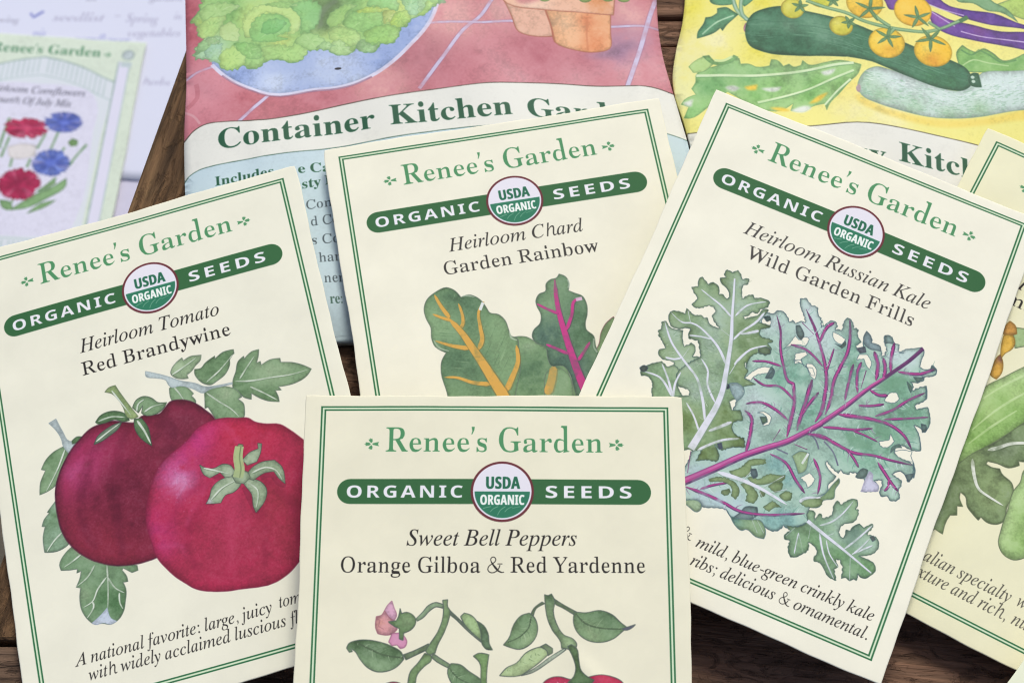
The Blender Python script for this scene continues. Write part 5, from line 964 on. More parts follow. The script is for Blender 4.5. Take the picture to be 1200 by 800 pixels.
    sh.wash(M(-210,-978,-184,-963,-172,-978,-185,-994), rgb('55706a'), **gy)
    sh.wash(M(-628,-1446,-614,-1426,-594,-1430,-597,-1452,-613,-1459), rgb('54625f'), **gy)
    sh.wash(M(-269,-1370,-253,-1355,-225,-1356,-233,-1376,-256,-1380), rgb('54606e'), **gy)
    sh.wash(M(-237,-1348,-201,-1331,-162,-1354,-162,-1387,-176,-1414,-210,-1389), rgb('9fb7ba'), line=ln, lw=.16)
    sh.wash(M(-186,-1638,-170,-1625,-155,-1650,-169,-1660), rgb('5a6478'), **gy)
    for p in (M(-546,-1385,-494,-1443,-439,-1524), M(-453,-1389,-457,-1447,-439,-1524), M(-602,-1454,-530,-1451,-451,-1513)):
        sh.vein(p, .35, .6, rgb('dddfec'), .95, rgb('7e9486'))
    W, WS = rgb('dddfec'), rgb('7e9486')
    for p, a, b in ((M(-517,-971,-460,-990,-403,-1009,-341,-1043), .3, .7), (M(-598,-1135,-532,-1160,-494,-1146,-397,-1174,-340,-1209,-278,-1276), .3, .9), (M(-224,-904,-297,-959,-327,-1030), .3, .7), (M(-212,-955,-228,-1011,-277,-1097,-296,-1147), .7, .6), (M(-204,-1052,-250,-1087,-275,-1103), 1.0, .5), (M(-145,-1104,-207,-1154,-249,-1256), .4, .8), (M(-483,-1207,-434,-1191,-387,-1183), .5, .5), (M(-608,-1189,-545,-1270,-477,-1321,-427,-1353,-393,-1373,-323,-1462,-269,-1571), .5, .9), (M(-542,-1351,-504,-1344,-475,-1324), .7, .5), (M(-531,-1097,-500,-1146), .7, .4), (M(-362,-1119,-313,-1134), .4, .5), (M(-393,-1291,-350,-1326,-324,-1395,-262,-1461), .5, .7), (M(-240,-1226,-252,-1307), .6, .8), (M(-379,-1515,-328,-1558,-277,-1621), .5, .6), (M(-163,-1515,-206,-1562,-241,-1598), 1.0, .8), (M(-105,-1574,-169,-1611,-209,-1649,-255,-1703), .6, .8), (M(-461,-1265,-471,-1318), .4, .4)):
        sh.vein(p, a * .75, b * .75, W, .95, WS)
    q = smooth(M(-395,-856,-366,-949,-340,-1036,-308,-1132,-274,-1281,-266,-1321,-253,-1389,-251,-1475,-265,-1582,-283,-1709), False, 5)
    sh.pen(q + (.1, -.1), .5, WS, .7, 2.0)
    sh.pen(q, .35, W, .97, 1.65)
    # smaller leaflets under the purple rib
    for p in (M(-92,-1737,-52,-1699,-29,-1649,35,-1617,42,-1636,-14,-1672,-5,-1697,-27,-1736,-78,-1743), M(-161,-1808,-134,-1785,-80,-1770,-48,-1775,-18,-1807,-22,-1844,-43,-1837,-48,-1814,-64,-1796,-101,-1793,-152,-1817), M(-92,-1834,-64,-1812,-54,-1823,-64,-1844,-87,-1848), M(-26,-1771,-7,-1756,32,-1764,62,-1789,56,-1831,21,-1834,14,-1798), M(-8,-1731,13,-1715,33,-1719,71,-1675,114,-1662,140,-1650,141,-1669,95,-1709,41,-1741,11,-1741), M(88,-1732,114,-1694,141,-1688,146,-1718,126,-1744), M(146,-1751,170,-1717,193,-1716,201,-1745,180,-1761), M(59,-1765,85,-1756,86,-1782,77,-1789), M(100,-1830,128,-1785,174,-1796,144,-1810,129,-1836), M(238,-1741,273,-1706,326,-1688,329,-1712,302,-1737,258,-1748)):
        sh.wash(crinkle(p, .2, 2.0, len(p)), rgb('869d70'), wash=.08, edge=.26, line=rgb('4f6650'), lw=.15, la=.75, raw=True, col2=rgb('789266'), spots=[(p[:1], 1.5, rgb('a3b98c'), .6)])
    sh.wash(M(-15,-1927,18,-1922,71,-1904,108,-1890,152,-1940,152,-1962,118,-1968,66,-1954,53,-1966,12,-1953), rgb('8aa883'), wash=.14, edge=.25, line=ln, lw=.18, art=True, spots=[(M(13,-1940), 2, rgb('6f9a92'), .8)])
    sh.wash(M(-233,-1950,-167,-1920,-148,-1930,-145,-1955,-154,-1968,-199,-1960), rgb('9cb596'), wash=.14, edge=.2, line=ln, lw=.18, art=True)
    sh.wash(M(-9,-1686,11,-1676,29,-1707,16,-1723,-1,-1708), rgb('61757a'), **gy)
    for p, a, b in ((M(-137,-1761,-45,-1751,51,-1752,101,-1758,191,-1775), 1.0, .5), (M(-44,-1754,-13,-1804), .4, .3), (M(50,-1756,82,-1787), .4, .3), (M(135,-1655,71,-1740), .6, .4), (M(167,-1709,110,-1751), .5, .4), (M(-5,-1697,-19,-1739), .4, .5), (M(77,-1904,117,-1949), .35, .3), (M(97,-1895,143,-1938), .35, .3), (M(238,-1741,248,-1720,298,-1691), .7, .5)):
        sh.vein(p, a, b, W, .9, WS)
    for m_, sp_, n_ in ((M(-395,-856,-360,-975,-308,-1132,-274,-1281,-253,-1389,-265,-1582), 7.5, 150), (M(-608,-1189,-545,-1270,-477,-1321,-393,-1373,-323,-1462), 3.2, 40)):
        sp = smooth(m_, False, 16)
        for k in range(n_):
            i = rs.randint(2, len(sp) - 3)
            t = sp[i + 1] - sp[i - 1]
            t /= np.hypot(*t)
            n = np.array([-t[1], t[0]]) * rs.choice([-1, 1])
            q0 = sp[i] + n * rs.uniform(.12, .8) * sp_
            d = n * .8 - t * rs.uniform(-.2, .8)
            l = rs.uniform(.5, 1.6)
            if np.abs(sh.img[int((q0[1] - sh.y0) * sh.res), int((q0[0] - sh.x0) * sh.res)] - paper).sum() < .35:
                continue
            sh.pen(np.array([q0, q0 + d * l * .5 + t * .1, q0 + d * l]), .16, rgb('5f7d58') if rs.rand() < .55 else rgb('c8d6c4'), .4, .05, sm=True, vary=.4)
    # leaf at the lower right
    low = M(300,-1810,286,-1783,290,-1755,315,-1755,325,-1795,335,-1753,346,-1756,352,-1772,388,-1736,380,-1695,387,-1665,409,-1678,442,-1633,464,-1626,475,-1648,470,-1673,484,-1666,491,-1696,482,-1730,449,-1753,437,-1788,449,-1813,465,-1820,470,-1803,464,-1776,484,-1774,485,-1759,509,-1726,533,-1737,562,-1701,567,-1714,548,-1760,574,-1756,594,-1754,619,-1787,606,-1830,550,-1866,577,-1865,627,-1872,641,-1894,626,-1930,612,-1948,585,-1949,575,-1939,582,-1972,563,-1974,554,-1988,534,-1979,517,-1991,509,-1947,484,-1914,466,-1923,489,-1949,474,-1963,500,-2009,461,-2005,435,-1981,409,-1963,386,-1967,378,-1955,386,-1930,372,-1907,333,-1895,342,-1939,327,-1956,308,-1980,285,-1991,264,-1963,260,-1921,234,-1926,229,-1913,245,-1880,219,-1866,263,-1853,284,-1836)
    sh.wash(crinkle(low, .2, 2.2, 9), rgb('90b08c'), wash=.07, edge=.34, ew=.4, line=rgb('4c6660'), lw=.19, la=.8, raw=True, art=True, col2=rgb('7ba083'), spots=[
        (M(496,-1791,505,-1757,491,-1816), 2.2, rgb('5c7a6c'), .95), (M(469,-1892,589,-1881,619,-1890,354,-1878), 3, rgb('6f9a6a'), .8),
        (M(412,-1748,569,-1802,589,-1801,437,-1818), 3, rgb('a5c2ae'), .8), (M(284,-1932,429,-1954), 3, rgb('7c9c78'), .6), (M(297,-1852), 2, rgb('6f8c6a'), .7)])
    for p, a, b in ((M(451,-1640,420,-1729,393,-1771,353,-1805), .3, .6), (M(422,-1814,401,-1834), .4, .4), (M(564,-1708,525,-1793,486,-1862), .4, .6), (M(594,-1795,564,-1827,524,-1871), .4, .5), (M(572,-1771,550,-1826,529,-1865), .3, .5), (M(489,-2007,410,-1919,364,-1837), .3, .6), (M(553,-1985,521,-1883), .4, .5), (M(295,-1971,286,-1917,281,-1874), .3, .4), (M(328,-1949,281,-1874), .3, .4), (M(489,-1949,434,-1908,402,-1856), .3, .4), (M(329,-1882,319,-1827), .3, .3), (M(235,-1910,258,-1859), .5, .4)):
        sh.vein(p, a * .75, b * .75, W, .92, WS)
    q = smooth(M(298,-1807,365,-1829,481,-1865,628,-1915), False, 5)
    sh.pen(q + (.08, -.1), 1.1, WS, .7, .5)
    sh.pen(q, .85, W, .97, .3)
    sh.wash(M(570,-1765,583,-1752,597,-1764,588,-1779), rgb('7c8c88'), **gy)
    blurb(sh, 'mild, blue-green crinkly kale', (-5.26, -105.68, 35.18, -105.93))
    blurb(sh, 'Tender &', (-18.64, -104.96, -6.70, -105.20))
    blurb(sh, 'ribs; delicious & ornamental.', (-4.91, -109.90, 35.49, -110.25))
    blurb(sh, 'pink', (-11.94, -109.47, -6.42, -109.54))
    return sh


def art_squash():
    sh = packet_front(rgb('eae7c6'))
    titles(sh, 'Heirloom Squash', (-18, -34.3, 18, -34.3), 'Romanesco Zucchini', (-26.5, -38.8, 25, -38.8))
    ln = rgb('5d6a50')
    Gd, Gl = rgb('7b9166'), rgb('93a87a')
    lf = M(-262,-1568,-155,-1452,-73,-1293,15,-1187,108,-1135,171,-1289,23,-1446,0,-1468,-22,-1476,-10,-1493,-49,-1528,-96,-1531,-141,-1542,-143,-1557,-116,-1561,-80,-1550,-66,-1565,-7,-1588,17,-1625,19,-1706,30,-1773,9,-1798,-35,-1809,-64,-1798,-68,-1818,-103,-1802,-135,-1783,-161,-1743,-189,-1735,-181,-1763,-152,-1792,-176,-1802,-159,-1842,-185,-1856,-189,-1886,-179,-1953,-218,-1947,-245,-1998,-348,-1911,-407,-1742,-328,-1661)
    sh.wash(lf, Gd, wash=.13, edge=.3, line=ln, lw=.24, art=True, corner=50, spots=[(M(-179,-1568,-84,-1617,-52,-1636,-69,-1691), 5, rgb('8fa572'), .8), (M(-229,-1698,-198,-1809,-122,-1509), 5, rgb('6b7f58'), .7), (M(-108,-1445), 4, rgb('5f6f52'), .8)])
    for p, a, b in ((M(-205,-1564,-170,-1628,-121,-1684,-67,-1695,1,-1703), .9, .4), (M(-162,-1493,-132,-1467,-87,-1418,-35,-1385,38,-1363), .9, .5)):
        sh.vein(p, a, b, rgb('dfe3d8'), .95, rgb('56654c'))
    # fruit
    sh.wash(M(-341,-1386,-307,-1271,-291,-1210,-240,-1133,-179,-1040,-68,-905,55,-797,134,-870,147,-1027,35,-1157,-53,-1263,-118,-1384,-165,-1467,-215,-1542,-249,-1616,-308,-1594), rgb('abcc86'), wash=.06, edge=.25, ew=1.2, line=ln, lw=.2, art=True, spots=[(M(-270,-1260,-212,-1160,-164,-1076), 3.2, rgb('c2dca0'), .8), (M(-201,-1383,-146,-1277,-221,-1489,-112,-1201), 5.5, rgb('84ae5c'), .8), (M(-213,-1314,-152,-1185), 3, rgb('b4d08c'), .7)])
    for p in (M(-280,-1275,-229,-1179,-163,-1080,-82,-972), M(-261,-1436,-213,-1314,-128,-1162,-43,-1047), M(-248,-1504,-197,-1391,-123,-1254)):
        sh.pen(p, .3, rgb('c9dfa8'), .6, sm=True, wm=.6)
    sh.wash(M(16,-1506,24,-1566,14,-1618,25,-1703,36,-1805,57,-1884,89,-1911,138,-1914,174,-1885,217,-1795,226,-1663,192,-1500,102,-1439), rgb('aecd8c'), wash=.06, edge=.28, ew=1.2, line=ln, lw=.2, art=True, spots=[(M(70,-1751,81,-1835,65,-1662), 3.2, rgb('bcd69a'), .8), (M(145,-1817,116,-1707), 4, rgb('8db266'), .7), (M(127,-1907,86,-1904), 1.5, rgb('8aa86c'), .7)])
    # blossom
    kb = dict(wash=.12, edge=.3, line=rgb('8a6a30'), lw=.2, art=True)
    sh.wash(M(-298,-876,-240,-854,-179,-799,-128,-840,-149,-911,-219,-945,-250,-972,-278,-924), rgb('9fb984'), wash=.1, edge=.2, line=ln, lw=.2, art=True)
    sh.wash(M(-326,-931,-332,-885,-324,-856,-295,-864,-271,-901,-295,-924), rgb('d9a050'), **kb)
    sh.wash(M(-312,-983,-321,-933,-285,-918,-261,-944,-261,-984,-280,-1019,-286,-1056), rgb('e0b44c'), **kb)
    sh.wash(M(-296,-1032,-269,-1066,-255,-1117,-264,-1156,-296,-1149,-303,-1104,-302,-1046), rgb('dba94a'), spots=[(M(-296,-1052), 1.6, rgb('94665c'), .8)], **kb)
    blurb(sh, 'alian specialty', (-10.43, -105.22, 9.87, -105.08), rgb('55534a'), 1.12)
    blurb(sh, 'It', (-12.59, -104.92, -10.73, -105.11), rgb('55534a'), 1.12)
    blurb(sh, 'with', (11.37, -104.90, 17.09, -104.87), rgb('55534a'), 1.12)
    blurb(sh, 'xture and rich,', (-9.94, -109.16, 10.80, -109.18), rgb('55534a'), 1.12)
    blurb(sh, 'te', (-12.13, -109.00, -10.25, -109.16), rgb('55534a'), 1.12)
    blurb(sh, 'nutty flavor', (11.95, -109.08, 27.86, -109.07), rgb('55534a'), 1.12)
    return sh


CONT_OUT = M(-1209,-1074,-1202,-707,-1191,-223,-1177,144,-1156,392,-1135,907,-1104,1726,-1071,2607,162,2468,1438,2299,1340,1426,1232,616,1213,409,1214,254,1226,110,1242,-78,1256,-253,1234,-588,1182,-954,1118,-1342,-39,-1147,-509,-1094)
YELL_OUT = M(-891,2153,-864,1274,-843,456,-852,325,-877,168,-888,-12,-880,-72,-826,-247,-783,-411,-741,-735,-718,-1150,-699,-1550,-10,-1511,930,-1428,1056,589,1138,2295)


def word(sh, t, font, p, cap, xh, asc, desc, col, italic=False, **kw):
    line_of_type(sh, t, font, p[0], p[2], p[1], cap, xh, asc, desc, col, italic, slope=(p[3] - p[1]) / (p[2] - p[0]), **kw)


def art_container():
    al = CONT_OUT
    sh = Sheet(al[:, 0].min() - 1, al[:, 1].min() - 1, al[:, 0].max() + 1, al[:, 1].max() + 1, 9, rgb('c77d88'))
    full = box(sh.x0, sh.y0, sh.x1, sh.y1)
    sp = lambda s_, r, c, a: (s_, r, rgb(c), a)
    sh.wash(full, rgb('c67a86'), wash=.05, col2=rgb('bb6a76'), amt=.55, edge=0, raw=True, grain=.02, spots=[
        sp(M(338,409,481,242,1007,234,1177,213,766,229), 8, 'd9a0a8', .7), sp(M(486,437,266,371,826,314,605,318), 6, 'b56574', .6),
        sp(M(1040,392,978,365,1085,433), 6, 'a87c98', .7), sp(M(36,450,-68,370,124,493), 8, 'b3707c', .7),
        sp(M(204,640,155,669,-205,265,433,643,1085,563), 8, 'dda4a4', .8), sp(M(-1034,397,-917,242,-1137,349), 9, 'd4909c', .7), sp(M(-797,287,-878,207,-1120,695,-1121,842), 6, 'b5606c', .6)])
    # tile joints
    LJ, LS = rgb('c9c0dc'), rgb('9c6c8c')
    for p, w in ((M(-1201,428,-1163,438,-1098,471,-1012,491), 1.2), (M(-907,141,-827,211,-747,286), 1.5), (M(-13,226,127,400,274,576,322,609,408,717,517,848), 1.7), (M(58,599,122,602,276,591,319,584,483,574,712,538), 1.2), (M(938,491,1053,478,1149,472,1242,443), 1.2), (M(1003,109,1096,316,1191,550,1264,708), 2.2)):
        sh.pen(p, w * .5 + .35, LS, .5, sm=True, vary=.3)
        sh.pen(p, w * .5, LJ, .85, sm=True, vary=.25)
    sh.pen(M(-1176,254,-1127,218,-1097,164), .6, rgb('d7a9b0'), .6, sm=True)
    sh.pen(M(-1158,271,-1105,325,-1105,406), 1.2, rgb('b46873'), .5, sm=True)
    # clay pots
    kp = dict(wash=.09, edge=.2, line=rgb('a5604c'), lw=.3, la=.7)
    sh.wash(M(1049,385,957,350,877,331,799,329,892,306,1028,312,1096,374), rgb('9d7894'), wash=.1, edge=.1, soft=.8, a=.8)
    sh.wash(M(410,861,471,674,491,600,514,509,587,473,682,459,734,559,720,823), rgb('e3b29c'), **kp)
    sh.wash(M(584,839,664,620,680,518,687,424,785,363,878,342,953,356,972,459,987,557,1039,784), rgb('e8ac80'), spots=[sp(M(794,434,750,533), 4, 'eec09a', .8), sp(M(902,444,864,379), 4, 'dc8a5c', .8), sp(M(868,542), 3, 'd77f55', .6)], **kp)
    sh.wash(M(421,787,477,679,645,626,816,590,1001,552,1019,642,1039,747,731,833), rgb('e7b69c'), spots=[sp(M(612,668), 5, 'ecc8b4', .8), sp(M(954,603,919,631), 3, 'de9460', .8)], **kp)
    sh.wash(M(515,716,573,745,653,687,593,671,535,676), rgb('cf8c8c'), edge=0, soft=.4)
    sh.pen(M(869,554,850,451,844,356), .5, rgb('c97a55'), .6)
    sh.pen(M(664,620,680,518,687,424), .45, rgb('b06a55'), .8, sm=True)
    for q in M(874,654,990,646,1066,631,672,685):
        sh.wash(disc(q[0], q[1] + .6, 1.6, 9, 1.2), rgb('8ea45f'), line=rgb('66804c'))
    # blue bowl
    bowl = M(-1020,507,-973,440,-917,383,-836,327,-738,285,-520,282,-425,281,-329,295,-237,330,-129,397,-31,481,48,565,94,637,128,720,-24,818,-345,857,-823,805)
    sh.wash(bowl, rgb('a3b4dd'), wash=.07, edge=.16, ew=1.2, spots=[sp(M(-447,401,-306,346,-716,358), 6, 'c3d0ea', .8), sp(M(-106,506,20,607,-207,387,-890,420), 5, '8fa4d6', .7)])
    sh.pen(M(-1020,505,-973,438,-917,381,-837,325,-738,283,-520,282,-425,279,-329,294,-237,328,-129,395,-32,480,47,563,94,636,128,718), 1.0, rgb('d6d4ea'), .95, sm=True)
    sh.pen(M(-973,428,-918,371,-837,315,-739,273,-520,275,-426,273,-330,286,-238,321), .5, rgb('8b5c74'), .6, sm=True)
    sh.flat([disc(*M(-400,388)[0], .9, 8, .35)], rgb('2c2c34'))
    # lettuces
    lg = rgb('a9cf86')
    ol = rgb('679668')
    mass = M(-1116,783,-1093,812,-1070,835,-1060,871,-1029,957,-813,963,-384,910,182,793,149,733,114,706,79,679,57,654,24,646,-17,627,-33,598,-72,587,-82,549,-119,507,-182,511,-191,485,-218,465,-275,476,-305,503,-320,478,-366,463,-421,483,-439,504,-476,513,-536,515,-573,468,-633,460,-674,485,-759,480,-786,453,-837,449,-869,477,-887,460,-938,457,-975,476,-986,508,-1060,548,-1110,559,-1089,629,-1045,670,-1078,690,-1079,753)
    sh.wash(crinkle(mass, .8, 4.0, 2), lg, wash=.07, edge=.18, raw=True, ew=.8, line=ol, lw=.26, la=.7, spots=[
        sp(M(-694,684,-623,717,-839,557,-1015,745,-952,810,-335,666,-220,590,-288,771), 6, '86bb73', .7), sp(M(-1040,592,-1005,619,-8,721,-30,755), 5, 'a9cdb2', .8), sp(M(-794,728,-738,795,-952,509,-667,577,-1042,727,-398,612,-353,606,-75,690,-177,710,-84,730), 4.5, 'c6dc84', .8),
        sp(M(-440,726,-411,770,-476,684,-462,698,-431,757,-393,794), 4.5, '6f8a5e', .85)])
    lobes = [
        (M(-1070,835,-1025,872,-939,872,-856,830,-927,797,-996,774,-1056,781), 'b3d58e'),
        (M(-1084,743,-1021,793,-927,791,-965,728,-1002,680,-1070,684), 'bcd98a'),
        (M(-965,728,-912,753,-873,696,-881,624,-936,641,-972,677), 'c5dd9a'),
        (M(-1101,579,-1072,648,-1028,673,-968,676,-988,617,-1057,594), 'a6cfa0'),
        (M(-1058,584,-1004,639,-962,624,-977,512,-1027,529), 'a3c9b0'),
        (M(-985,524,-956,582,-904,606,-849,527,-861,473,-904,463,-955,464), 'b9da86'),
        (M(-903,617,-835,608,-769,579,-774,508,-825,509,-881,562), '8fc677'),
        (M(-770,569,-701,581,-618,551,-598,589,-534,530,-573,468,-633,460,-682,492,-759,486), 'b4d98a'),
        (M(-598,589,-544,624,-494,608,-447,561,-502,516,-551,532), 'a8d08a'),
        (M(-846,641,-849,735,-806,803,-718,829,-617,801,-563,721,-586,640,-630,624,-615,706,-671,765,-756,776,-803,719,-808,636), 'c3dd8e'),
        (M(-820,658,-802,729,-740,768,-663,754,-616,696,-628,655,-697,633,-631,604,-717,599,-809,615), '8ec87c'),
        (M(-764,662,-743,722,-682,735,-632,708,-670,661,-722,646), '7fbf76'),
        (M(-617,801,-511,830,-455,781,-461,708,-527,633,-570,627,-562,731), '93cd86'),
        (M(-736,826,-649,836,-565,805,-617,796), 'a6d484'),
        (M(-432,663,-422,709,-353,763,-313,774,-270,753,-331,721,-354,669,-409,636), 'a6cf7e'),
        (M(-355,661,-319,704,-259,728,-187,735,-152,699,-159,621,-226,598,-283,598,-333,619), '96cb7c'),
        (M(-292,716,-226,736,-163,724,-146,698,-210,702), 'c5db74'),
        (M(-433,608,-396,635,-326,630,-273,573,-290,521,-336,511,-376,562,-421,560), 'bbd98c'),
        (M(-438,508,-409,551,-370,558,-337,503,-320,478,-366,463,-415,482), 'b6d79c'),
        (M(-305,499,-276,542,-249,547,-233,514,-190,501,-218,465,-275,476), 'abd0a4'),
        (M(-259,587,-185,617,-109,607,-79,580,-82,549,-119,507,-169,514,-245,523), 'a9d67a'),
        (M(-152,699,-100,704,-77,674,-120,624,-152,628), 'c0c97a'),
        (M(-121,617,-82,683,-17,686,-17,627,-72,587), 'bcdc72'),
        (M(-225,747,-208,793,-91,794,-65,728,-75,690,-149,730), '98d08a'),
        (M(-54,774,36,763,25,654,-14,658,-40,725), 'a3cfa6'),
        (M(18,654,60,689,72,743,116,729,86,686,50,651), 'b7dc80'),
        (M(120,761,165,755,174,722,140,710), '86b286'),
        (M(-501,526,-455,562,-399,524,-451,509), 'a6cd92'),
        (M(-1045,670,-1002,675,-970,635,-1030,622), 'b7d6a6'),
    ]
    for p, c in lobes:
        p = crinkle(p, .7, 3.6, len(p))
        base_, tip_ = p.mean(0), None
        sh.wash(p, rgb(c), wash=.06, edge=.14, ew=.6, line=ol, lw=.14, la=.42, a=.82, raw=True, col2=rgb('a6d488'), amt=.5, spots=[(p[:1], 2.4, rgb(c) * .86, .5), (p[len(p) // 2:len(p) // 2 + 1], 2.2, mix(rgb(c), rgb('ffffff'), .25), .5)])
        for k in range(0, len(p), max(1, len(p) // 7)):
            tip_ = base_ + (p[k] - base_) * .86
            sh.pen(np.array([base_ + (p[k] - base_) * .25, base_ + (p[k] - base_) * .6 + (.3, .2), tip_]), .32, rgb('d8eab8') if k % 2 else rgb('6da25c'), .2, .05, sm=True, vary=.5)
    for p in (M(-462,698,-493,628,-447,664), M(-465,651,-425,748,-363,796,-381,814,-457,760), ):
        sh.wash(p, rgb('73846a'), a=.75, soft=.3, edge=0)
    # the white title panel and the blue text panel
    panel = M(-1333,-105,-1176,85,-1132,129,-1081,152,-981,150,-824,136,-614,150,-402,179,-190,198,22,212,191,216,361,216,529,200,653,180,860,139,1068,111,1131,101,1231,63,1390,-1,1188,-1448,-1376,-1133)
    sh.wash(panel, rgb('e4e4de'), wash=.012, edge=0, grain=.006, corner=40, line=rgb('4f4a40'), lw=.28, la=.9)
    blue = M(-1303,-267,-1198,-162,-1167,-124,-1116,-101,-1051,-92,-956,-82,-848,-74,-702,-64,-517,-59,-86,-29,498,-41,829,-82,1152,-166,1235,-201,1388,-269,1188,-1448,-1376,-1133)
    sh.wash(blue, rgb('c2d6e0'), wash=.014, edge=0, grain=.01, corner=40, line=rgb('46685c'), lw=.28, la=.9)
    TG = rgb('22573f')
    word(sh, 'Container', BOLD, (-50.94, -0.13, -12.39, 1.52), 5.5, 3.7, 6.0, 1.6, TG, track=6, arc=None)
    word(sh, 'Kitchen', BOLD, (-8.81, 1.82, 21.51, 1.08), 5.5, 3.7, 6.0, 1.6, TG, track=6)
    word(sh, 'Garden', BOLD, (24.73, -0.06, 53.79, -5.86), 5.6, 3.7, 6.1, 1.6, TG, track=6)
    gr = rgb('424f58')
    word(sh, 'Includes', BOLD, (-52.13, -10.27, -37.69, -9.04), 2.5, 1.7, 2.6, .7, TG)
    word(sh, 'e Carrots', BOLD, (-32.11, -9.13, -15.07, -9.64), 2.6, 1.7, 2.6, .7, TG)
    word(sh, 'sty Basil', BOLD, (-31.55, -13.57, -17.36, -12.26), 2.6, 1.75, 2.6, .75, TG)
    word(sh, 'Cont', ROMAN, (-31.07, -19.41, -23.29, -19.18), 2.5, 1.7, 2.6, .7, gr)
    word(sh, 'd Co', ROMAN, (-30.21, -24.11, -23.30, -24.14), 2.6, 1.75, 2.7, .7, gr)
    word(sh, 's Co', ROMAN, (-30.41, -29.34, -23.54, -29.49), 2.6, 1.75, 2.7, .7, gr)
    word(sh, 'hard', ROMAN, (-28.99, -34.37, -21.95, -34.55), 2.6, 1.75, 2.7, .7, gr)
    word(sh, 'ners', ROMAN, (-28.23, -39.97, -22.04, -40.27), 2.6, 1.75, 2.7, .7, gr)
    word(sh, 're:', BOLD, (-27.28, -45.53, -24.11, -45.69), 2.6, 1.8, 2.7, .7, rgb('4a6a60'))
    return sh, [panel, blue]


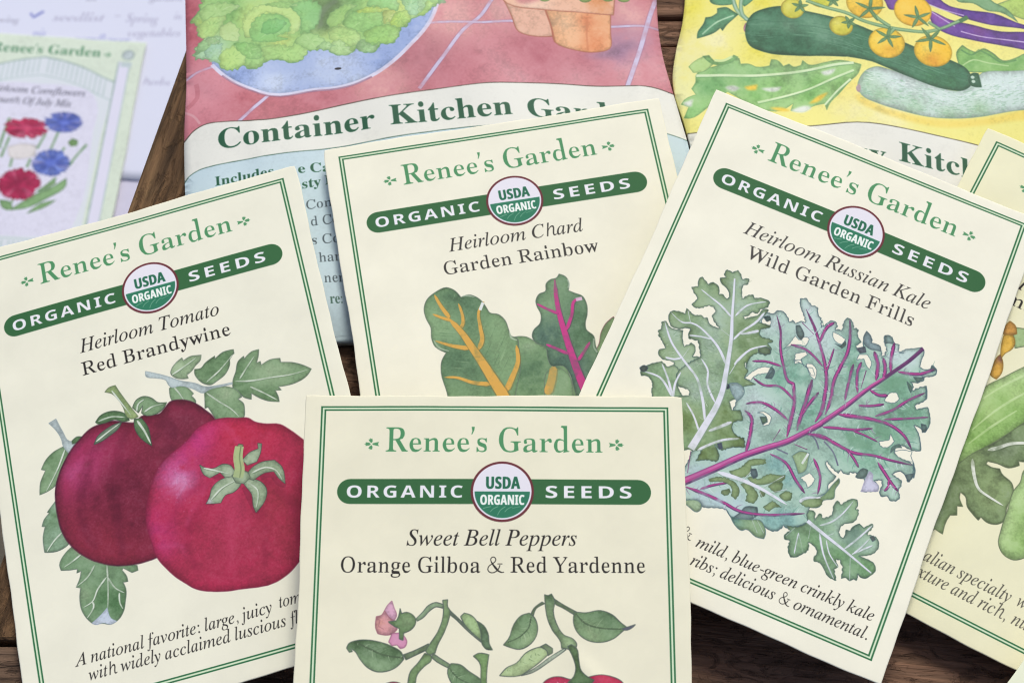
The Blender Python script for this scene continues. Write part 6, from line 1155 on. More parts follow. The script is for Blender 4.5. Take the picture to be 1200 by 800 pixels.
def art_yellow():
    al = YELL_OUT
    sh = Sheet(al[:, 0].min() - 1, al[:, 1].min() - 1, al[:, 0].max() + 1, al[:, 1].max() + 1, 9, rgb('ece58a'))
    full = box(sh.x0, sh.y0, sh.x1, sh.y1)
    sp = lambda s_, r, c, a: (s_, r, rgb(c), a)
    sh.wash(full, rgb('ebe489'), wash=.025, edge=0, raw=True, grain=.015, spots=[sp(M(-785,423,-819,284,-448,465,-719,164,-474,182), 6, 'e9df5c', .8), sp(M(-705,219,-845,156,176,-153,30,-145), 7, 'f0eab0', .8), sp(M(-15,-26,630,340,140,415,406,324,294,307), 5, 'f2e07c', .7), sp(M(-862,3,-851,-102), 6, 'ecebac', .8)])
    ln = rgb('49705a')
    kw = dict(wash=.1, edge=.22, line=ln, lw=.2, la=.7)
    # long purple beans
    for p, c in ((M(248,607,329,538,426,499,559,449,707,413,855,399,929,388,930,415,856,421,709,482,560,497,486,512,383,597), '5c3a92'), (M(380,477,402,470,484,430,595,410,743,375,854,378,929,383,923,261,850,274,703,300,592,319,466,345,408,379), '664096'), (M(111,578,163,508,185,464,215,466,231,550,217,604), '7a50a4')):
        sh.wash(p, rgb(c), wash=.14, edge=.25, line=rgb('3a2a66'), lw=.2, spots=[sp(M(469,438,631,385,424,453), 3, '9a55b0', .7)])
    for p in (M(541,365,630,344,741,330,852,319,926,315), M(395,469,454,428,512,391), M(314,546,440,491,559,462)):
        sh.pen(p, .35, rgb('d4c0e4'), .85, sm=True)
    # pale green at the far corner
    sh.wash(M(727,538,772,560,864,603,977,611,969,445,858,456,784,487), rgb('b3cf6f'), **kw)
    sh.wash(M(489,605,532,543,607,539,680,498,740,493,827,435,771,514,712,547,639,615), rgb('7ba678'), **kw)
    # leaf behind the pale squash
    sh.wash(M(521,171,515,233,546,280,582,254,612,244,650,269,693,245,743,200,810,222,849,247,938,262,932,146,733,132,622,120,534,118), rgb('8dbb6c'), spots=[sp(M(587,175,699,201,809,191), 3.5, '6ea35c', .7)], **kw)
    sh.pen(M(538,252,589,225,627,259,671,235,735,190,810,209), .5, rgb('5a8a58'), .8, sm=True)
    sh.pen(M(542,154,595,194,669,181,771,170), .4, rgb('b8d49a'), .8, sm=True)
    # yellow rim under the pale squash, then the squash
    sh.wash(M(2,-60,38,-66,118,-118,213,-150,321,-173,467,-177,613,-157,760,-114,908,-49,906,-102,758,-160,611,-200,466,-221,320,-216,212,-193,103,-153,23,-102), rgb('ecd060'), a=.7, soft=.5, edge=0, wash=.1)
    pale = M(20,-15,32,39,62,85,114,114,180,102,268,69,399,20,538,4,575,37,637,116,770,139,933,164,923,-39,760,-103,613,-148,467,-167,322,-164,213,-141,118,-109,38,-62)
    sh.wash(pale, rgb('c3d7d0'), wash=.06, edge=.25, ew=1.2, line=rgb('7d9c82'), lw=.22, spots=[sp(M(68,15,141,-59,286,-119,468,-132,615,-105), 3.5, 'a3c6a4', .8), sp(M(471,-36,692,23,804,66,216,43), 5, 'd3e2e2', .7)])
    rs = np.random.RandomState(3)
    m_ = M(54,14,266,-24,514,-68,691,-12,899,73)
    mid_ = smooth(m_, False, 30)
    for k in range(520):
        i = rs.randint(1, len(mid_) - 2)
        t = mid_[i + 1] - mid_[i - 1]
        t /= np.hypot(*t)
        n = np.array([-t[1], t[0]])
        off = rs.uniform(-4.9, 3.6)
        q = mid_[i] + n * off
        L = rs.uniform(.4, 1.5)
        c = rgb('7fae8c') if (off < 0 or rs.rand() < .5) else rgb('e8f1ee')
        sh.pen(np.array([q - t * L / 2, q + t * L / 2]), rs.uniform(.1, .22), c, .55)
    sh.wash(M(13,-15,28,3,35,-23,27,-50,16,-42), rgb('b9a0a8'), edge=.1)
    # rocket leaves
    lk = dict(wash=.1, edge=.2, line=rgb('6b9a68'), lw=.18, la=.6, corner=55)
    sh.wash(M(-774,18,-738,51,-686,68,-642,85,-591,115,-565,120,-557,86,-517,89,-479,74,-413,87,-406,124,-376,121,-346,88,-317,103,-295,87,-258,98,-251,126,-221,101,-147,115,-73,134,38,119,23,65,-22,9,-74,-65,-118,-121,-132,-161,-140,-122,-205,-145,-235,-173,-308,-173,-293,-125,-351,-172,-476,-163,-565,-109,-617,-77,-667,-116,-724,-181,-796,-234,-825,-231,-805,-169,-842,-154,-825,-127,-771,-97,-794,-63,-776,-27), rgb('9cc782'), spots=[
        sp(M(-662,-19,-515,-13,-735,-50), 4, '74ad6c', .8), sp(M(-382,-8,-470,-76,-220,-76), 3.5, '7fba66', .8), sp(M(-257,27,-442,59,-627,59), 4, '8dbb80', .7), sp(M(-176,-2,-59,-12), 3, '86c06c', .7), sp(M(-769,-166,-804,-204), 3, '8cc47a', .7)], **lk)
    sh.wash(M(-812,64,-784,97,-747,122,-702,103,-693,81,-737,38,-789,30), rgb('b3d389'), **lk)
    sh.wash(M(-747,127,-714,133,-680,96,-635,99,-592,138,-569,126,-606,92,-694,81), rgb('84b573'), **lk)
    sh.pen(M(-687,104,-643,103,-599,130), .7, rgb('cfe4a4'), .9, sm=True)
    for p in (M(-632,-52,-588,-40,-558,-55,-587,-75), M(-162,61,-88,84,-103,56,-147,44), M(-455,-48,-353,-32,-367,-55,-433,-60), M(-835,-145,-785,-124,-791,-168,-820,-161), M(-308,-173,-220,-141,-205,-153,-249,-182)):
        sh.wash(p, rgb('dfe6dc'), edge=.1, soft=.2)
    for p in (M(-536,-45,-471,-27,-477,-59,-521,-62), M(-220,-128,-176,-81,-125,-56,-176,-116), M(-410,-159,-337,-158,-308,-173,-366,-177)):
        sh.wash(p, rgb('ecc94a'), edge=.1, soft=.2)
    for p, w in ((M(-774,13,-663,17,-515,20,-368,42,-221,70,-73,111,1,125), .75), (M(-469,-132,-323,-83,-220,-41,-110,20,1,81), .6), (M(-140,-131,-81,-48,-14,27), .6)):
        sh.pen(p, w, rgb('d6e8c0'), .9, sm=True, wm=w * .9)
        sh.pen(p + (0, -.5), .25, rgb('6b9a68'), .6, sm=True)
    # leaf sprig at the upper left
    for p in (M(-776,233,-774,269,-745,326,-737,361,-709,366,-679,390,-680,417,-635,425,-605,404,-574,383,-596,359,-633,315,-651,282,-662,299,-691,270,-743,244), M(-719,465,-675,523,-584,530,-605,445,-673,439,-711,452), M(-560,448,-539,514,-479,519,-508,466,-545,431)):
        sh.wash(p, rgb('5f9a72'), wash=.12, edge=.25, line=ln, lw=.2, la=.7, corner=50, spots=[sp(p[2:3], 2.5, '4c8668', .8)])
    sh.pen(M(-751,257,-678,335,-596,377), .45, rgb('b4d6b4'), .9, sm=True)
    for p in (M(-606,491,-578,401,-525,350), M(-557,495,-555,384,-529,350)):
        sh.pen(p, 1.1, rgb('6f9a78'), .9, sm=True)
        sh.pen(p, .5, rgb('a9c8b4'), .9, sm=True)
    sh.wash(M(-546,303,-536,331,-520,314,-527,282,-542,281), rgb('c98aa0'), line=rgb('8a5a70'))
    # dark courgette
    dark = M(-536,263,-528,341,-499,388,-447,415,-357,433,-237,414,-102,389,27,352,146,306,257,269,374,214,491,177,557,138,581,90,575,33,538,4,472,3,370,27,268,69,165,115,92,145,-41,160,-36,158,-147,156,-295,154,-444,166,-511,197)
    sh.wash(dark, rgb('41775a'), wash=.1, edge=.35, ew=.8, line=rgb('27523f'), lw=.25, spots=[sp(M(-446,328,-326,318,-222,344,-147,277), 3.5, '6b9a7c', .7), sp(M(-474,227,-295,194,-73,237,181,209), 4, '35684c', .7), sp(M(371,89,473,43), 3, '3f7a52', .6)])
    dm = smooth(M(-520,278,-371,288,-222,289,-73,264,107,213,255,161,401,100,547,66), False, 24)
    for k in range(200):
        i = rs.randint(1, len(dm) - 2)
        t = dm[i + 1] - dm[i - 1]
        t /= np.hypot(*t)
        n = np.array([-t[1], t[0]])
        q = dm[i] + n * rs.uniform(-3.6, 3.8) * (1 - .5 * i / len(dm))
        L = rs.uniform(1.0, 5)
        sh.pen(np.array([q - t * L / 2, q + t * L / 2]), rs.uniform(.08, .2), rgb('7fae92') if rs.rand() < .5 else rgb('2c5a46'), .35)
    sh.wash(M(574,99,593,113,618,111,624,71,630,28,597,27,574,37), rgb('2f5e46'), **kw)
    for q in M(588,86,591,60):
        sh.flat([disc(q[0], q[1], .5, 8)], rgb('b9d0c0'))
    # cherry tomatoes on the vine
    def cherry(c, r, col, hi, lo):
        sh.wash(disc(c[0], c[1], r, 14), rgb(col), wash=.06, edge=.25, ew=.5, line=rgb('a9882c'), lw=.16, spots=[((c[0] - r * .3, c[1] + r * .2), r * .6, rgb(hi), .7), ((c[0] + r * .1, c[1] - r * .6), r * .6, rgb(lo), .8)])
    def star(c, r, rot):
        for k in range(5):
            a = rot + k * 2 * math.pi / 5
            d_ = np.array([math.cos(a), math.sin(a)])
            n_ = np.array([-d_[1], d_[0]])
            sh.wash(np.array([c - n_ * .25, c + d_ * r * .5 - n_ * .38, c + d_ * r, c + d_ * r * .5 + n_ * .38, c + n_ * .25]), rgb('6f9a66'), line=rgb('3f6a4c'), lw=.18, edge=.1)
    for (q, r, col, hi, lo) in ((M(-305,425)[0], 2.9, 'cfc84a', 'e0dc70', 'b9b83a'), (M(-61,341)[0], 2.9, 'd3c944', 'e2dc6c', 'bdb83c'), (M(-162,513)[0], 3.4, 'd8d44c', 'e6e480', 'bcc03c'), (M(58,492)[0], 4.6, 'efc43c', 'f3d868', 'e2a638'), (M(301,467)[0], 4.7, 'efbf38', 'f3d668', 'e3a030'), (M(167,262)[0], 4.5, 'edc43a', 'f2da6a', 'e2a834'), (M(397,229)[0], 4.7, 'eebf34', 'f2d860', 'e0a02e')):
        cherry(q, r, col, hi, lo)
    vg = rgb('8fb487')
    for p in (M(-237,480,-147,450,-20,417,35,389,146,361,258,346,370,344,445,372,513,413,574,450), M(87,448,124,405,184,363), M(378,404,437,363), M(370,344,376,304), M(206,351,175,308)):
        sh.pen(p, 1.0, rgb('55805c'), .9, sm=True)
        sh.pen(p + (.03, .08), .55, vg, .95, sm=True)
    sh.pen(M(536,424,578,455), 1.2, rgb('4f7a50'), .9)
    for q, r, o in ((M(-267,441)[0], 2.2, .3), (M(-20,367)[0], 2.0, .8), (M(84,457)[0], 4.0, .2), (M(327,428)[0], 3.6, .5), (M(172,299)[0], 3.4, .1), (M(387,300)[0], 4.0, .9), (M(-102,490)[0], 2.0, .4)):
        star(q, r, o)
    panel = M(-1079,-373,-890,-326,-757,-317,-541,-292,-205,-258,15,-223,247,-251,593,-310,821,-362,1185,-448,1120,-1510,-1024,-1660)
    sh.wash(panel, rgb('e4e4de'), wash=.012, edge=0, grain=.006, corner=40, line=rgb('4f4a40'), lw=.28, la=.9)
    TG = rgb('22573f')
    word(sh, 'w', BOLD, (1.09, -21.88, 7.45, -22.88), 5, 3.5, 5.5, 1.4, TG)
    word(sh, 'Kitchen', BOLD, (10.56, -21.58, 38.20, -27.68), 5.2, 3.6, 5.6, 1.5, TG, track=8)
    return sh, [panel]


def art_cornflower():
    sh = Sheet(PX0, PY0, PX1, PY1, 8, rgb('cddccb'))
    full = box(sh.x0, sh.y0, sh.x1, sh.y1)
    lav, gl, gd = rgb('dcdcf2'), rgb('b4c6cb'), rgb('93aba9')
    sh.wash(full, rgb('d6e3d6'), wash=.02, edge=0, raw=True)
    half = np.array([(0, -8), (9.8, -9.9), (19, -13), (25.3, -16), (31.5, -18.5), (30.7, -30), (29.8, -44), (29.4, -85), (29.4, -104), (0, -104)], float)
    arch = np.vstack([half, (half * (-1, 1))[::-1]])
    sh.flat([arch], rgb('d8dfea'))
    inner = np.array([(0, -21.5), (12, -21.5), (22, -24), (25.5, -29), (26.2, -44), (26, -86), (24, -92), (14, -93.5), (0, -94)], float)
    sh.wash(np.vstack([inner, (inner * (-1, 1))[::-1]]), lav, edge=0, wash=.01)
    for s_ in (1, -1):
        top = half[:5] * (s_, 1)
        sh.pen(top, .8, gd, .7, sm=True)
        sh.pen(top + (0, -9 if s_ else 0), .6, gl, .8, sm=True)
        for k in range(13):
            x = 2.0 + k * 2.1
            yt = np.interp(x, half[:5, 0], half[:5, 1])
            sh.pen([(s_ * x, yt - .5), (s_ * x, yt - 7.5 - .06 * x)], .7, gl, .8)
        # post with a ball on top
        sh.flat([box(min(s_ * 31.0, s_ * 35.8), -118, max(s_ * 31.0, s_ * 35.8), -8)], lav)
        sh.pen([(s_ * 31.0, -8), (s_ * 30.9, -118)], .7, gd, .8)
        sh.pen([(s_ * 35.8, -8), (s_ * 35.9, -118)], .6, gl, .9)
        sh.wash(disc(s_ * 34.4, -4.4, 2.5, 14), rgb('c5d3da'), line=gd, lw=.4)
        sh.flat([box(min(s_ * 32, s_ * 36.6), -10.5, max(s_ * 32, s_ * 36.6), -8)], rgb('bccbd2'))
        for k in range(14):
            x = 1.5 + k * 1.9
            sh.pen([(s_ * x, -96), (s_ * x, -101.5)], .7, gl, .8)
        sh.pen([(0, -102.5), (s_ * 29, -102.5)], .7, gd, .7)
        sh.pen([(0, -95), (s_ * 29, -95)], .5, gl, .8)
    line_of_type(sh, "Renee's Garden", BOLD, -23.63, 23.0, -6.4, 4.6, 3.1, 5.0, 1.4, rgb('4d8a66'), track=8)
    ornament(sh, 25.8, -5.0, 1, rgb('4d8a66'))
    line_of_type(sh, 'Heirloom Cornflowers', ITAL, -22, 20.1, -26.3, 3.3, 2.2, 3.4, 1, rgb('6c6c80'), True, bold=.4)
    line_of_type(sh, 'Fourth Of July Mix', ITAL, -19, 15.1, -31.8, 3.3, 2.2, 3.4, 1, rgb('6c6c80'), True, bold=.4)
    gk = rgb('7ea27a')
    stems = (M(-211,-1080,-206,-964,-184,-779), M(-182,-1159,-150,-959), M(-94,-1250,-87,-1135), M(95,-1055,138,-904), M(45,-1239,58,-1157), M(207,-1047,240,-879), M(382,-1197,427,-1095,492,-983), M(184,-1455,298,-1317), M(307,-1055,315,-1022), M(-45,-1649,-8,-1550))
    for p in stems:
        sh.pen(p, 1.1, rgb('6d9668'), .9, sm=True)
    for p in (M(-17,-1647,148,-1490,310,-1381,381,-1310,393,-1374,264,-1513,103,-1621), M(126,-1667,218,-1564,336,-1523,265,-1593), M(156,-1457,216,-1404,285,-1318,307,-1365,222,-1436), M(-118,-1559,-32,-1568,10,-1645,-75,-1635)):
        sh.wash(p, rgb('86ad7c'), edge=.3, line=rgb('5f8a60'), lw=.2)
    def bloom(c, rx, ry, col, dk):
        rs = np.random.RandomState(int(abs(c[0] * 10)))
        a = np.linspace(0, 2 * np.pi, 40, endpoint=False)
        r = 1 + .1 * np.cos(a * 11) + .06 * rs.randn(40)
        sh.wash(np.c_[c[0] + rx * r * np.cos(a), c[1] + ry * r * np.sin(a)], rgb(col), edge=.25, ew=.8, wash=.14, spots=[((c[0], c[1]), rx * .5, rgb(dk), .6)])
        for k in range(30):
            t = rs.rand() * 6.28
            u = np.array([math.cos(t) * rx, math.sin(t) * ry])
            w_ = np.array([-math.sin(t) * rx, math.cos(t) * ry]) * .11
            o = np.array(c)
            sh.wash(np.array([o + u * .25, o + u * .8 - w_, o + u * 1.12 - w_ * 1.3, o + u * 1.0, o + u * 1.12 + w_ * 1.3, o + u * .8 + w_]), mix(rgb(col), rgb(dk) if rs.rand() < .5 else rgb('f0d0e0'), rs.uniform(0, .35)), edge=.3, line=rgb(dk), lw=.15, la=.4)
        for k in range(26):
            t = rs.rand() * 6.28
            sh.pen([(c[0] + rx * .35 * math.cos(t), c[1] + ry * .35 * math.sin(t)), (c[0] + rx * .92 * math.cos(t), c[1] + ry * .92 * math.sin(t))], .3, rgb(dk), .5)
    bloom(M(-32,-867)[0], 8.4, 4.6, 'cc3a64', 'a02a58')
    bloom(M(266,-785)[0], 7.2, 4.6, '7488dc', '4a5cc0')
    sh.wash(M(-145,-1058,-39,-1017,82,-1024,93,-1121,2,-1161,-112,-1154), rgb('dcd8dc'), edge=.2, line=rgb('b4b0bc'))
    bloom(M(231,-1179)[0], 7.2, 5.8, '7a90e0', '4054b8')
    bloom(M(13,-1401)[0], 8.0, 6.8, 'c03060', '982450')
    sh.wash(M(334,-971,363,-932,415,-948,417,-997,363,-1010), rgb('7aa06c'))
    return sh


NOTE = (-150.0, -44.3, 62.0, 150.0)


def art_note():
    x0, y0, x1, y1 = NOTE
    sh = Sheet(x0, y0, x1, y1, 5, rgb('dadef4'))
    br, bl, dk = rgb('9894b4'), rgb('8088cc'), rgb('807e98')
    for t, p, h, c in (('seedlist', (-19.08, 31.14, 2.64, 32.39), 4.6, br), ('-', (6.39, 34.07, 9.65, 34.29), 4.6, br), ('Spring', (11.73, 32.68, 25.53, 33.11), 5, br), ('vegetables', (13.62, 25.27, 36.26, 27.03), 4.4, br), ('cornflower', (-8.63, 21.27, 15.21, 22.07), 4.2, bl), ('mix', (-26.37, 22.82, -20.61, 23.22), 4.2, bl), ('herbs', (23.79, 1.66, 35.57, 2.06), 4, br), ('sowing', (-45.70, 28.66, -33.35, 29.17), 3.4, dk), ('list', (-6.69, 42.37, -1.97, 42.70), 3.4, dk), ('garden', (20.55, 44.27, 34.36, 45.24), 3.6, dk), ('chard and kale', (-37.21, 46.31, -7.98, 47.91), 4.4, br), ('sweet peppers', (-3.68, 48.66, 25.57, 49.98), 4.4, br), ('in', (32.10, 35.60, 35.39, 35.56), 4, br)):
        word(sh, t, ITAL, p, h * .85, h * .5, h * .95, h * .4, c, True, track=-12, a=.8)
    sh.pen(M(-583,688,-554,646,-474,714), 1.3, bl, .9)
    return sh


# ---- BUILD ------------------------------------------------------- materials
def node_mat(name):
    m = bpy.data.materials.new(name)
    m.use_nodes = True
    nt = m.node_tree
    b = nt.nodes["Principled BSDF"]
    return m, nt, b


def add_bump(nt, b, scale, strength, dist, detail=3.0, coord='Object'):
    tc = nt.nodes.new("ShaderNodeTexCoord")
    n = nt.nodes.new("ShaderNodeTexNoise")
    n.inputs["Scale"].default_value = scale
    n.inputs["Detail"].default_value = detail
    bp = nt.nodes.new("ShaderNodeBump")
    bp.inputs["Strength"].default_value = strength
    bp.inputs["Distance"].default_value = dist
    nt.links.new(tc.outputs[coord], n.inputs["Vector"])
    nt.links.new(n.outputs["Fac"], bp.inputs["Height"])
    nt.links.new(bp.outputs["Normal"], b.inputs["Normal"])


def print_mat(name, im, rough=.5, spec=.35, bump=.05, scale=90):
    m, nt, b = node_mat(name)
    t = nt.nodes.new("ShaderNodeTexImage")
    t.image = im
    t.interpolation = 'Cubic'
    t.extension = 'EXTEND'
    uv = nt.nodes.new("ShaderNodeUVMap")
    uv.uv_map = "print"
    nt.links.new(uv.outputs["UV"], t.inputs["Vector"])
    nt.links.new(t.outputs["Color"], b.inputs["Base Color"])
    b.inputs["Roughness"].default_value = rough
    b.inputs["Specular IOR Level"].default_value = spec
    add_bump(nt, b, scale, bump, .0008)
    fine = b.inputs["Normal"].links[0].from_node
    tc = nt.nodes.new("ShaderNodeTexCoord")
    w = nt.nodes.new("ShaderNodeTexNoise")
    w.inputs["Scale"].default_value = 26
    w.inputs["Detail"].default_value = 2
    w.inputs["Distortion"].default_value = 1.2
    bp = nt.nodes.new("ShaderNodeBump")
    bp.inputs["Strength"].default_value = .12
    bp.inputs["Distance"].default_value = .002
    nt.links.new(tc.outputs["Object"], w.inputs["Vector"])
    nt.links.new(w.outputs["Fac"], bp.inputs["Height"])
    nt.links.new(bp.outputs["Normal"], fine.inputs["Normal"])
    return m


def paper_mat(name, col, rough=.6):
    m, nt, b = node_mat(name)
    tc = nt.nodes.new("ShaderNodeTexCoord")
    n = nt.nodes.new("ShaderNodeTexNoise")
    n.inputs["Scale"].default_value = 300
    r = nt.nodes.new("ShaderNodeValToRGB")
    c = np.array([((v + .055) / 1.055)**2.4 if v > .04 else v / 12.92 for v in rgb(col)])
    r.color_ramp.elements[0].color = (*(c * .93), 1)
    r.color_ramp.elements[1].color = (*np.minimum(1, c * 1.03), 1)
    nt.links.new(tc.outputs["Object"], n.inputs["Vector"])
    nt.links.new(n.outputs["Fac"], r.inputs["Fac"])
    nt.links.new(r.outputs["Color"], b.inputs["Base Color"])
    b.inputs["Roughness"].default_value = rough
    b.inputs["Specular IOR Level"].default_value = .3
    add_bump(nt, b, 120, .06, .0006)
    return m


def wood_mat(name, dark, mid, light, seed, grain=1.0, pit=.8, wave=1.0):
    "weathered board: grain along local x"
    m, nt, b = node_mat(name)
    L = nt.links.new
    tc = nt.nodes.new("ShaderNodeTexCoord")
    mp = nt.nodes.new("ShaderNodeMapping")
    mp.inputs["Location"].default_value = (seed * .37, seed * .91, seed * .13)
    L(tc.outputs["Object"], mp.inputs["Vector"])

    def noise(sx, sy, detail, rough, dist=0.0):
        q = nt.nodes.new("ShaderNodeMapping")
        q.inputs["Scale"].default_value = (sx, sy, sy)
        L(mp.outputs["Vector"], q.inputs["Vector"])
        n = nt.nodes.new("ShaderNodeTexNoise")
        n.inputs["Scale"].default_value = 1.0
        n.inputs["Detail"].default_value = detail
        n.inputs["Roughness"].default_value = rough
        n.inputs["Distortion"].default_value = dist
        L(q.outputs["Vector"], n.inputs["Vector"])
        return n.outputs["Fac"]

    def ramp(src, stops):
        r = nt.nodes.new("ShaderNodeValToRGB")
        e = r.color_ramp.elements
        while len(e) < len(stops):
            e.new(.5)
        for k, (p, c) in enumerate(stops):
            e[k].position = p
            e[k].color = (*c, 1) if not isinstance(c, (int, float)) else (c, c, c, 1)
        L(src, r.inputs["Fac"])
        return r.outputs["Color"]

    def mul(a_, b_, f):
        x = nt.nodes.new("ShaderNodeMix")
        x.data_type = 'RGBA'
        x.blend_type = 'MULTIPLY'
        x.inputs["Factor"].default_value = f
        L(a_, x.inputs[6])
        L(b_, x.inputs[7])
        return x.outputs[2]

    base = ramp(noise(16, 130 * grain, 6, .65, 1.4 * wave), [(.25, dark), (.5, mid), (.78, light)])
    fibre = noise(34, 620 * grain, 4, .6, .5 * wave)
    col = mul(base, ramp(fibre, [(.33, .38), (.62, 1.3)]), .8)
    blot = ramp(noise(22, 60, 4, .6), [(.3, .55), (.7, 1.15)])
    col = mul(col, blot, .75)
    crack = ramp(noise(34, 300 * grain, 4, .6, 2.0 * wave), [(.29, .12), (.38, 1.0)])
    col = mul(col, crack, .85)
    pits = ramp(noise(110, 260, 5, .68, 1.5), [(.34, .35), (.47, 1.0)])
    col = mul(col, pits, pit)
    dust = noise(170, 260, 5, .7)
    d = ramp(dust, [(.58, 0.0), (.75, 1.0)])
    x = nt.nodes.new("ShaderNodeMix")
    x.data_type = 'RGBA'
    L(d, x.inputs[0])
    L(col, x.inputs[6])
    x.inputs[7].default_value = (light[0] * 1.05, light[1] * 1.02, light[2], 1)
    sc_ = nt.nodes.new("ShaderNodeMath")
    sc_.operation = 'MULTIPLY'
    sc_.inputs[1].default_value = .22
    L(d, sc_.inputs[0])
    L(sc_.outputs[0], x.inputs[0])
    L(x.outputs[2], b.inputs["Base Color"])
    b.inputs["Roughness"].default_value = .78
    b.inputs["Specular IOR Level"].default_value = .25
    add = nt.nodes.new("ShaderNodeMath")
    add.operation = 'MULTIPLY'
    hm = nt.nodes.new("ShaderNodeMath")
    hm.operation = 'MULTIPLY'
    L(fibre, hm.inputs[0])
    L(pits, hm.inputs[1])
    L(hm.outputs[0], add.inputs[0])
    L(crack, add.inputs[1])
    bp = nt.nodes.new("ShaderNodeBump")
    bp.inputs["Strength"].default_value = .9
    bp.inputs["Distance"].default_value = .0011
    L(add.outputs[0], bp.inputs["Height"])
    L(bp.outputs["Normal"], b.inputs["Normal"])
    return m


# ------------------------------------------------------------------ objects
def link(o, parent=None):
    COL.objects.link(o)
    if parent is not None:
        o.parent = parent
    return o


def thing(name, label, cat, mat, group=None):
    o = bpy.data.objects.new(name, None)
    o.empty_display_size = .02
    o.matrix_world = mat
    o["label"] = label
    o["category"] = cat
    if group:
        o["group"] = group
    return link(o)


def mesh_obj(name, verts, faces, mats, parent=None, uvs=None, fmat=None, smooth_=True):
    me = bpy.data.meshes.new(name)
    me.from_pydata([tuple(v) for v in verts], [], faces)
    for m in mats:
        me.materials.append(m)
    if fmat is not None:
        me.polygons.foreach_set("material_index", fmat)
    if uvs is not None:
        lay = me.uv_layers.new(name="print")
        vi = np.empty(len(me.loops), int)
        me.loops.foreach_get("vertex_index", vi)
        lay.data.foreach_set("uv", np.asarray(uvs)[vi].ravel().astype(np.float32))
    if smooth_:
        me.polygons.foreach_set("use_smooth", np.ones(len(me.polygons), bool))
    me.update()
    o = bpy.data.objects.new(name, me)
    return link(o, parent)


def pose(x, y, z, th, rx=0.0, ry=0.0):
    return Matrix.Translation((x * MM, y * MM, z * MM)) @ Matrix.Rotation(th, 4, 'Z') @ Matrix.Rotation(rx, 4, 'X') @ Matrix.Rotation(ry, 4, 'Y')


def bendable_region(outlines, step):
    "triangulate outlines with a grid of inner points so that the sheet can bend"
    verts, faces, edges = [], [], []
    al = np.vstack(outlines)
    for p in outlines:
        i0 = len(verts)
        n = len(p)
        verts += [Vector((float(a), float(b))) for a, b in p]
        faces.append(list(range(i0, i0 + n)))
    x0, y0 = al.min(0)
    x1, y1 = al.max(0)
    gx, gy = np.meshgrid(np.arange(x0 + step / 2, x1, step), np.arange(y0 + step / 2, y1, step))
    for a, b in zip(gx.ravel(), gy.ravel()):
        verts.append(Vector((float(a), float(b))))
    r = geometry.delaunay_2d_cdt(verts, [], faces, 1, 1e-4)
    v, f = r[0], r[2]
    v = np.array([(q.x, q.y) for q in v])
    f = [list(t) if ((v[t[1]] - v[t[0]])[0] * (v[t[2]] - v[t[0]])[1] - (v[t[1]] - v[t[0]])[1] * (v[t[2]] - v[t[0]])[0]) > 0 else list(t)[::-1] for t in f]
    used = sorted({i for t in f for i in t})
    mp_ = {k: i for i, k in enumerate(used)}
    return v[used], [[mp_[i] for i in t] for t in f]


def resample(p, step):
    p = np.vstack([p, p[:1]])
    s = np.r_[0, np.cumsum(np.hypot(*np.diff(p, axis=0).T))]
    n = max(4, int(s[-1] / step))
    t = np.linspace(0, s[-1], n, endpoint=False)
    return np.c_[np.interp(t, s, p[:, 0]), np.interp(t, s, p[:, 1])]


def sheet_uv(sh, xy):
    return (np.asarray(xy) - (sh.x0, sh.y0)) / (sh.x1 - sh.x0, sh.y1 - sh.y0)


def hull_outlines(sh, polys, grow):
    "one loose outline round each painted shape"
    return [resample(p, .8) for p in polys]


PACK_MID = np.array([0.0, (PY0 + PY1) / 2])


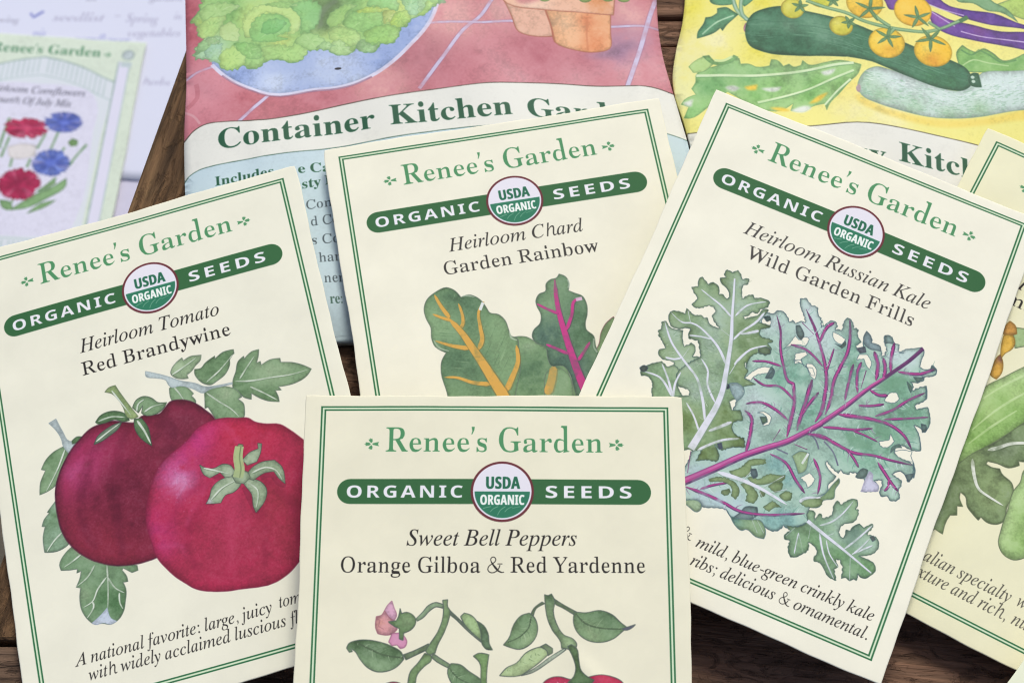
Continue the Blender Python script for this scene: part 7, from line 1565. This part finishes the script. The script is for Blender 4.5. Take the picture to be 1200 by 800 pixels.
def build_packet(name, label, ps, sh, fill=1.0, seed=0, parts=True, res_name=None, bulge=.3, seal_label=None, crease=None):
    "a sealed paper envelope: body, green band, round seal and painting on its front"
    rs = np.random.RandomState(seed)
    M0 = pose(*ps) @ Matrix.Translation((0, PACK_MID[1] * MM, 0))
    root = thing(name, label, 'seed packet', M0, 'seed packets on the table' if parts else None)
    im = sh.image(name)
    pm = print_mat('printed paper ' + label.split(' ')[0], im, .6, .16, .05)
    pb = paper_mat('plain paper', 'e9e3cd')
    k1, k2, k3 = rs.uniform(0, 6.28, 3)
    A, B = (PX1 - PX0) / 2, (PY1 - PY0) / 2

    def zf(x, y):
        u, v = x / A, (y - PACK_MID[1]) / B
        e = np.minimum(A - np.abs(x), B - np.abs(y - PACK_MID[1]))
        body = bulge * (1 - np.abs(u)**3.2) * (1 - np.abs(v)**5)
        z = body - .05 * np.clip(1 - e / 1.4, 0, 1)**2
        z += .26 * np.sin(u * 2.3 + k1) * np.cos(v * 3.1 + k2) + .07 * np.sin(u * 5 + v * 4 + k3) * (1 - np.abs(u)**4)
        if crease is not None:
            (ax, ay), (bx, by), h, w = crease
            d = np.array([bx - ax, by - ay])
            L = np.hypot(*d)
            d = d / L
            t = ((x - ax) * d[0] + (y - ay) * d[1]) / L
            s = (x - ax) * -d[1] + (y - ay) * d[0]
            z += h * np.exp(-(s / w)**2) * np.clip(np.minimum(t, 1 - t) * 5, 0, 1)
        return z

    def thick(x, y):
        u, v = x / A, (y - PACK_MID[1]) / B
        seeds = np.exp(-(((x - 3) / 26)**2 + ((y + 82) / 26)**2))
        return .2 + fill * (.9 * (1 - np.abs(u)**2) * (1 - np.abs(v)**3) + 1.1 * seeds)

    nx, ny = 70, 102
    # finer towards the folded edges
    def axis(a, b, n):
        t = np.linspace(-1, 1, n)
        t = np.sign(t) * (1 - (1 - np.abs(t))**1.0)
        q = a + (b - a) * (t + 1) / 2
        return np.unique(np.r_[q, a + .25, a + .6, a + 1, b - .25, b - .6, b - 1])
    xs, ys = axis(PX0, PX1, nx), axis(PY0, PY1, ny)
    gx, gy = np.meshgrid(xs, ys)
    gx, gy = gx.ravel(), gy.ravel()
    zt = zf(gx, gy)
    zb = zt - thick(gx, gy)
    n = len(gx)
    nX, nY = len(xs), len(ys)
    # paper corners and edges are never perfectly straight
    wob = lambda t, k: .17 * np.sin(t * .09 + k) + .08 * np.sin(t * .23 + 2 * k) + .04 * np.sin(t * .71 + 3 * k)
    ex = np.clip((np.abs(gx) - A + 3) / 3, 0, 1)
    ey = np.clip((np.abs(gy - PACK_MID[1]) - B + 3) / 3, 0, 1)
    cor = np.clip(ex + ey - 1.45, 0, 1) * rs.uniform(.1, .45)
    px_ = gx + ex * wob(gy, k1) - np.sign(gx) * cor
    py_ = gy + ey * wob(gx, k2) - np.sign(gy - PACK_MID[1]) * cor
    V = np.vstack([np.c_[px_, py_ - PACK_MID[1], zt], np.c_[px_, py_ - PACK_MID[1], zb]]) * MM
    F, FM = [], []
    for j in range(nY - 1):
        for i in range(nX - 1):
            a = j * nX + i
            F.append((a, a + 1, a + nX + 1, a + nX))
            FM.append(0)
            F.append((n + a, n + a + nX, n + a + nX + 1, n + a + 1))
            FM.append(1)
    rim = [i for i in range(nX)] + [j * nX + nX - 1 for j in range(1, nY)] + [(nY - 1) * nX + i for i in range(nX - 2, -1, -1)] + [j * nX for j in range(nY - 2, 0, -1)]
    for q in range(len(rim)):
        a, b = rim[q], rim[(q + 1) % len(rim)]
        F.append((a, n + a, n + b, b))
        FM.append(1)
    uv = sheet_uv(sh, np.c_[gx, gy])
    mesh_obj('paper_envelope', V, F, [pm, pb], root, np.vstack([uv, uv]), FM)

    def patch(pname, outlines, step, lift):
        v, f = bendable_region(outlines, step)
        z = zf(v[:, 0], v[:, 1]) + lift
        return mesh_obj(pname, np.c_[v[:, 0], v[:, 1] - PACK_MID[1], z] * MM, f, [pm], root, sheet_uv(sh, v))

    if parts:
        patch('title_banner', [resample(BAN, .8)], 1.4, .03)
        patch('organic_seal', [disc(SEAL_C[0], SEAL_C[1], SEAL_R, 64)], 1.2, .055)
        outs = [resample(np.clip(p, (PX0 + 1, PY0 + 1), (PX1 - 1, PY1 - 1)), .9) for p in sh.art]
        if outs:
            patch('illustration', outs, 1.4, .03)
    return root


def build_bag(name, label, ps, sh, outline, panels, seed, blue=True, dents=()):
    "a flat gusseted bag of glossy printed film"
    rs = np.random.RandomState(seed)
    c = np.array([outline[:, 0].mean(), outline[:, 1].mean()])
    root = thing(name, label, 'seed bag', pose(*ps) @ Matrix.Translation((c[0] * MM, c[1] * MM, -4.4 * MM)))
    pm = print_mat('printed film ' + label.split(' ')[0], sh.image(name), .45, .14, .10, 40)
    out = resample(smooth(outline, corner=35), 1.5)

    def edge_dist(x, y):
        P = np.c_[x, y]
        d = np.full(len(P), 1e9)
        for i in range(len(out)):
            a, b = out[i], out[(i + 1) % len(out)]
            ab = b - a
            t = np.clip(((P - a) @ ab) / (ab @ ab), 0, 1)
            q = P - a - t[:, None] * ab
            d = np.minimum(d, np.hypot(q[:, 0], q[:, 1]))
        return d
    ph = rs.uniform(0, 6.28, 8)

    def zf(x, y, d=None):
        d = edge_dist(x, y) if d is None else d
        z = 1.9 * (1 - np.exp(-d / 7)) - 1.5
        wr = .35 * np.sin(x * .09 + y * .05 + ph[0]) + .28 * np.sin(x * .05 - y * .12 + ph[1]) + .14 * np.sin(x * .21 + y * .17 + ph[2]) + .1 * np.sin(-x * .3 + y * .11 + ph[3])
        z += wr * np.clip(d / 8, .15, 1)
        # fold lines where the film has been creased
        for (ax, ay, bx, by, h, w) in dents:
            e = np.array([bx - ax, by - ay])
            L = np.hypot(*e)
            e = e / L
            t = ((x - ax) * e[0] + (y - ay) * e[1]) / L
            s_ = (x - ax) * -e[1] + (y - ay) * e[0]
            z += h * np.exp(-np.abs(s_) / w) * np.clip(np.minimum(t + .1, 1.1 - t) * 6, 0, 1)
        return np.maximum(z, -1.7)

    v, f = bendable_region([out], 2.0)
    d = edge_dist(v[:, 0], v[:, 1])
    zt = zf(v[:, 0], v[:, 1], d)
    zb = np.full(len(zt), -4.35) + .8 * np.clip(1 - d / 3, 0, 1)
    n = len(v)
    off = lambda q: np.c_[q[:, 0] - c[0], q[:, 1] - c[1]]
    V = np.vstack([np.c_[off(v), zt + 4.4], np.c_[off(v), zb + 4.4]]) * MM
    F = [tuple(t) for t in f] + [tuple(i + n for i in t[::-1]) for t in f]
    cnt = {}
    for t in f:
        for k in range(3):
            a, b = t[k], t[(k + 1) % 3]
            cnt[(a, b)] = 1
    for (a, b) in list(cnt):
        if (b, a) not in cnt:
            F.append((b, a, a + n, b + n))
    uv = sheet_uv(sh, v)
    mesh_obj('pouch', V, F, [pm], root, np.vstack([uv, uv]))
    lift = .04
    for pname, poly in zip(('title_panel', 'text_panel'), panels):
        q = smooth(poly, corner=40)
        # keep the panel inside the bag
        v, f = bendable_region([resample(q, 1.2)], 1.8)
        d = edge_dist(v[:, 0], v[:, 1])
        inside = np.array([point_in(out, p) for p in v])
        ok = inside & (d > .8)
        f = [t for t in f if ok[t[0]] and ok[t[1]] and ok[t[2]]]
        used = sorted({i for t in f for i in t})
        mp_ = {k: i for i, k in enumerate(used)}
        v, d = v[used], d[used]
        z = zf(v[:, 0], v[:, 1], d) + lift
        mesh_obj(pname, np.c_[off(v), z + 4.4] * MM, [[mp_[i] for i in t] for t in f], [pm], root, sheet_uv(sh, v))
        lift += .04
    return root


def point_in(poly, p):
    x, y = poly[:, 0], poly[:, 1]
    xj, yj = np.roll(x, 1), np.roll(y, 1)
    with np.errstate(divide='ignore', invalid='ignore'):
        c = ((y > p[1]) != (yj > p[1])) & (p[0] < (xj - x) * (p[1] - y) / (yj - y) + x)
    return bool(c.sum() % 2)


def board_mesh(corners, z0, z1, mat_frame, name, mat, parent, step=6.0, bev=1.2, seed=0):
    "a worn board over a convex outline (mm, world xy); mesh is local to mat_frame so that grain runs along its x"
    rs = np.random.RandomState(seed)
    bm = bmesh.new()
    inv = mat_frame.inverted()
    vs = [bm.verts.new(inv @ Vector((x * MM, y * MM, z1 * MM))) for x, y in corners]
    bm.faces.new(vs)
    ret = bmesh.ops.extrude_face_region(bm, geom=bm.faces[:])
    dn = [g for g in ret['geom'] if isinstance(g, bmesh.types.BMVert)]
    dz = inv.to_3x3() @ Vector((0, 0, (z0 - z1) * MM))
    bmesh.ops.translate(bm, verts=dn, vec=dz)
    bmesh.ops.recalc_face_normals(bm, faces=bm.faces[:])
    bmesh.ops.bevel(bm, geom=bm.edges[:], offset=bev * MM, segments=3, profile=.6, affect='EDGES')
    me = bpy.data.meshes.new(name)
    bm.to_mesh(me)
    bm.free()
    me.materials.append(mat)
    o = bpy.data.objects.new(name, me)
    link(o, parent)
    o.matrix_world = mat_frame
    return o


def rect(x0, y0, x1, y1):
    return [(x0, y0), (x1, y0), (x1, y1), (x0, y1)]


# ------------------------------------------------------------------ the place: ground, table, bench
TOP = -12.0
gm, gnt, gb = node_mat('trodden earth')
gb.inputs["Base Color"].default_value = (.16, .14, .11, 1)
gb.inputs["Roughness"].default_value = .95
add_bump(gnt, gb, 30, .5, .01)
gv = [(-30, -30, -.752), (30, -30, -.752), (30, 30, -.752), (-30, 30, -.752)]
ground = mesh_obj('ground', gv, [(0, 1, 2, 3)], [gm], smooth_=False)
ground['kind'] = 'structure'

DK, MD, LT = (.125, .066, .042), (.235, .130, .084), (.36, .215, .145)
table = thing('wooden_table', 'dark weathered plank table under the seed packets', 'table', Matrix.Translation((.1, 0, -.752)))
bpy.context.view_layer.update()


def fr(x, y, z, th):
    return Matrix.Translation((x * MM, y * MM, z * MM)) @ Matrix.Rotation(th, 4, 'Z')


# outer edge of the table runs through (-83, 84.9) and (-113.3, -48.9)
def edge_x(y):
    return -83.0 + (y - 84.9) * .2265


INN = 46.0
ea = math.atan2(1, .2265)
endm = wood_mat('end board wood', (.055, .028, .014), (.20, .112, .054), (.52, .33, .16), 3.3, 1.0, .3, .3)
board_mesh([(edge_x(-66.2), -66.2), (edge_x(-66.2) + INN, -66.2), (edge_x(300) + INN, 300), (edge_x(300), 300)], TOP - 24, TOP, fr(edge_x(20), 20, TOP, ea), 'end_board', endm, table)
board_mesh([(-150, -231.5), (-62, -231.5), (-62, -67.6), (-150, -67.6)], TOP - 24, TOP - .3, fr(-100, -150, TOP, .01), 'board', wood_mat('board wood', (.07, .042, .028), (.14, .085, .056), (.22, .14, .095), 1.7), table)
for k, (a, b, sd, xl) in enumerate(((-231.5, 89.0, 5.1, -61.4), (89.7, 97.2, 8.3, None), (98.2, 262, 2.9, None))):
    lo = [(edge_x(a) + INN + .6, a)] if xl is None else [(xl, a), (xl, -66.2), (edge_x(-66.2) + INN + .6, -66.2)]
    up = [(edge_x(b) + INN + .6, b)]
    board_mesh(lo[:1] + [(420, a), (420, b)] + up + lo[:0:-1], TOP - 24, TOP + (.1, -.6, .0)[k], fr(120, (a + b) / 2, TOP, -.10 + .05 * k), 'board', wood_mat('board wood', DK, MD, LT, sd), table, bev=(1.2, .7, 1.2)[k])
for (x, y) in ((-95, -200), (385, -200), (385, 225), (0, 225)):
    board_mesh(rect(x - 30, y - 30, x + 30, y + 30), -752, TOP - 24.5, fr(x, y, -300, 0) @ Matrix.Rotation(math.pi / 2, 4, 'Y'), 'leg', wood_mat('leg wood', DK, MD, LT, x * .01 + 4), table, bev=3)

BZ = -291.6
bench = thing('wooden_bench', 'low wooden bench beyond the table carrying handwritten papers', 'bench', Matrix.Translation((-.2, .3, -.752)))
bpy.context.view_layer.update()
bw = wood_mat('bench wood', (.06, .045, .03), (.16, .12, .085), (.28, .22, .16), 6.6)
for k in range(3):
    y0 = 130 + k * 122
    board_mesh(rect(-620, y0, 120, y0 + 120), BZ - 26, BZ, fr(-200, y0 + 60, BZ, 0), 'seat_board', bw, bench, bev=2)
for (x, y) in ((-560, 170), (60, 170), (-560, 450), (60, 450)):
    board_mesh(rect(x - 25, y - 25, x + 25, y + 25), -752, BZ - 26.5, fr(x, y, -500, 0) @ Matrix.Rotation(math.pi / 2, 4, 'Y'), 'leg', bw, bench, bev=2)


# ------------------------------------------------------------------ papers on the bench
def paper_sheet(name, label, ps, x0, y0, x1, y1, mats, sh=None, seed=0, group=None):
    rs = np.random.RandomState(seed)
    n, m_ = 40, 40
    xs, ys = np.linspace(x0, x1, n), np.linspace(y0, y1, m_)
    gx, gy = np.meshgrid(xs, ys)
    gx, gy = gx.ravel(), gy.ravel()
    z = .25 + .2 * np.sin(gx * .02 + seed) * np.sin(gy * .03 + seed * 2)
    c = np.array([(x0 + x1) / 2, (y0 + y1) / 2])
    V = np.vstack([np.c_[gx - c[0], gy - c[1], z], np.c_[gx - c[0], gy - c[1], z - .12]]) * MM
    F = []
    N = n * m_
    for j in range(m_ - 1):
        for i in range(n - 1):
            a = j * n + i
            F.append((a, a + 1, a + n + 1, a + n))
            F.append((N + a, N + a + n, N + a + n + 1, N + a + 1))
    rim = list(range(n)) + [j * n + n - 1 for j in range(1, m_)] + [(m_ - 1) * n + i for i in range(n - 2, -1, -1)] + [j * n for j in range(m_ - 2, 0, -1)]
    for q in range(len(rim)):
        a, b = rim[q], rim[(q + 1) % len(rim)]
        F.append((a, N + a, N + b, b))
    uv = None
    if sh is not None:
        u = sheet_uv(sh, np.c_[gx, gy])
        uv = np.vstack([u, u])
    o = mesh_obj(name, V, F, mats, None, uv)
    o.matrix_world = pose(*ps) @ Matrix.Translation((c[0] * MM, c[1] * MM, 0))
    o['label'] = label
    o['category'] = 'paper'
    return o


note_sh = art_note()
paper_sheet('note_paper', 'white sheet of handwritten notes with a blue tick mark', (-177.983, 263.472, -290.9, -.0698), *NOTE, [print_mat('note paper', note_sh.image('note'), .7, .1, .04)], note_sh, 1)
paper_sheet('blank_paper', 'plain pale sheet lying under the handwritten notes', (-177.983, 263.472, -291.5, -.05), -140, -150, 66, 100, [paper_mat('blank paper', 'cfcde6', .7)], None, 2)

# ------------------------------------------------------------------ bags, then packets
sh, pn = art_yellow()
build_bag('seed_bag', 'yellow seed bag painted with courgettes, cherry tomatoes and purple beans', (84.2147, 74.1275, -7.3, -.0698), sh, YELL_OUT, pn, 5)
sh, pn = art_container()
build_bag('seed_bag', 'pink seed bag painted with a bowl of lettuce and clay pots', (-20.8012, 61.5231, -7.0, .1222), sh, CONT_OUT, pn, 7, dents=((-70, 26, -50, 14, -.5, 3), (-45, 60, -40, -10, .35, 2.5), (52, 60, 54, -6, .5, 3)))

build_packet('seed_packet', 'cream seed packet with pale courgettes and a yellow blossom, under the kale packet', (149.0451, 36.0045, -2.4, -.5051, .0152, .0204), art_squash(), .7, 3)
build_packet('seed_packet', 'cream seed packet with two chard leaves, golden and pink ribbed', (-4.3498, 56.7157, -1.6, .1693, .0156, -.012), art_chard(), .7, 4)
build_packet('seed_packet', 'cream seed packet with two dark red tomatoes', (-90.6338, 34.8974, -5.9, .2487, -.0133, -.1075), art_tomato(), .6, 5)
build_packet('seed_packet', 'cream seed packet with frilly purple ribbed kale leaves', (85.2851, 44.5952, 4.3, -.4007, .0079, .0887), art_kale(), .7, 6)
build_packet('seed_packet', 'cream seed packet with sweet bell pepper stems and a pink flower', (-3.7551, -20.9738, 10.4, -.0039, .0699, -.0025), art_pepper(), .8, 8, crease=((14, -52), (38, -78), .45, 1.5))
build_packet('seed_packet', 'pale green seed packet with red and blue cornflowers inside a white garden gate', (-194.9312, 284.2413, -289.2, -.0785, 0, 0), art_cornflower(), .3, 9, parts=False)

build_packet('seed_packet', 'pale green seed packet overlapping the bottom edge of the courgette packet', (144.6, -93.3, 2.2, -.646, .01, .01), packet_front(rgb('e4e8d0')), .5, 11, parts=False)
